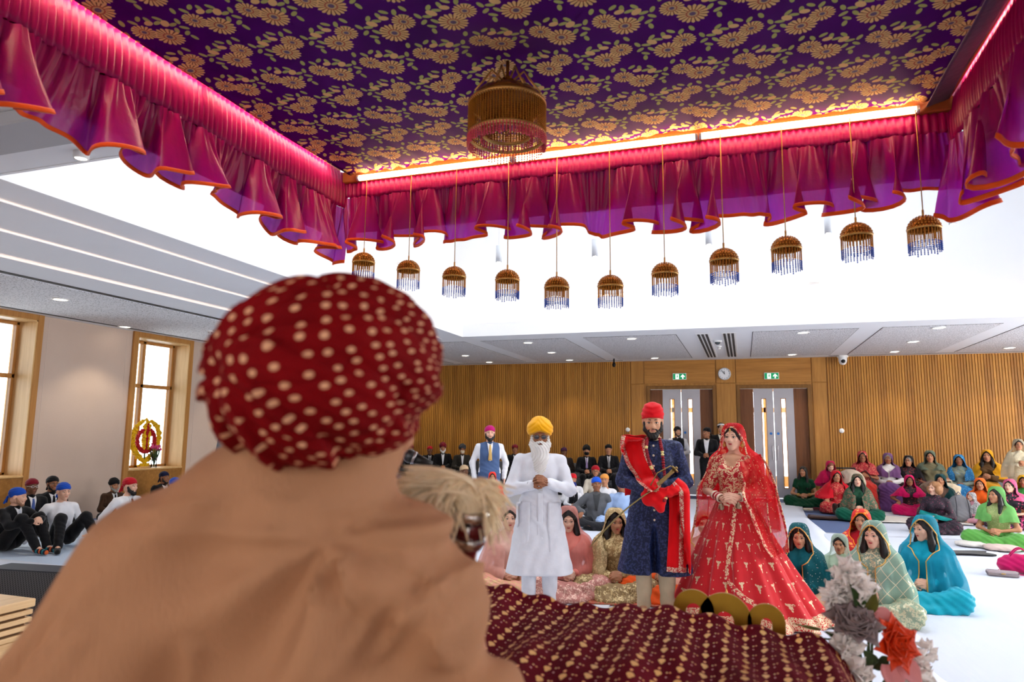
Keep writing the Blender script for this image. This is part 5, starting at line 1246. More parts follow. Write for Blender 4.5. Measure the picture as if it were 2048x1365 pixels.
def bride_extras(root, J, Mx, onhead):
    zw = 1.045
    def lf(u, v):
        a = u * 2 * pi; e = v ** 1.05; rx = .155 + .50 * e; ry = .125 + .42 * e; f = 1 + (.02 + .06 * v) * sin(13 * a + 1.2 * sin(2 * a)) * min(1, v * 3) + .03 * v * sin(29 * a)
        return (rx * f * sin(a) + .09 * v * v, -ry * f * cos(a) + .02 * v, zw * (1 - v) + .015 + .015 * v * sin(9 * a))
    sk_ = uv_grid('skirt', lf, 180, 44, lambda u, v: (u, v), _skirt(), root); solid(sk_, .004)
    T = torso_prims(J, .010, True) + sleeve_prims(J, .010, .42)
    # neckline: skin yoke, necklace, earrings, forehead ornament
    N = J['N']; u = np.linspace(-1, 1, 19); yk = sdf_mesh([ell(N + [0, -.060, -.085], (.066, .068, .085)), ell(N + [0, -.045, -.04], (.088, .068, .045)), ell(N + [.030, -.100, -.125], (.036, .036, .045)), ell(N + [-.030, -.100, -.125], (.036, .036, .045))], .007, .02); add_np('decolletage', yk, SKIN['warm'], root)
    nk = MB()
    for i in range(27):
        t = -1.9 + 3.8 * i / 26; nk.ball(N + np.array([.078 * sin(t), -.022 - .075 * cos(t), -.018 - .028 * cos(t)]), (.009, .007, .012), 7, 5)
    nk.build('necklace', m_gold, root); nk = MB()
    for i in range(23):
        t = -1.7 + 3.4 * i / 22; nk.ball(N + np.array([.084 * sin(t), -.028 - .082 * cos(t), -.036 - .032 * cos(t)]), .0055, 6, 4)
    nk.build('necklace_drop', plain('green_stone', (66, 84, 60), .2), root)
    e = MB()
    for s in (-1, 1): e.ball((s * .083, .0, -.045), (.008, .008, .008), 8, 5); e.lathe([(.002, -.05), (.014, -.062), (.018, -.078), (.013, -.084), (.004, -.095)], (s * .083, .0, 0), 12)
    onhead('earring', ('earring',), lambda: arr(e), m_gold)
    k = MB(); k.tube([(0, -.02, .128), (0, -.06, .112), (0, -.088, .085)], .0022, 5); k.ball((0, -.0925, .070), (.009, .005, .011), 8, 5); k.ball((0, -.0985, .052), .0055, 7, 5); k.ball((0, -.101, .036), .0045, 7, 5); onhead('forehead_ornament', ('tikka',), lambda: arr(k), m_gold)
    m_iv = plain('ivory_bangle', (232, 214, 190), .4)
    for i in range(2):
        E, Wt = J['E'][i], J['W'][i]; d = (Wt - E) / np.linalg.norm(Wt - E); a = np.cross(d, [0, 0, 1.0]); a /= np.linalg.norm(a); b = np.cross(d, a)
        for q in range(9):
            c = Wt - d * (.012 + .0125 * q); MB().tube([c + .037 * (cos(t) * a + sin(t) * b) for t in np.linspace(0, 2 * pi, 15)], .0062, 6, caps=False).build('bangle', m_iv if q in (0, 1, 4, 7, 8) else plain('red_bangle', (170, 10, 30), .3), root)
        hg = Wt + np.array([0, -.03, -.065]); MB().lathe([(.003, .03), (.022, .012), (.028, -.015), (.018, -.03)], hg, 14).build('hanging_charm', plain('silver_charm', (150, 130, 104), .35, metal=.7), root)
    add_np('front_border', ribbon(T + [cap((0, 0, 1.0), (.04, -.25, .1), .16, .32)], [(.035, 1.02), (.03, .8), (.005, .55), (.0, .40)], .035, .02, 30, 4, .002, 1, -.2), m_brdr, root, .003)
    add_np('front_border', ribbon(T + [cap((0, 0, 1.0), (.04, -.25, .1), .16, .32)], [(.0, .42), (.08, .34), (.17, .27), (.22, .25)], .035, .02, 20, 4, .002, 1, -.3), m_brdr, root, .003)
    ts = MB().tube([(.0, -.46, .40), (.0, -.47, .33)], .003, 5); ts.lathe([(.003, .335), (.012, .31), (.014, .295), (.004, .29)], (0, -.475, 0), 10); ts.build('tassel', m_gold, root)
    # the loose end of the veil drawn over one arm and falling in front
    Tv = torso_prims(J, .03, True) + sleeve_prims(J, .04, 1.0) + [cap((0, 0, 1.0), (.10, -.1, .35), .17, .36)]
    g = ribbon(Tv, [(.155, 1.42), (.20, 1.32), (.24, 1.18), (.27, 1.02), (.32, .86), (.37, .70), (.40, .60)], .26, .022, 46, 12, .012, 3.0, -.02, taper=[.75, .9, 1, 1, .9, .7, .45]); sv = add_np('veil_end', g, m_bveil, root); V = g[0].reshape(47, 13, 3)
    qs = lambda kk, n: np.array([(j * kk + i, j * kk + i + 1, (j + 1) * kk + i + 1, (j + 1) * kk + i) for j in range(n) for i in range(kk - 1)])
    add_np('veil_end_border', (V[:, 11:13].reshape(-1, 3) + [0, -.006, 0], qs(2, 46)), m_brdr, sv, .003); add_np('veil_end_border', (V[:, 0:2].reshape(-1, 3) + [0, -.006, 0], qs(2, 46)), m_brdr, sv, .003)
m_bveil = sheer('bridal_red_gauze', (226, 10, 26), .72, (236, 200, 150), 42)
bxy = onz(1478, 1240, 0)[:2]
person('bride in red embroidered lehenga with red gauze veil and ivory bangles', bxy, face(bxy, -.12), 'stand', True, 'clasp', .962, 'fair', (-.08, .06, 0), 'hero_f', 1.0, hair=('short', m_hair), top=('choli', m_chol), sleeves=.42,
       veil=(m_bveil, dict(z_end=.78, alpha=(1.15, 1.25), seed=5, amp=.02, trim=m_brdr, nth=90, nz=60, spread=.10, peak=.100, tent=.75)), extras=[bride_extras], seed=3)

# ---------------------------------------------------------------- standing guests
WH, BK, DG = C_('white_shirt', (226, 226, 230)), C_('black_suit', (20, 20, 24)), C_('charcoal_suit', (62, 64, 70))
BL = C_('royal_blue_scarf', (22, 70, 168)); NV = C_('navy_scarf', (20, 26, 60)); MR = C_('maroon_scarf', (116, 16, 34)); RD = C_('red_scarf', (178, 18, 34)); BKT = C_('black_scarf', (16, 16, 20))
def waistcoat_shirt(tiem):
    ct = collar_tie(WH, tiem, .06, .028)
    return ct
guest('standing man in blue waistcoat white sleeves gold tie and magenta head scarf', 980, 851, 'stand', .985, .05, Y=10.4, fem=False, arms='sides', skin='fair', lod='mid_m', fat=1.12, beard=('full', m_ink), cover=('bandana', C_('magenta_scarf', (178, 16, 104))), top=('shirt', WH), bottom=('trousers', C_('blue_suit', (70, 90, 130))),
      extras=[lambda root, J, Mx, oh: put('waistcoat', mesh_of(('vestm',), lambda: sdf_mesh(torso_prims(J, .026, False, 1.12), .012, .03, wrinkle(3, .003), cut=lambda X, Y, Z: np.maximum(np.abs(X) - .165, .86 - Z))), C_('blue_waistcoat', (74, 96, 136)), root), collar_tie(WH, C_('gold_tie', (206, 168, 100)), .05, .040), shoes(BK)])
guest('small girl in coral tunic and red head cloth standing before the waistcoat man', 985, 944, 'stand', .565, .0, Y=9.75, fem=True, arms='lap', skin='tan', hair=('short', m_hair), lod='f', top=('kameez', embroidered('coral_tunic', (232, 74, 50), (240, 150, 90), 70, .5), dict(hem=.55, flare=.05)), bottom=('trousers', C_('sand_trousers', (206, 180, 130))), veil=(C_('coral_veil', (226, 50, 36)), dict(seed=9, z_end=1.0, alpha=(1.22, .9))))
guest('standing man in black suit white shirt and black cap before the doors', 1413, 855, 'stand', .995, -.1, Y=17.3, skin='brown', hr=(-.6, 0, 0), cover=('bandana', BKT), top=('jacket', BK), bottom=('trousers', BK), extras=[collar_tie(WH, None, .07, .026, .36), shoes(BK)])
guest('standing man in dark jacket with white head band between the doors', 1442, 845, 'stand', 1.04, .15, Y=17.9, skin='warm', hair=('short', m_hair), top=('jacket', BK), bottom=('trousers', BK), extras=[collar_tie(C_('cream_jumper', (220, 216, 206)), None, .08, .026, .30), lambda root, J, Mx, oh: oh('head_band', ('hband',), lambda: sdf_mesh([sk(.015)], .0095, .02, cut=lambda X, Y, Z: np.abs(Z - .07 + .2 * Y) - .022), WH), shoes(BK)])
guest('standing man in white shirt and dark waistcoat half hidden by the groom', 1355, 853, 'stand', 1.0, .3, Y=17.6, skin='warm', beard=('short', m_ink), hair=('short', m_hair), cover=('bandana', BKT), top=('shirt', WH), bottom=('trousers', BK), extras=[lambda root, J, Mx, oh: put('waistcoat', mesh_of(('vestm2',), lambda: sdf_mesh(torso_prims(J, .022), .016, .03, cut=lambda X, Y, Z: np.maximum(np.abs(X) - .15, .9 - Z))), BK, root), shoes(BK)])
p = ony(468, 846, 9.2); person('standing man in grey blazer and blue shirt half hidden by the red turban', p[:2], face(p, .5), 'stand', False, 'clasp', 1.0, 'warm', top=('jacket', C_('grey_blazer', (110, 116, 122))), bottom=('trousers', DG), extras=[collar_tie(C_('sky_blue_shirt', (150, 170, 222)), None, .06), shoes(BK)], cover=('bandana', NV))
guest('standing woman in ivory veil and cream dress beside the bench', 2036, 878, 'stand', .92, .2, Y=15.9, fem=True, arms='chest', skin='tan', hair=('short', m_hair), top=('kameez', embroidered('ivory_dress', (206, 196, 166), (226, 214, 180), 60, .4), dict(hem=.4, flare=.06)), bottom=('trousers', C_('ivory_trousers', (206, 196, 170))), veil=(sheer('ivory_gauze', (216, 206, 180), .7), dict(seed=4, z_end=.9, spread=.1, alpha=(1.22, .5))))

# ---------------------------------------------------------------- men against the beige wall
sock = plain('striped_sock', (60, 60, 74), .8)
def _sock():
    t = NT('striped_orange_teal_sock'); x, y, z = t.sep(t.coord()); k = t.op('SINE', t.op('MULTIPLY', y, 110.0)); k2 = t.op('SINE', t.op('MULTIPLY', y, 55.0))
    t.base(t.mix(t.op('GREATER_THAN', k, .2), srgb(34, 36, 48), t.mix(t.op('GREATER_THAN', k2, 0.0), srgb(206, 92, 40), srgb(30, 130, 140)))); t.set(Roughness=.9); return t.m
guest('man in blue head scarf and black suit with striped socks, knees up', 38, 975, 'knees', 0.89, .55, skin='fair', hr=(.5, .1, 0), lod='mid_m', beard=('short', plain('light_stubble', (150, 110, 86), .7)), cover=('bandana', BL), top=('jacket', BK), bottom=('trousers', BK), extras=[collar_tie(WH, C_('pale_tie', (196, 200, 210)), .05, .026, .14), shoes(_sock())])
guest('man in blue head scarf and white shirt leaning back on his hands', 129, 965, 'recline', 0.92, .25, arms='behind', skin='fair', hr=(.05, .1, 0), lod='mid_m', cover=('bandana', BL), top=('shirt', WH), bottom=('trousers', BK), extras=[shoes(BK)])
guest('man in maroon cap with glasses and blue striped tie against the oak panel', 66, 957, 'floor', .93, .3, X=-10.0, skin='deep', cover=('bandana', MR), glasses=m_white, top=('jacket', BK), bottom=('trousers', BK), arms='clasp', extras=[collar_tie(WH, C_('blue_tie', (70, 90, 150)))])
guest('man in black cap with glasses and black suit against the beige wall', 107, 952, 'floor', .97, .3, X=-10.1, skin='brown', cover=('bandana', BKT), glasses=m_ink, beard=('short', m_ink), top=('jacket', BK), bottom=('trousers', BK), extras=[collar_tie(WH, BKT)])
guest('man in black turban with grey beard and brown suit by the window', 230, 954, 'floor', .96, .35, X=-10.2, skin='tan', cover=('turban', BKT), beard=('full', m_greyhair), top=('jacket', C_('brown_suit', (66, 44, 30))), bottom=('trousers', BK), extras=[collar_tie(WH, BKT)], extra_top=.06)
guest('man in red head scarf with dark beard and white shirt, knee raised', 262, 955, 'recline', 0.94, .5, arms='behind', skin='fair', hr=(.35, .08, 0), lod='mid_m', cover=('bandana', RD), beard=('full', m_ink), top=('shirt', WH), bottom=('trousers', C_('slate_trousers', (74, 80, 92))), extras=[collar_tie(WH, C_('wine_tie', (90, 24, 30)), .045, .014), shoes(BK)])
guest('man in navy cap and black suit below the flower emblem', 330, 943, 'floor', 1.0, .4, X=-10.2, skin='brown', hr=(.25, 0, 0), cover=('bandana', NV), beard=('short', m_ink), top=('jacket', BK), bottom=('trousers', BK), extras=[collar_tie(WH, None)])
guest('man in blue head scarf mostly hidden behind the reader shoulder', 352, 955, 'floor', 0.9, .4, skin='tan', cover=('bandana', BL), top=('shirt', WH), bottom=('trousers', BK))
guest('man in maroon cap beside the oak window, mostly hidden', 386, 941, 'floor', 1.0, .4, X=-10.2, skin='brown', hr=(.4, 0, 0), cover=('bandana', MR), top=('shirt', C_('pale_shirt', (200, 200, 206))), bottom=('trousers', BK))

# ---------------------------------------------------------------- men on the bench by the ribbed wall
G1 = 'men on the bench by the ribbed wall'
for px, py, lab, sk_, cv, cm, bd, tp, ti, mk in ((822, 889, 'man in maroon cap, first on the ribbed wall bench beside the red turban', 'brown', 'bandana', MR, ('short', m_ink), BK, None, None), (860, 892, 'man in red cap and dark suit, second on the ribbed wall bench', 'deep', 'bandana', RD, None, BK, BKT, None),
        (886, 884, 'man in maroon turban with white beard on the ribbed wall bench', 'tan', 'turban', MR, ('full', m_whitehair), BK, None, None), (925, 887, 'man in grey turban with a pale face mask on the bench', 'brown', 'turban', C_('grey_turban', (58, 60, 66)), None, C_('olive_suit', (46, 42, 36)), None, C_('pale_mask', (214, 196, 170))),
        (1030, 889, 'man in maroon cap between the waistcoat man and the elder', 'brown', 'bandana', MR, None, BK, C_('dark_red_tie', (90, 20, 30)), None), (1128, 895, 'man in purple cap and dark jacket right of the elder', 'deep', 'bandana', C_('purple_cap', (70, 30, 70)), None, C_('dark_brown_suit', (44, 34, 30)), None, None),
        (1173, 889, 'man in black turban with black mask and lilac tie on the bench', 'tan', 'turban', BKT, None, BK, C_('lilac_tie', (150, 130, 170)), BKT), (1217, 889, 'man in black cap and black suit with grey tie beside the groom', 'tan', 'bandana', BKT, None, BK, C_('grey_tie', (120, 120, 124)), None)):
    guest(lab, px, py, 'bench', .99, .05, Y=17.45, extra_top=.05 if cv == 'turban' else 0, arms='clasp', skin=sk_, cover=(cv, cm), beard=bd, mask=mk, top=('jacket', tp), bottom=('trousers', BK), extras=[collar_tie(WH, ti, .045), shoes(BK)], group=G1)
# ---------------------------------------------------------------- men and boys on the floor behind the elder
guest('man in navy turban and white shirt beside the whisk hair', 795, 948, 'floor', 0.92, .1, extra_top=.05, skin='tan', cover=('turban', NV), beard=('full', m_greyhair), top=('shirt', WH), bottom=('trousers', BK))
guest('man in dark blazer half hidden behind the reader face', 765, 958, 'floor', 0.9, .1, skin='brown', cover=('bandana', BKT), top=('jacket', BK), bottom=('trousers', BK), extras=[collar_tie(WH)])
guest('man in cream knitted cap seated behind the whisk', 929, 930, 'floor', 0.98, .1, skin='deep', hr=(.3, 0, 0), cover=('bandana', C_('cream_cap', (206, 176, 138))), top=('jacket', DG), bottom=('trousers', BK))
guest('boy in red turban behind the elder sleeve', 1146, 945, 'floor', 0.8, 0, extra_top=.05, skin='tan', cover=('patka', C_('scarlet_turban', (206, 26, 36))), top=('shirt', WH), bottom=('trousers', BK))
guest('boy in small blue turban and black waistcoat', 1147, 964, 'floor', 0.64, 0, extra_top=.03, skin='tan', cover=('patka', C_('deep_blue_turban', (34, 44, 120))), top=('shirt', WH), bottom=('trousers', BK), extras=[lambda root, J, Mx, oh: put('waistcoat', mesh_of(('vestm3',), lambda: sdf_mesh(torso_prims(J, .020), .02, .03, cut=lambda X, Y, Z: np.maximum(np.abs(X) - .14, .12 - Z))), BK, root), collar_tie(WH, BKT, .04, .03)])
guest('man in royal blue scarf and grey blazer seated cross legged', 1193, 954, 'floor', 0.93, 0, skin='brown', lod='mid_m', hr=(.15, 0, 0), arms='knees', cover=('bandana', C_('bright_blue_scarf', (20, 84, 206))), top=('jacket', C_('mid_grey_blazer', (92, 94, 98))), bottom=('trousers', C_('dark_grey_trousers', (38, 38, 42))), extras=[collar_tie(C_('grey_jumper', (64, 66, 68)), None, .07, .026), shoes(BKT)])
guest('man in red cap with glasses and cream shirt behind the grey blazer', 1191, 931, 'floor', 0.98, 0, skin='tan', cover=('bandana', RD), glasses=m_ink, beard=('short', m_ink), top=('shirt', C_('cream_shirt', (214, 204, 186))), bottom=('trousers', DG))
guest('man in orange scarf behind the grey blazer shoulder', 1209, 948, 'floor', 0.9, -.1, skin='tan', cover=('bandana', C_('saffron_scarf', (226, 150, 70))), top=('shirt', WH), bottom=('trousers', DG))
guest('man in light blue tunic half hidden by the groom sleeve', 1243, 955, 'floor', 0.93, -.1, arms='clasp', skin='brown', cover=('bandana', MR), top=('kurta', C_('light_blue_tunic', (160, 186, 226))), bottom=('wide', C_('light_blue_tunic', (160, 186, 226))))

# ---------------------------------------------------------------- women near the couple
HB, HL = ('short', m_hair), ('long', m_hair)
def tikka(root, J, Mx, oh):
    k = MB(); k.tube([(0, -.02, .128), (0, -.06, .112), (0, -.088, .085)], .0025, 5); k.ball((0, -.0935, .068), (.013, .005, .015), 8, 5); k.ball((0, -.0985, .046), .006, 7, 5); oh('forehead_ornament', ('tikka2',), lambda: arr(k), m_gold)
guest('woman in pale peach veil and floral skirt left of the elder', 1018, 1012, 'floor', 0.93, .1, fem=True, skin='fair', hair=HB, top=('kameez', C_('peach_tunic', (236, 190, 172))), bottom=('pool', embroidered('peach_floral_skirt', (232, 160, 136), (214, 178, 120), 70, .55)), veil=(sheer('peach_gauze', (244, 190, 176), .62), dict(seed=11, z_end=.12, spread=.25, alpha=(1.22, .3), amp=.02)))
guest('woman in salmon pink veil with lowered eyes right of the elder', 1137, 1012, 'floor', 0.94, .0, fem=True, lod='mid_f', skin='fair', hr=(.0, .32, 0), hair=HL, top=('kameez', C_('salmon_tunic', (226, 130, 116))), bottom=('pool', embroidered('rose_satin_skirt', (196, 128, 116), (226, 180, 160), 60, .5)), veil=(sheer('salmon_gauze', (238, 158, 146), .66), dict(seed=12, z_end=.18, spread=.06, alpha=(1.22, .15))), extras=[bangles(m_gold)])
guest('woman in gold embroidered veil behind the sword', 1231, 1016, 'floor', 0.93, .0, fem=True, lod='mid_f', skin='tan', hr=(.25, .22, 0), hair=HL, top=('kameez', embroidered('gold_tunic', (160, 128, 78), (214, 186, 130), 80, .6)), bottom=('pool', embroidered('gold_skirt', (150, 122, 78), (206, 180, 126), 60, .5)), veil=(embroidered('gold_veil', (176, 150, 102), (216, 190, 140), 60, .5), dict(seed=13, z_end=.22, spread=.06, alpha=(1.22, .5))), extras=[bangles(m_gold)])
guest('woman in orange trousers seated behind the groom legs', 1322, 1018, 'floor', 0.93, .0, fem=True, skin='tan', hair=HB, top=('kameez', C_('orange_tunic', (232, 92, 34))), bottom=('pool', C_('orange_trousers', (236, 88, 26))), veil=(C_('orange_veil_cloth', (230, 110, 50)), dict(seed=14, z_end=.3)))
guest('woman in peach embroidered veil between the groom and the bride', 1408, 1022, 'floor', 0.92, .1, fem=True, skin='fair', hair=HB, top=('kameez', C_('peach_tunic', (236, 190, 172))), bottom=('pool', C_('peach_skirt', (234, 176, 150))), veil=(sheer('peach_gold_gauze', (240, 170, 150), .7, (216, 176, 110), 40), dict(seed=15, z_end=.15, spread=.12, alpha=(1.22, .2), trim=m_gold)))
guest('woman in teal sequinned veil with jewelled forehead beside the bride', 1597, 1046, 'floor', 0.85, -.05, fem=True, lod='mid_f', skin='warm', hr=(.1, .28, 0), hair=HL, top=('kameez', C_('teal_tunic', (8, 96, 106))), bottom=('pool', C_('beige_satin', (206, 174, 140))), veil=(sheer('teal_gauze', (6, 112, 122), .82, (220, 226, 220), 38), dict(seed=16, z_end=.18, spread=.08, alpha=(1.22, .25), trim=m_gold)), extras=[tikka])
guest('young girl in pale mint dress and plain veil', 1678, 1068, 'floor', 0.72, -.1, fem=True, lod='mid_f', skin='tan', hr=(.05, .05, 0), hair=HB, top=('kameez', C_('mint_dress', (186, 206, 178))), bottom=('pool', C_('mint_dress', (186, 206, 178))), veil=(sheer('pale_mint_gauze', (196, 216, 196), .7), dict(seed=17, z_end=.25, alpha=(1.22, .35))))
guest('woman in red and orange veil behind the mint veiled woman', 1721, 1018, 'floor', 0.88, .1, fem=True, lod='mid_f', skin='tan', hr=(-.15, .1, 0), hair=HB, top=('kameez', RD), bottom=('pool', RD), veil=(embroidered('red_orange_veil', (210, 30, 26), (236, 140, 50), 26, .45), dict(seed=18, z_end=.25, spread=.1, alpha=(1.22, .25), trim=C_('orange_trim', (236, 120, 24)))))
guest('woman in mint checked gauze veil with pearl headpiece', 1745, 1041, 'floor', 0.92, -.1, fem=True, lod='mid_f', skin='fair', hr=(-.08, .12, 0), hair=HL, top=('kameez', embroidered('mint_tunic', (130, 150, 130), (206, 190, 150), 70, .5)), bottom=('pool', embroidered('mint_brocade_skirt', (150, 168, 140), (200, 196, 160), 60, .6)), veil=(sheer('mint_check_gauze', (168, 204, 186), .74, None, 30, ((236, 226, 196), .11)), dict(seed=19, z_end=.16, spread=.16, alpha=(1.22, .2), amp=.02, trim=m_gold)), extras=[tikka])
guest('woman in turquoise gauze veil with gold edge looking aside', 1846, 1030, 'floor', 0.92, -.1, fem=True, lod='mid_f', skin='fair', hr=(-.55, .18, 0), hair=HL, top=('kameez', C_('turquoise_tunic', (14, 158, 186))), bottom=('pool', C_('turquoise_satin', (20, 166, 190), rough=.45)), veil=(sheer('turquoise_gauze', (22, 172, 202), .72), dict(seed=20, z_end=.12, spread=.14, alpha=(1.22, .2), amp=.02, trim=m_gold)), extras=[tikka])

# ---------------------------------------------------------------- women on the floor farther back
guest('woman in bottle green dress with long loose hair by the doors', 1606, 932, 'floor', 0.97, .0, fem=True, skin='tan', hr=(-.3, 0, 0), hair=('verylong', m_hair), sleeves=.2, top=('kameez', C_('bottle_green', (8, 62, 38))), bottom=('pool', C_('bottle_green', (8, 62, 38))), extras=[bangles(m_gold, 4)])
guest('woman in magenta shawl leaning forward over her lap', 1655, 917, 'bench', .88, .3, Y=16.3, lean=.35, fem=True, skin='fair', hr=(.1, .6, 0), hair=('short', plain('auburn_hair', (120, 66, 40), .5)), top=('kameez', C_('magenta_top', (150, 12, 66))), bottom=('skirt', C_('plum_skirt', (96, 20, 66))), veil=(C_('magenta_shawl', (186, 10, 70)), dict(seed=21, z_end=.65, alpha=(1.25, .6))))
guest('woman in red embroidered suit and red veil facing sideways', 1672, 941, 'floor', 0.94, .35, fem=True, skin='tan', hair=HB, arms='knees', top=('kameez', embroidered('red_suit', (176, 14, 30), (206, 150, 110), 40, .35)), bottom=('pool', embroidered('red_suit', (176, 14, 30), (206, 150, 110), 40, .35)), veil=(C_('scarlet_veil', (196, 14, 34)), dict(seed=22, z_end=.3, spread=.1, alpha=(1.22, .7))))
guest('woman wrapped in a dark green paisley shawl, hands folded', 1714, 948, 'floor', 0.94, .1, fem=True, skin='fair', hair=HL, arms='clasp', top=('kameez', C_('forest_green', (30, 70, 50))), bottom=('pool', C_('deep_green_trousers', (10, 82, 62))), veil=(embroidered('green_paisley_shawl', (54, 84, 58), (150, 90, 70), 50, .45), dict(seed=23, z_end=.22, spread=.14, alpha=(1.22, .3))))
guest('woman in bright magenta veil and dark floral top on the floor', 1818, 950, 'floor', 0.87, .2, fem=True, skin='brown', hair=HB, sleeves=.2, arms='knees', top=('kameez', embroidered('dark_floral_top', (36, 22, 26), (150, 60, 60), 30, .35)), bottom=('pool', C_('magenta_skirt', (196, 10, 84))), veil=(C_('magenta_veil_cloth', (200, 10, 88)), dict(seed=24, z_end=.4, alpha=(1.22, .2))))
guest('woman with curly brown hair in dark dress and teal bordered shawl', 1868, 962, 'floor', 0.92, -.15, fem=True, skin='fair', hr=(-.5, .05, 0), hair=('curly', m_brownhair), top=('kameez', embroidered('dark_plum_dress', (34, 18, 34), (140, 40, 80), 45, .25)), bottom=('pool', embroidered('dark_plum_dress', (34, 18, 34), (140, 40, 80), 45, .25)), extras=[lambda root, J, Mx, oh: add_np('shawl_border', ribbon(torso_prims(J, .04, True) + sleeve_prims(J, .04), [(-.24, .34), (-.1, .30), (.1, .28), (.26, .22)], .07, .02, 24, 5, .006, 2, -.1), C_('teal_border', (10, 132, 130)), root, .004)])
guest('woman in dark teal veil behind the curly haired woman', 1880, 948, 'floor', 0.94, 0, fem=True, skin='tan', hair=HB, top=('kameez', C_('taupe_top', (110, 84, 70))), bottom=('pool', C_('taupe_top', (110, 84, 70))), veil=(C_('dark_teal_veil', (16, 60, 62)), dict(seed=25, z_end=.3)))
guest('woman in orange veil and orange suit near the bag', 1959, 956, 'floor', 0.9, -.05, fem=True, skin='tan', hair=HB, top=('kameez', C_('bright_orange', (232, 96, 26))), bottom=('pool', C_('bright_orange', (232, 96, 26))), veil=(C_('orange_veil', (236, 104, 30)), dict(seed=26, z_end=.35, alpha=(1.22, .6))))
guest('small child in pink with grey patterned head scarf', 1942, 985, 'floor', 0.62, -.8, fem=True, skin='fair', top=('kameez', C_('baby_pink', (226, 160, 172))), bottom=('trousers', C_('baby_pink', (226, 160, 172))), veil=(embroidered('grey_print_scarf', (200, 198, 196), (70, 70, 74), 60, .45), dict(seed=27, z_end=.3)))
guest('woman in light green veil and leaf green skirt with folded hands', 1990, 973, 'floor', 0.95, -.15, fem=True, lod='mid_f', skin='tan', hr=(-.45, 0, 0), hair=HL, sleeves=.25, top=('kameez', embroidered('sage_top', (150, 168, 100), (200, 190, 140), 50, .3)), bottom=('pool', C_('leaf_green', (96, 166, 76))), veil=(sheer('light_green_gauze', (130, 206, 116), .82), dict(seed=28, z_end=.38, alpha=(1.22, .3))))
guest('woman in rose pink head scarf and dark floral dress', 2018, 958, 'floor', 0.93, -.1, fem=True, skin='fair', hr=(-.2, 0, 0), hair=('short', m_hair), sleeves=.3, top=('kameez', embroidered('floral_dress', (30, 26, 34), (220, 70, 120), 30, .35)), bottom=('pool', embroidered('pink_floral_skirt', (44, 24, 40), (226, 70, 130), 26, .5)), veil=(C_('rose_pink_scarf', (206, 90, 128)), dict(seed=29, z_end=.5, alpha=(1.22, .1))))
guest('woman in yellow and green sari at the frame edge', 2046, 950, 'floor', 0.95, -.1, fem=True, skin='brown', hair=HB, top=('kameez', C_('sari_green', (60, 140, 60))), bottom=('pool', C_('sari_yellow', (226, 170, 30))), veil=(C_('sari_yellow', (226, 170, 30)), dict(seed=30, z_end=.3)))
# ---------------------------------------------------------------- women on the grey bench
G2 = 'women on the grey bench'
guest('woman in red veil on the bench, hand at her chin, behind the pushchair', 1724, 902, 'bench', .96, .1, Y=16.75, fem=True, arms='chest', skin='brown', hair=HB, sleeves=.3, top=('kameez', embroidered('red_print', (166, 30, 40), (206, 120, 90), 40, .4)), bottom=('skirt', C_('brick_red', (190, 50, 40))), veil=(embroidered('red_print_veil', (170, 40, 50), (210, 130, 100), 40, .4), dict(seed=31, z_end=.75)), group=G2)
guest('woman in white cardigan with purple scarf and long purple skirt', 1775, 906, 'bench', .97, .05, Y=16.75, fem=True, arms='clasp', skin='brown', hair=('short', m_greyhair), top=('kameez', C_('white_cardigan', (226, 222, 218))), bottom=('skirt', C_('purple_skirt', (104, 66, 120))), veil=(C_('purple_scarf', (112, 74, 118)), dict(seed=32, z_end=.72, alpha=(1.22, .1), spread=-.25)), group=G2)
guest('elderly woman in black shawl with glasses on the bench', 1816, 911, 'bench', .95, .1, Y=16.75, fem=True, arms='lap', skin='tan', hr=(-.3, 0, 0), hair=('short', m_greyhair), glasses=m_ink, top=('kameez', embroidered('dark_print', (40, 22, 26), (150, 50, 50), 30, .4)), bottom=('skirt', embroidered('dark_print', (40, 22, 26), (150, 50, 50), 30, .4)), veil=(C_('black_shawl', (22, 18, 22)), dict(seed=33, z_end=.75, alpha=(1.22, .3))), group=G2)
guest('woman in grey green veil with bare forearms on the bench', 1859, 901, 'bench', .98, .05, Y=16.75, fem=True, arms='lap', skin='tan', hair=HB, sleeves=.35, top=('kameez', C_('khaki_top', (118, 112, 84))), bottom=('skirt', C_('taupe_skirt', (120, 100, 84))), veil=(C_('grey_green_veil', (92, 104, 88)), dict(seed=34, z_end=.85, alpha=(1.22, .0))), group=G2)
guest('woman in blue sari on the bench, hands in her lap', 1917, 909, 'bench', .97, .0, Y=16.75, fem=True, arms='clasp', skin='brown', hair=HB, top=('kameez', embroidered('blue_grey_top', (140, 150, 130), (90, 130, 160), 40, .4)), bottom=('skirt', embroidered('blue_sari', (16, 110, 170), (90, 170, 200), 40, .35)), veil=(embroidered('blue_sari', (16, 110, 170), (90, 170, 200), 40, .35), dict(seed=35, z_end=.7, spread=.1, alpha=(1.22, .5))), group=G2)
guest('woman in mustard yellow shawl on the bench end', 1973, 899, 'bench', 1.0, -.05, Y=16.75, fem=True, arms='chest', skin='tan', hair=HL, top=('kameez', C_('brown_top', (96, 70, 40))), bottom=('skirt', C_('mustard', (206, 146, 18))), veil=(C_('mustard', (206, 146, 18)), dict(seed=36, z_end=.7, spread=.08, alpha=(1.22, .5))), group=G2)
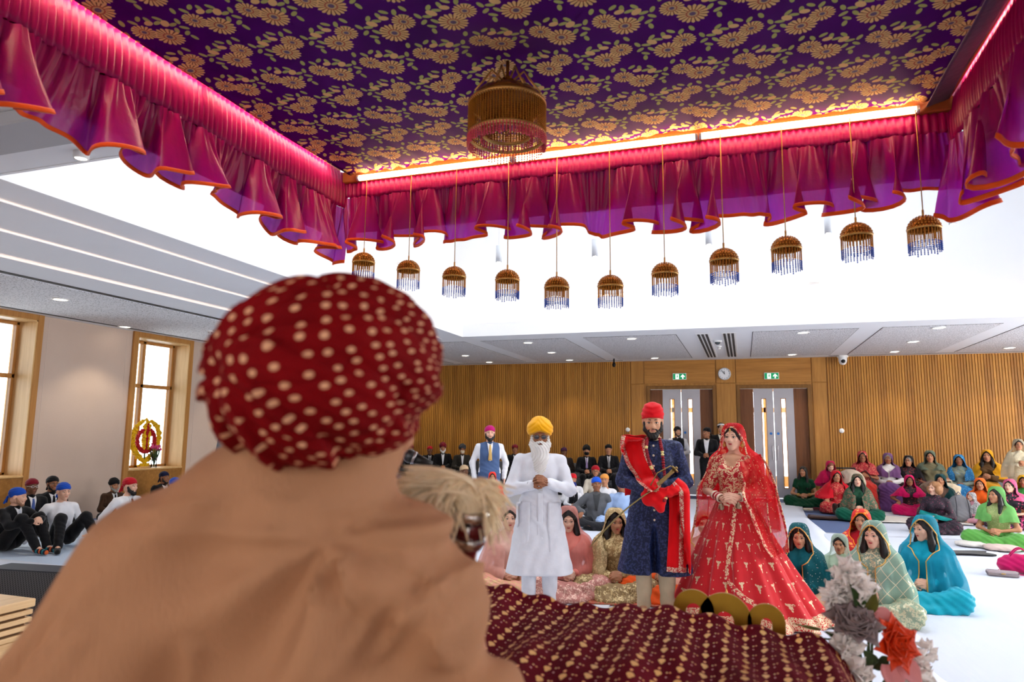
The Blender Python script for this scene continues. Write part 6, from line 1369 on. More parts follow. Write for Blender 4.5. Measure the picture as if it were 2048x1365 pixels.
# ================================================================== the dais, the reader and what stands near
DZ = .75
m_carpet2 = cloth('cream_dais_cloth', (226, 214, 198))
o = empty('dais', (-.55, .6, 0), 0, 'low cloth covered dais under the canopy', 'platform')
MB().box((-1.3, -1.9, 0), (1.3, 1.72, DZ - .03), bev=.01).build('dais_base', wood('dais_oak', (170, 124, 70), (204, 158, 102), 0), o, smooth=False)
MB().box((-1.28, -1.88, DZ - .03), (1.28, 1.70, DZ), bev=.012).build('dais_cloth', m_carpet2, o, smooth=False)
# covered reading stand
st = empty('reading_stand', (-.38, 1.80, DZ), 0, 'low wooden reading stand hidden below the maroon velvet cloth', 'stand')
MB().box((-.50, -.36, .20), (.50, .30, .235), bev=.006).build('stand_top', m_oakh, st, smooth=False)
for sx in (-1, 1):
    for sy in (-.34, .28): MB().lathe([(.02, 0), (.03, .02), (.02, .06), (.026, .12), (.018, .17), (.028, .20)], (sx * .47, sy, 0), 12).build('leg', m_oak, st)
def _velvet():
    t = NT('maroon_velvet_gold_motifs'); u, v, _ = t.sep(t.coord('UV')); a, b = .047, .066
    wv = t.noise(t.coord('UV'), 9, 2); u = t.op('ADD', u, t.op('MULTIPLY', wv, .012))
    col = t.op('FLOOR', t.op('DIVIDE', u, a)); odd = t.op('MODULO', t.op('ABSOLUTE', col), 2.0); vs = t.op('ADD', v, t.op('MULTIPLY', odd, b * .5)); row = t.op('FLOOR', t.op('DIVIDE', vs, b))
    p = t.op('SUBTRACT', u, t.op('MULTIPLY', t.op('ADD', col, .5), a)); q = t.op('SUBTRACT', vs, t.op('MULTIPLY', t.op('ADD', row, .5), b))
    base = t.mix(t.noise(t.coord(), 5, 3), srgb(72, 2, 16), srgb(112, 4, 28)); m = None; c = base
    def blob(cx, cy, rx, ry, colr):
        nonlocal c, m
        x = t.op('DIVIDE', t.op('SUBTRACT', p, cx), rx); y = t.op('DIVIDE', t.op('SUBTRACT', q, cy), ry); k = t.op('LESS_THAN', t.op('ADD', t.op('MULTIPLY', x, x), t.op('MULTIPLY', y, y)), 1.0)
        c = t.mix(k, c, colr); m = k if m is None else t.op('MAXIMUM', m, k)
    gold = srgb(206, 152, 72)
    blob(0, .002, .0088, .0115, gold); blob(0, .011, .0045, .010, gold); blob(.0, -.022, .0036, .0055, srgb(226, 150, 84))
    blob(.020, .016, .0022, .0032, srgb(220, 150, 150)); blob(.020, -.006, .0022, .0032, srgb(226, 180, 120)); blob(-.020, .026, .0022, .0032, srgb(230, 150, 90))
    t.base(c); t.set(Roughness=t.map(m, 0, 1, .85, .32), Metallic=t.map(m, 0, 1, 0, .3)); t.b.inputs['Specular IOR Level'].default_value = .06; t.bump(m, .4, .002); return t.m
X0c, X1c = -1.02, .185
def drape(u, v):
    s = u * 1.50; t = v * 1.30                                   # arc length across and towards the reader
    X = X0c + s; drop_r = 0.0
    if X > X1c:
        e = X - X1c; X = X1c + .055 * (1 - math.exp(-e / .05)) + .20 * e; drop_r = e * .92
    Y = 2.135 - t; drop_f = 0.0
    if t < .20: Y = 2.135 + .03 * (.20 - t) / .2; drop_f = (.20 - t) * .97
    else: Y = 2.135 - (t - .20)
    z = 1.055 + .012 * sin(7 * X + 3) + .010 * sin(11 * X - 4 * Y) - .018 * max(0, X + .45) + .035 * math.exp(-((X + .75) / .3) ** 2) - .02 * max(0, (1.62 - Y)) * 2
    z += .016 * sin(26 * X + 2 * sin(5 * Y)) * max(0, min(1, (1.95 - Y) / .3)) * .6 + .008 * sin(50 * X + 9 * Y)
    rim = math.exp(-(abs(t - .20)) / .035) * .016
    return (X, Y + .02 * sin(9 * X) * (t < .2) + .012 * sin(6 * X), z + rim - drop_f - drop_r)
cl = uv_grid('velvet_cover', drape, 150, 110, lambda u, v: (u * 1.50, v * 1.30), _velvet()); solid(cl, .006); tag(cl, 'maroon velvet cover with gold motifs over the reading stand', 'cloth')
# brass crescents
m_brass = plain('aged_brass', (168, 132, 44), .38, metal=.8, var=.25, scale=14)
p = ony(1455, 1250, 2.25); bo = empty('brass_crest', (p[0], 2.25, DZ), 0, 'flat brass crest of three arches behind the velvet cover', 'ornament'); z0 = p[2] - DZ
def arch(cx, r, w, up):
    a = np.linspace(0, pi, 22); ou = [(cx + r * cos(t), z0 + up + r * 1.02 * sin(t)) for t in a]; inn = [(cx + (r - w) * cos(t) * .9, z0 + up - .004 + (r - w) * sin(t)) for t in a[::-1]]
    return MB().extrude(ou + [(cx - r, z0 - .1)] + [(cx - r + w, z0 - .1)] + inn[0:1] * 0 + inn + [(cx + r - w, z0 - .1), (cx + r, z0 - .1)], -.004, .004)
k = 2.2 / FPX
for px, r, w, up in ((1388, 38, 22, -20), (1450, 48, 30, -8), (1533, 33, 22, -10)):
    q = ony(px, 1250, 2.25); arch(q[0] - p[0], r * k, w * k, -(up) * k - .0).build('arch_plate', m_brass, bo, smooth=False)
MB().box((-.14, -.02, .1), (.16, .02, .14)).build('crest_base', m_brass, bo, smooth=False); MB().box((-.02, -.02, 0), (.02, .02, .12)).build('crest_foot', m_brass, bo, smooth=False)

# ---- the reader, seen from behind
def _kurta():
    t = NT('reader_peach_cotton'); v = t.coord(); c = srgb(176, 128, 94); n = t.noise(v, 5, 3)
    t.base(t.mix(n, mulc(c, .9), mulc(c, 1.06))); t.set(Roughness=.85); t.b.inputs['Specular IOR Level'].default_value = .2; t.bump(t.noise(t.scale(v, (60, 60, 6)), 6, 2), .35, .006); return t.m
def _dots():
    t = NT('red_dotted_turban_cloth'); v = t.coord(); uv = t.coord('UV'); vo = t.new('ShaderNodeTexVoronoi'); t.put(vo.inputs['Vector'], uv); vo.voronoi_dimensions = '2D'; vo.inputs['Scale'].default_value = 41; vo.inputs['Randomness'].default_value = .42
    d = t.map(vo.outputs['Distance'], .155, .215, 1.0, 0.0); t.base(t.mix(d, t.mix(t.noise(v, 14, 3), srgb(88, 0, 5), srgb(132, 4, 10)), srgb(214, 160, 124))); t.set(Roughness=.85); t.b.inputs['Specular IOR Level'].default_value = .1
    t.bump(t.noise(v, 60, 3), .3, .004); return t.m
gr = empty('person', (-.55, .82, DZ), 0, 'seated reader from behind in red dotted turban and peach kurta', 'person'); g0 = np.array([-.55, .82, DZ])
G = lambda x, y, d: ond(x, y, d) - g0
CRm = np.stack([CR, np.cross(CU, CR), CU], 1)                  # columns: right, away, up
def worldrot(a): return rotz(YAW) @ a
Ls, Rs, Nk = G(285, 1135, .86), G(822, 1178, .93), G(612, 962, .93)
Le, Re, Hd = G(122, 1440, .80), G(945, 1430, .98), G(918, 1165, 1.17)
tor = [ell(G(575, 1045, .93), (.125, .095, .118), rotz(YAW)), ell(G(560, 1125, .92), (.19, .105, .13), rotz(YAW)), ell(G(560, 1235, .95), (.225, .13, .19), rotz(YAW)), ell(G(545, 1400, .97), (.235, .145, .25), rotz(YAW)), ell(G(550, 1700, 1.0), (.24, .17, .24), rotz(YAW)), cap(Nk + [0, 0, -.01], Ls, .084, .070), cap(Nk + [0, 0, -.045], Rs, .074, .068), cap(Nk + [0, 0, -.05], Nk + [0.03, .03, .045], .092, .084)]
arms = [cap(Ls, Le, .075, .072), cap(Le, G(330, 1750, .95), .065, .05), cap(Rs, Re, .072, .066), cap(Re, Hd - (Hd - Re) * .12, .060, .042)]
seatz = ell((0.02, .10, .10), (.42, .36, .12))
def gfold(X, Y, Z):
    f = .007 * np.sin(36 * X + 10 * np.sin(4 * Z) + 14 * Y) + .006 * np.sin(22 * X - 16 * Z + 3) + .0035 * np.sin(60 * X + 25 * Z + 12 * np.sin(6 * Z))
    n = G(705, 1070, .88); dx, dz = (X - n[0]), (Z - n[2]); an = np.arctan2(dx, -dz); rr = np.sqrt(dx * dx + dz * dz)
    f = f + .013 * np.exp(-((rr - .13) / .10) ** 2) * np.cos(an * 7 + .4) * (dz < .02)
    n2 = G(110, 1330, .8); an2 = (X - n2[0]) * .75 + (Z - n2[2]) * .55
    f = f - .016 * np.exp(-(((X - n2[0]) * .85 - (Z - n2[2]) * .5) / .014) ** 2) * np.exp(-(an2 / .10) ** 2)
    for (x0, y0, x1, y1, w, dpt) in ((300, 1015, 600, 985, 6, .0035), (540, 985, 800, 1030, 6, .0035), (200, 1365, 330, 1110, 12, .006), (712, 1075, 668, 1200, 9, .010), (722, 1075, 760, 1215, 10, .011), (800, 1100, 900, 1180, 9, .009), (745, 1330, 930, 1120, 14, .010), (690, 1365, 800, 1180, 13, .008), (330, 1200, 250, 1365, 14, .007), (470, 1250, 430, 1365, 14, .006), (860, 1075, 930, 1160, 8, .008), (905, 1230, 880, 1365, 10, .009)):
        a, b = G(x0, y0, .86), G(x1, y1, .86); d = b - a; L = np.linalg.norm(d); d = d / L; px, pz = X - a[0], Z - a[2]; dn = np.sqrt(d[0] ** 2 + d[2] ** 2); ux, uz = d[0] / dn, d[2] / dn; t = px * ux + pz * uz; e = -px * uz + pz * ux; ww = w * .86 / FPX
        f = f + dpt * 1.7 * np.exp(-(e / ww) ** 2) * np.clip(np.sin(np.clip(t / (L * dn), 0, 1) * pi) * 1.6, 0, 1)
    return f
V, Q = sdf_mesh(tor + arms + [seatz], .0085, .06, gfold, cut=lambda X, Y, Z: .0 - Z)
add_np('kurta', (V, Q), _kurta(), gr)
HC = G(690, 815, .97); Rh = rotz(pi + radians(-30)) @ rotx(radians(12))
hm = head_mesh('mid_m'); hand = sdf_mesh(hand_prims(Hd, (-.35, .15, .9), (.7, -.5, .2), 1, 1.25, .05, 1.0), .005, .004)
bod = sdf_mesh([cap(Nk + [0, .05, -.1], HC + [0, .0, -.03], .055, .055), ell(G(560, 1300, .97), (.19, .10, .25), rotz(YAW)), cap(Re, Hd, .036, .028), cap(Rs, Re, .045, .04), cap(Ls, Le, .045, .04), ell((0.02, .1, .1), (.3, .28, .09))], .012, .03)
vv, qq, mm = concat([(bod[0], bod[1], 0), (hand[0], hand[1], 0)])
me = mesh_np('reader_body', np.concatenate([vv, hm[0] @ Rh.T + HC]), np.concatenate([qq, shift(hm[1], len(vv))]), np.concatenate([mm, hm[2]]))
put('body', me, [SKIN['tan'], m_eye, m_greybrow, m_lip], gr)
# turban: wound cloth with deep creases running from a gather at the back
TC = G(652, 752, .88); tr = (.150, .163, .116); TR = rotz(YAW) @ roty(radians(-17)) @ rotx(radians(-8))
q0 = np.array([-.62, -.75, .02]); q0 /= np.linalg.norm(q0); e1 = np.cross(q0, [0, 0, 1.0]); e1 /= np.linalg.norm(e1); e2 = np.cross(q0, e1)
nu, nv = 240, 170; TH, PH = np.meshgrid(np.linspace(0, 2 * pi, nu + 1), np.linspace(.02, pi - .02, nv + 1)); D = np.stack([np.sin(PH) * np.cos(TH), np.sin(PH) * np.sin(TH), np.cos(PH)], -1)
an = np.arctan2(D @ e2, D @ e1); rd = np.arccos(np.clip(D @ q0, -1, 1))
def crease(x, w): return -np.exp(-(np.abs(np.sin(x)) / w) ** 1.3)
wob = .35 * np.sin(3 * rd + 2 * an) + .2 * np.sin(5 * rd - an)
h = .050 * crease(an * 2.5 + .55 * rd * 2 + wob, .16) * np.clip(rd * 2.2, 0, 1) * np.clip((2.6 - rd), 0, 1) + .022 * crease(an * 3.5 - 1.4 * rd + 1 + wob, .12) * np.clip(rd * 2, 0, 1) + .020 * np.sin(an * 7 + 4 * rd) * np.clip(rd, 0, 1)
h += .05 * crease(rd * 1.5 + .35 * np.sin(2 * an) + .9, .10) * (np.abs(an) < 2.6) - .10 * np.exp(-(rd / .16) ** 2) + .03 * np.sin(2.2 * D[..., 0] + 1.3)
sx_ = (an * 1.35 + 1.25 * rd + .5 * wob) / 1.05; sw_ = np.mod(sx_, 1.0); h += .085 * (np.where(sw_ < .93, sw_ / .93, (1 - sw_) / .07) - .5) * np.clip(rd * 1.5, 0, 1)
Rr = 1 + h * 1.0 + .006 * np.sin(40 * an + 20 * rd) * np.clip(rd, 0, 1)
sq = np.sign(D) * np.abs(D) ** .92; sq /= np.linalg.norm(sq, axis=-1)[..., None]
Vt = (sq * Rr[..., None] * np.array(tr)) @ TR.T + TC; m = nu + 1
Qt = np.array([(j * m + i, j * m + i + 1, (j + 1) * m + i + 1, (j + 1) * m + i) for j in range(nv) for i in range(nu)])
to_ = add_np('turban', (Vt.reshape(-1, 3), Qt[:, ::-1]), _dots(), gr); UVt = np.stack([rd * np.cos(an), rd * np.sin(an)], -1).reshape(-1, 2).astype(np.float32) * .145
li = np.zeros(len(to_.data.loops), np.int32); to_.data.loops.foreach_get('vertex_index', li); to_.data.uv_layers.new(name='UVMap').data.foreach_set('uv', UVt[li].ravel())

# ---- the fly whisk in the reader's hand
wk = empty('fly_whisk', ond(940, 1095, 1.17), 0, 'fly whisk with cream hair and silver maroon handle before the reader', 'whisk'); w0 = np.array(wk.location)
Wp = lambda x, y, d: ond(x, y, d) - w0
a, b = Wp(928, 1165, 1.17), Wp(942, 1010, 1.12); ax_ = (b - a) / np.linalg.norm(b - a)
m_silver = plain('chased_silver', (205, 203, 200), .22, metal=.95, var=.3, scale=120); m_maroon = plain('maroon_enamel', (96, 16, 22), .3, var=.2)
def along(p, q, prof, n=24): return MB().tube([p + (q - p) * t for t, _ in prof], [r for _, r in prof], n)
along(a, b, [(0, .012), (.3, .014), (.45, .018), (.5, .026), (.54, .018)]).build('handle', m_maroon, wk)
along(a, b, [(.5, .020), (.55, .030), (.64, .032), (.66, .030)]).build('silver_collar', m_silver, wk)
along(a, b, [(.655, .029), (.75, .030), (.86, .031)]).build('maroon_cup', m_maroon, wk)
along(a, b, [(.855, .031), (.93, .035), (.98, .036), (1.0, .033)]).build('silver_rim', m_silver, wk)
ar_ = np.cross(ax_, [0, 0, 1.0]); ar_ /= np.linalg.norm(ar_); br_ = np.cross(ax_, ar_); st_ = MB()
for i in range(14):
    t = 2 * pi * i / 14; c0 = a + (b - a) * .66 + (ar_ * cos(t) + br_ * sin(t)) * .031; c1 = a + (b - a) * .86 + (ar_ * cos(t) + br_ * sin(t)) * .033
    if i % 2: st_.tube([c0, (c0 + c1) / 2, c1], .004, 5)
st_.build('silver_ribs', m_silver, wk)
r = random.Random(5); hb = MB(); ends = [(790, 985), (800, 1015), (815, 960), (835, 1040), (870, 1055), (800, 1000), (850, 1050), (905, 1065), (1000, 1010), (990, 1075)]; mids = [(855, 945), (880, 935), (900, 930), (925, 940), (870, 960), (960, 950), (900, 960), (985, 965)]
for i in range(560):
    t = r.uniform(0, 2 * pi); p0 = a + (b - a) * .97 + (ar_ * cos(t) + br_ * sin(t)) * r.uniform(0, .028); right = r.random() < .16
    mi = mids[r.choice((5, 7)) if right else r.choice((0, 1, 2, 3, 4, 6))]; en = ends[r.choice((8, 9)) if right else r.randrange(8)]
    m1 = Wp(mi[0] + r.gauss(0, 16), mi[1] + r.gauss(0, 12), 1.12 + r.uniform(-.05, .05)); m2 = Wp(en[0] + r.gauss(0, 16), en[1] + r.gauss(0, 14), 1.12 + r.uniform(-.06, .06))
    pts = []
    for q in np.linspace(0, 1, 9): pts.append((1 - q) ** 3 * p0 + 3 * (1 - q) ** 2 * q * (p0 + ax_ * .05) + 3 * (1 - q) * q * q * m1 + q ** 3 * m2)
    hb.tube(pts, [.0022, .003, .0036, .0038, .0036, .0032, .0026, .0018, .0008], 4, caps=False)
hb.build('hair_tuft', plain('cream_yak_hair', (246, 226, 190), .6, var=.12, scale=20), wk)['kind'] = 'stuff'

# ---- musicians' platform, stage speaker and microphone
bx = empty('musicians_platform', (-5.6, 1.8, 0), 0, 'pale oak platform with grooved edge at the lower left', 'platform'); ZP = .50; wdl = wood('pale_oak_platform', (206, 166, 116), (232, 196, 146), 1)
MB().box((-1.2, -2.6, .0), (1.23, 1.54, ZP - .24), bev=.005).build('platform_base', wdl, bx, smooth=False)
MB().box((-1.25, -2.65, ZP - .05), (1.25, 1.56, ZP), bev=.006).build('platform_top', wdl, bx, smooth=False)
for i in range(4): MB().box((-1.2, -2.62, ZP - .235 + i * .047), (1.245, 1.55, ZP - .205 + i * .047), bev=.004).build('edge_slat', wdl, bx, smooth=False)
MB().box((-1.18, -2.6, ZP - .24), (1.215, 1.52, ZP - .05)).build('edge_core', plain('shadow_gap', (96, 66, 40), .8), bx, smooth=False)
sp = empty('stage_speaker', (-5.30, 4.05, .02), radians(8), 'black wedge shaped stage speaker behind the oak platform', 'speaker'); m_cab = plain('black_speaker_cabinet', (38, 40, 48), .6, var=.1)
prof = [(-.28, 0), (.28, 0), (.26, .10), (.02, .46), (-.20, .46), (-.28, .34)]
MB().extrude([(-y, z) for y, z in prof][::-1], -.42, .42, plane='yz').build('cabinet', m_cab, sp, smooth=False)
def _grille():
    t = NT('speaker_grille'); x, y, z = t.sep(t.coord()); k = 260.0; s = t.op('MULTIPLY', t.op('SINE', t.op('MULTIPLY', x, k)), t.op('SINE', t.op('MULTIPLY', z, k)))
    t.base(t.mix(t.op('GREATER_THAN', s, .1), srgb(72, 70, 72), srgb(20, 20, 22))); t.set(Roughness=.6); return t.m
n_ = np.array([0, -.36, .24]); n_ = np.array([0, -.832, .555])
MB().add([(-.40, -.262 + -.006, .105), (.40, -.268, .105), (.40, -.030, .452), (-.40, -.030, .452), (-.40, -.25, .095), (.40, -.25, .095), (.40, -.012, .44), (-.40, -.012, .44)], [(0, 1, 2, 3), (0, 4, 5, 1), (1, 5, 6, 2), (2, 6, 7, 3), (3, 7, 4, 0)]).build('grille', _grille(), sp, smooth=False)
MB().tube([(-.41, -.275, .10), (.41, -.275, .10)], .008, 6).build('grille_trim', m_black, sp)
c2 = MB().tube([(-.44, 0, .24), (-.45, .02, .24)], .05, 14); c2.build('handle_cup', m_black, sp)
mc = empty('microphone', ond(850, 1010, 2.55)[:2].tolist() + [DZ], 0, 'black microphone on a boom stand beside the reader', 'microphone'); mz = np.array(mc.location)
Mp = lambda x, y, d=2.55: ond(x + 8, y - 4, d) - mz
MB().ball(Mp(812, 917), .026, 14, 9).build('microphone_grille', plain('mic_grille', (70, 72, 76), .4, metal=.6, var=.4, scale=200), mc)
MB().tube([Mp(822, 921), Mp(838, 927), Mp(856, 934)], [.021, .016, .012], 12).build('microphone_body', m_black, mc)
MB().tube([Mp(818, 919), Mp(823, 921)], .024, 14).build('microphone_ring', m_steel, mc)
jt = Mp(828, 948); MB().tube([Mp(840, 928), jt], .007, 8).build('clip', m_black, mc)
MB().tube([jt, Mp(829, 975), np.array([0, 0, .30])], .008, 8).build('stand_pole', m_black, mc)
MB().tube([np.array([0, 0, .34]), np.array([0, 0, .01])], .012, 8).build('stand_tube', m_black, mc)
for i in range(3): MB().tube([(0, 0, .12), (.2 * cos(2.1 * i), .2 * sin(2.1 * i), .009)], .008, 6).build('stand_foot', m_black, mc)

# ---- flowers in a vase beside the stand
p = ond(1735, 1330, 1.95); fa = empty('flower_arrangement', (p[0], p[1], DZ * 0), 0, 'mixed silk flower arrangement with grey and orange roses beside the velvet cover', 'flowers'); f0 = np.array(fa.location)
Fp = lambda x, y, d=1.95: ond(x, y, d) - f0
MB().lathe([(0, .752), (.05, .752), (.07, .77), (.062, .82), (.045, .845), (.055, .86)], n=20).build('vase', plain('white_ceramic', (232, 230, 226), .3), fa)
VC = np.array([0, 0, .84])
def petal(m, c, d, up, L, Wd, cupv, curl=.0, mi=0, nu=5, nv=6, point=0.0):
    """a cupped petal from c along d, with up as its inner face"""
    d = d / np.linalg.norm(d); up = up - d * (up @ d); up /= np.linalg.norm(up); s = np.cross(d, up)
    def fn(a, b):
        x = (a - .5) * 2; w = Wd * (sin(pi * min(1, .12 + b * .86)) ** .6) * (1 - point * b * b)
        return c + d * L * b * (1 - .15 * x * x) + s * w * x + up * (cupv * (x * x * w * 1.2 + .35 * L * b * b) - curl * L * b ** 3)
    m.grid(fn, nu, nv, mi)
def rose(name, c, axis, R, mat, seed, pointy=0.0, layers=5, lab=None):
    r = random.Random(seed); m = MB(); axis = np.array(axis, float) / np.linalg.norm(axis); a0 = np.cross(axis, [0, 0, 1.0]); a0 /= np.linalg.norm(a0); b0 = np.cross(axis, a0)
    for l in range(layers):
        n = 3 + l; t = l / (layers - 1)
        for i in range(n):
            an = 2 * pi * (i + .5 * (l % 2)) / n + r.uniform(-.15, .15); rad = a0 * cos(an) + b0 * sin(an); el = radians(82 - 62 * t + r.uniform(-6, 6)); dv = axis * sin(el) + rad * cos(el); up = axis * cos(el) - rad * sin(el)
            petal(m, c + rad * R * .06 - axis * R * .25, dv, up, R * (.62 + .5 * t), R * (.26 + .30 * t), .5, .25 * t, 0, point=pointy)
    o = m.build(name, mat, fa); solid(o, .0018)
    if lab: o['label'] = lab
    return o
def ruffled(c, R, mat, seed, n=46, lab=None):
    r = random.Random(seed); m = MB()
    for i in range(n):
        v = np.array([r.gauss(0, 1), r.gauss(0, 1), r.gauss(.2, 1)]); v /= np.linalg.norm(v); up = np.array([r.gauss(0, 1) for _ in range(3)])
        petal(m, c + v * R * .25, v, up, R * r.uniform(.6, .95), R * r.uniform(.22, .36), .7, r.uniform(-.1, .4), 0, 4, 4)
    o = m.build('carnation', mat, fa); solid(o, .0015)
    if lab: o['label'] = lab
    return o
m_petw = plain('white_silk_petals', (252, 246, 242), .7, var=.03, scale=30); m_grey = plain('dusky_grey_petals', (146, 130, 130), .6, var=.2, scale=30); m_or = plain('orange_red_petals', (226, 68, 22), .5, var=.15, scale=25); m_pinkp = plain('pale_pink_petals', (226, 150, 150), .6, var=.15, scale=25)
m_leaf = plain('dark_leaf', (52, 76, 34), .5, var=.3, scale=30); m_leaf2 = plain('bronze_green_leaf', (96, 96, 34), .45, var=.3, scale=30); m_stem = plain('green_stem', (70, 92, 48), .6)
PXM = 1.95 / FPX
ruffled(Fp(1697, 1150), 36 * PXM, m_petw, 1, lab='white frilled flower at the top of the arrangement'); ruffled(Fp(1718, 1172, 1.93), 34 * PXM, m_petw, 2); ruffled(Fp(1684, 1192, 1.97), 38 * PXM, m_petw, 3); ruffled(Fp(1664, 1200), 26 * PXM, m_petw, 4); ruffled(Fp(1712, 1208), 32 * PXM, m_petw, 5); ruffled(Fp(1678, 1222), 22 * PXM, m_petw, 6)
ruffled(Fp(1690, 1296, 1.90), 36 * PXM, m_petw, 7, lab='white frilled flower below the grey rose'); ruffled(Fp(1690, 1335, 1.88), 40 * PXM, m_petw, 8); ruffled(Fp(1716, 1352, 1.9), 30 * PXM, m_petw, 9)
ruffled(Fp(1852, 1303, 2.0), 24 * PXM, m_petw, 10, 30, lab='small white flower at the arrangement side'); ruffled(Fp(1830, 1330), 36 * PXM, m_petw, 11); ruffled(Fp(1836, 1360), 34 * PXM, m_petw, 12)
toc = -_f
rose('rose', Fp(1708, 1248, 1.88), toc * .55 + np.array([0, 0, .85]), 50 * PXM, m_grey, 3, .1, 6, 'dusky grey rose'); rose('rose', Fp(1792, 1288, 1.88), toc * .9 + np.array([.25, 0, .35]), 50 * PXM, m_or, 4, .55, 5, 'orange red rose')
for c, d, L in ((Fp(1752, 1225), (.6, -.2, -.2), 40), (Fp(1800, 1325, 1.9), (.7, -.2, -.7), 55), (Fp(1775, 1330, 1.9), (.2, -.5, -.8), 60), (Fp(1745, 1232), (.9, .1, -.35), 42)):
    m = MB(); petal(m, c, np.array(d), toc + np.array([0, 0, .4]), L * PXM, L * .4 * PXM, .3, .2, 0, 6, 8, .4); solid(m.build('lily_petal', m_pinkp, fa), .0015)
def leafp(x0, y0, x1, y1, w, mat, d=1.92, seed=0):
    a, b = Fp(x0, y0, d), Fp(x1, y1, d - .02); m = MB(); petal(m, a, b - a, toc, np.linalg.norm(b - a), w * PXM, .25, .1, 0, 6, 10, .75); solid(m.build('leaf', mat, fa), .0015)
leafp(1728, 1225, 1698, 1165, 13, m_leaf); leafp(1738, 1225, 1752, 1176, 14, m_leaf2)
for i in range(6): leafp(1690 + i, 1285 - i * 2, 1640 + i * 9, 1278 - i * 13 - 2, 5, m_leaf, 1.93)
leafp(1690, 1290, 1645, 1262, 4, m_leaf); leafp(1745, 1262, 1775, 1252, 8, m_leaf); leafp(1750, 1330, 1722, 1296, 14, m_leaf, 1.95); leafp(1755, 1320, 1780, 1345, 20, m_leaf, 1.97); leafp(1740, 1340, 1735, 1290, 18, m_leaf, 1.98); leafp(1735, 1345, 1705, 1330, 16, m_leaf, 1.95); leafp(1640, 1260, 1585, 1248, 4, m_leaf2, 1.95)
for x, y in ((1697, 1165), (1684, 1205), (1708, 1255), (1792, 1300), (1690, 1310), (1852, 1310), (1830, 1340), (1745, 1225), (1735, 1200)):
    q = Fp(x, y, 1.96); MB().tube([VC, VC * .4 + q * .6 + np.array([0, 0, -.02]), q], .004, 6).build('stem', m_stem, fa)
# ================================================================== furniture and belongings
m_bench = C_('grey_bench_fabric', (96, 98, 104))
def bench(x0, x1, y0, y1, h, label, n):
    o = empty('bench', ((x0 + x1) / 2, (y0 + y1) / 2, 0), 0, label, 'bench', 'long upholstered benches'); w, d = (x1 - x0) / 2, (y1 - y0) / 2
    MB().box((-w, -d + .05, .0), (w, d, h - .14), bev=.01).build('bench_base', m_dark, o, smooth=False)
    for i in range(n):
        a, b = -w + 2 * w * i / n, -w + 2 * w * (i + 1) / n
        MB().box((a + .01, -d, h - .14), (b - .01, d - .12, h), bev=.03).build('seat_cushion', m_bench, o); MB().box((a + .01, d - .16, h - .02), (b - .01, d, h + .36), bev=.03).build('back_cushion', m_bench, o)
bench(-9.6, -2.95, 17.25, 18.2, .40, 'grey upholstered bench below the ribbed wall behind the men', 8)
bench(2.05, 8.4, 16.55, 17.5, .38, 'grey upholstered bench behind the women along the ribbed wall', 7)

# flower emblem and tulips on the window sill
em = empty('flower_emblem', (XL - .14, 10.40, ZS + .02), 0, 'yellow and red marigold emblem standing on the window sill', 'flower emblem')
m_mari = plain('marigold_yellow', (240, 186, 12), .8, var=.25, scale=70, bump=.5); m_rosef = plain('red_blossom', (176, 14, 26), .8, var=.3, scale=70, bump=.5)
def blossom_path(name, pts, r, mat, seed, step=.013, fl=.7):
    """a band of packed blossoms along a path in the plane of the window (y, z)"""
    q = random.Random(seed); P = np.array(pts, float); L = np.concatenate([[0], np.cumsum(np.linalg.norm(np.diff(P, axis=0), axis=1))]); m = MB()
    for s in np.arange(0, L[-1], step):
        y, z = np.interp(s, L, P[:, 0]), np.interp(s, L, P[:, 1]); rr = np.interp(s / L[-1], np.linspace(0, 1, len(np.atleast_1d(r))), np.atleast_1d(r))
        for k in range(4): m.ball((q.uniform(-.02, .03), y + q.uniform(-rr, rr) * .8, z + q.uniform(-rr, rr) * .8), (.020, .022, .022), 6, 4)
    o = m.build(name, mat, em); o['kind'] = 'stuff'; return o
zc_ = .52
blossom_path('ring', [(.0 + .20 * cos(a), zc_ + .215 * sin(a)) for a in np.linspace(0, 2 * pi, 40)], .028, m_rosef, 1)
blossom_path('blade', [(0, .80), (0, .92)], [.075, .02], m_mari, 2); blossom_path('blade', [(-.055, .80), (-.05, .6), (-.04, .36)], .022, m_mari, 3); blossom_path('blade', [(.055, .80), (.05, .6), (.04, .36)], .022, m_mari, 4); blossom_path('blade_middle', [(0, .82), (0, .33)], .024, m_rosef, 5)
for s in (-1, 1): blossom_path('side_sword', [(s * .10, .90), (s * .24, .80), (s * .315, .62), (s * .30, .44), (s * .22, .28), (s * .10, .18), (s * -.02, .10)], [.012, .035, .045, .048, .045, .04, .03], m_mari, 6 + s)
MB().box((-.03, -.12, 0), (.05, .12, .03), bev=.006).build('emblem_foot', m_oakl, em, smooth=False); MB().tube([(0, 0, .02), (0, 0, .35)], .014, 8).build('emblem_post', m_stem, em)
blossom_path('foot_blossom', [(-.1, .05), (.1, .05)], .03, m_mari, 12)
vs = empty('tulip_vase', (XL - .02, 10.52, ZS + .02), 0, 'glass vase of pink tulips before the flower emblem', 'vase of flowers')
MB().lathe([(.05, 0), (.055, .03), (.045, .12), (.06, .2), (.063, .2), (.05, .12), (.05, .02), (0, .015)], n=20).build('vase_glass', m_glass, vs)
m_tul = plain('pink_tulip', (206, 70, 130), .6, var=.2, scale=40); r = random.Random(4)
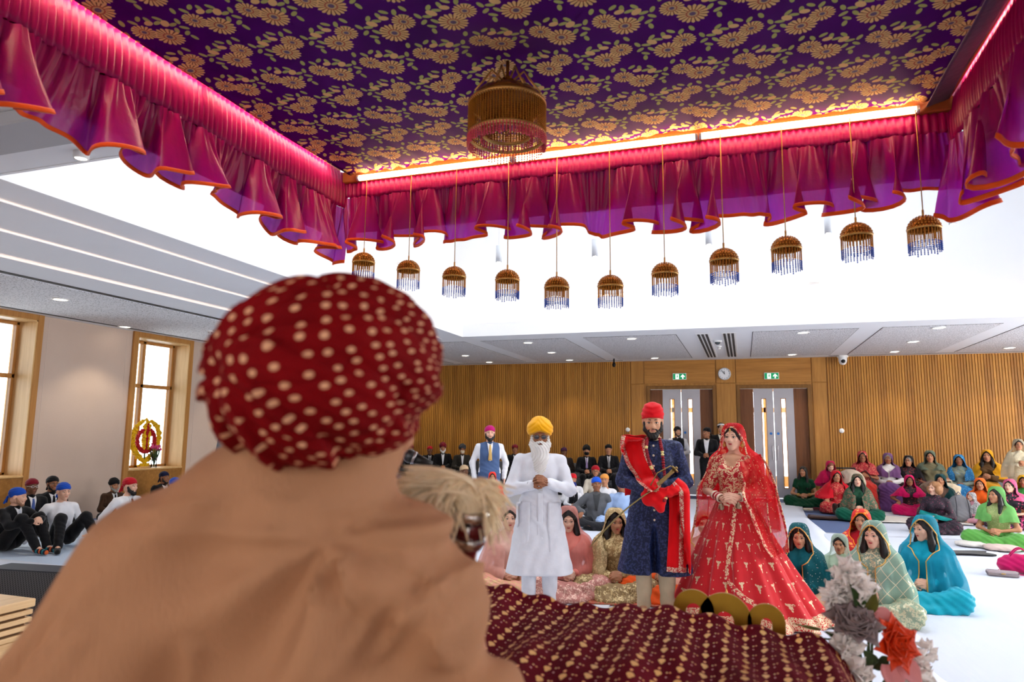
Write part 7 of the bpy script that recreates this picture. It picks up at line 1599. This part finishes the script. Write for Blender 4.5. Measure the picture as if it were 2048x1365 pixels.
for i in range(15):
    a = r.uniform(0, 6.28); sp_ = r.uniform(.03, .16); tp = np.array([sp_ * cos(a), sp_ * sin(a), r.uniform(.32, .42)]); MB().tube([(0, 0, .02), tp * .5 + np.array([0, 0, .06]), tp], .005, 5).build('stem', m_stem, vs); MB().lathe([(.004, -.025), (.02, -.01), (.022, .01), (.012, .03), (.003, .034)], tp, 8).build('tulip', m_tul, vs)
    m = MB(); petal(m, np.array([0, 0, .1]), np.array([cos(a + 1), sin(a + 1), 1.6]), np.array([cos(a + 1), sin(a + 1), -.5]), r.uniform(.22, .3), .02, .2, .3, 0, 3, 6, .8); solid(m.build('leaf', m_leaf, vs), .002)

# bags, cushions and small things on the floor
def clutch(px, py, w, d, h, rz, mat, label):
    p = onz(px, py, 0.03); o = empty('clutch_bag', p, rz, label, 'clutch bag', 'small bags on the floor')
    MB().box((-w / 2, -d / 2, 0), (w / 2, d / 2, h), bev=.012).build('bag_body', mat, o); MB().grid(lambda u, v: ((u - .5) * w * .98, -d / 2 - .004 + v * d * .6, h + .004 - .02 * (1 - v) ** 3), 8, 6).build('bag_flap', mat, o); MB().box((-.02, -d / 2 - .008, h * .55), (.02, -d / 2, h * .75)).build('clasp', m_gold, o, smooth=False)
clutch(1002, 1192, .21, .11, .055, -.35, C_('cream_leather', (226, 214, 196)), 'cream clutch bag on the sheet left of the elder'); clutch(1211, 1199, .19, .10, .06, .35, C_('tan_leather', (190, 158, 112)), 'tan envelope clutch beside the gold veiled woman')
clutch(977, 1091, .16, .08, .03, -.1, C_('brown_leather', (120, 96, 66)), 'small brown clutch near the whisk handle'); clutch(2005, 1152, .30, .16, .05, -.15, C_('grey_leather', (150, 138, 142)), 'grey clutch lying against the pink handbag')
clutch(1616, 1022, .18, .12, .05, .1, C_('book_cloth', (206, 190, 168)), 'pale booklet sized pouch before the green dress'); clutch(1640, 1022, .26, .14, .06, .1, C_('wine_leather', (90, 16, 30)), 'wine red pouch beside the green dress'); clutch(1241, 1190, .12, .08, .03, .2, C_('black_leather', (30, 30, 34)), 'small black purse beside the tan clutch')
p = onz(2042, 1148, 0.03); hb_ = empty('handbag', p, -.2, 'bright pink handbag lying on the sheet', 'handbag'); m_pk = C_('pink_leather', (196, 20, 96), rough=.5)
V, Q = sdf_mesh([ell((0, 0, .11), (.22, .10, .11)), ell((-.12, 0, .08), (.10, .11, .08)), ell((.12, 0, .08), (.1, .11, .08))], .012, .03, wrinkle(2, .005), cut=lambda X, Y, Z: .002 - Z); add_np('bag_body', (V, Q), m_pk, hb_)
for s in (-1, 1): MB().tube([(-.1 + .2 * t, s * .05 - .05, .20 + .09 * sin(pi * t)) for t in np.linspace(0, 1, 9)], .008, 6).build('bag_handle', m_pk, hb_)
MB().tube([(-.2, -.1, .05), (-.26, -.14, .02), (.0, -.18, .012), (.2, -.12, .02)], .006, 6).build('bag_strap', m_pk, hb_)
def cushion(px, py, w, d, h, rz, mat, label):
    p = onz(px, py, 0.03); o = sdf_mesh([ell((0, 0, h * .5), (w * .5, d * .5, h * .55)), ell((w * .2, d * .2, h * .5), (w * .33, d * .33, h * .4)), ell((-w * .2, d * .2, h * .5), (w * .33, d * .33, h * .4)), ell((w * .2, -d * .2, h * .5), (w * .33, d * .33, h * .4)), ell((-w * .2, -d * .2, h * .5), (w * .33, d * .33, h * .4))], .014, .03, wrinkle(6, .004), cut=lambda X, Y, Z: .002 - Z)
    c = empty('floor_cushion', p, rz, label, 'cushion', 'loose floor cushions'); add_np('cushion_pad', o, mat, c); MB().tube([(w * .48 * cos(a), d * .48 * sin(a), h * .5) for a in np.linspace(0, 2 * pi, 25)], .006, 5, caps=False).build('piping', mat, c)
cushion(1192, 1165, .34, .22, .12, .4, C_('cream_cushion', (214, 196, 164)), 'cream cushion between the salmon and gold veiled women'); cushion(1955, 1094, .5, .34, .07, .1, C_('white_cushion', (226, 220, 212)), 'white flat cushion beside the leaf green skirt'); cushion(2005, 1102, .42, .26, .08, -.1, C_('blush_cushion', (214, 190, 180)), 'blush cushion before the leaf green skirt'); cushion(2042, 1096, .4, .3, .09, 0, C_('ivory_cushion', (222, 216, 202)), 'ivory cushion at the frame edge by the leaf green skirt')
def flat(name, px, py, w, d, rz, mat, label, th=.012):
    p = onz(px, py, 0.03); f = lump(int(px), 5, (8, 20)); o = MB().grid(lambda u, v: ((u - .5) * w * (1 + .08 * sin(7 * v)), (v - .5) * d * (1 + .1 * sin(5 * u + 1)), .012 + .012 * float(f(u * w, v * d, 0.0))), 20, 14).build(name, mat); solid(o, th); o.location = tuple(p); o.rotation_euler = (0, 0, rz); tag(o, label, 'cloth'); return o
flat('folded_shawl', 1668, 1038, .85, .22, -.05, C_('dark_brown_shawl', (66, 44, 38)), 'dark brown shawl folded on the floor before the red suit', .04); flat('floor_mat', 1835, 1042, 1.5, .9, .1, C_('cream_mat', (214, 206, 196)), 'cream mat on the floor by the magenta skirt'); flat('floor_mat', 1905, 1106, .9, .35, .1, C_('black_mat', (40, 40, 44)), 'thin dark mat below the leaf green skirt')
flat('coral_shawl', 1262, 1205, .75, .35, .1, embroidered('coral_paisley', (206, 80, 60), (150, 120, 80), 60, .5), 'coral paisley shawl spread on the sheet by the groom feet')
def shoe_pair(px, py, mat, label):
    p = onz(px, py, .03); o = empty('ankle_boot', p, .3, label, 'boots')
    V, Q = sdf_mesh([cap((0, 0, .05), (0, -.16, .035), .045, .035), cap((0, .02, .05), (0, .03, .17), .045, .05)], .012, .02, cut=lambda X, Y, Z: .002 - Z); add_np('boot', (V, Q), mat, o); add_np('boot', (V + [.11, .02, 0], Q), mat, o)
shoe_pair(1672, 1030, C_('dark_brown_leather', (50, 28, 22)), 'pair of dark brown boots behind the folded shawl')
p = onz(1921, 1046, .03); bp_ = empty('backpack', p, .1, 'grey backpack standing between the curly haired woman and the child', 'backpack'); m_bp = C_('grey_backpack', (120, 120, 124))
V, Q = sdf_mesh([ell((0, 0, .24), (.20, .13, .26)), ell((0, 0, .12), (.21, .14, .12)), ell((0, -.11, .15), (.15, .06, .12))], .014, .05, wrinkle(9, .004), cut=lambda X, Y, Z: .002 - Z); add_np('pack_body', (V, Q), m_bp, bp_)
for s in (-1, 1): MB().tube([(s * .09, -.10, .46), (s * .10, -.16, .30), (s * .11, -.15, .08)], .018, 6, flat=.4).build('pack_strap', C_('dark_grey_strap', (80, 80, 86)), bp_)
MB().tube([(-.04, 0, .50), (0, 0, .55), (.04, 0, .50)], .01, 6).build('pack_loop', m_bp, bp_)
p = onz(1916, 1040, .03); tb = empty('tote_bag', (p[0] - .05, p[1] + .4, .03), 0, 'cream tote bag behind the grey backpack', 'bag'); V, Q = sdf_mesh([ell((0, 0, .32), (.26, .12, .32)), ell((0, 0, .56), (.24, .10, .08))], .016, .05, wrinkle(3, .006), cut=lambda X, Y, Z: .002 - Z); add_np('bag_body', (V, Q), C_('cream_canvas', (206, 190, 162)), tb); MB().tube([(-.1, 0, .6), (-.08, 0, .70), (.08, 0, .70), (.1, 0, .6)], .012, 6).build('bag_handle', C_('cream_canvas', (206, 190, 162)), tb)
# pushchair
p = ony(1703, 985, 15.95); pc = empty('pushchair', (p[0], 15.95, .02), .25, 'black framed pushchair with beige hood before the bench', 'pushchair'); m_beiges = C_('beige_hood', (196, 178, 158))
V, Q = sdf_mesh([ell((0, 0, .60), (.27, .34, .26))], .018, .03, wrinkle(2, .003), sub=[ell((0, -.1, .48), (.22, .34, .22))]); add_np('hood', (V, Q), m_beiges, pc); V, Q = sdf_mesh([ell((0, .02, .42), (.24, .3, .12)), ell((0, -.25, .36), (.2, .12, .08))], .018, .04); add_np('seat', (V, Q), BK, pc)
for s in (-1, 1):
    MB().tube([(s * .26, -.42, .12), (s * .26, 0, .45), (s * .26, .42, .86)], .013, 8).build('frame_tube', m_black, pc); MB().tube([(s * .26, .36, .12), (s * .26, 0, .45)], .013, 8).build('frame_tube', m_black, pc); MB().tube([(s * .27, -.34, .7), (s * .27, -.1, .84), (s * .27, .3, .74)], .011, 6).build('hood_hoop', m_black, pc)
    for y in (-.42, .36): MB().tube([(s * .25, y, .12), (s * .29, y, .12)], .11, 18).build('wheel', m_black, pc)
MB().tube([(-.26, .42, .86), (.26, .42, .86)], .016, 8).build('push_bar', m_black, pc)
o = flat('paper_sheet', 1195, 1216, .22, .16, .2, WH, 'loose white paper on the sheet near the velvet cover', .002)
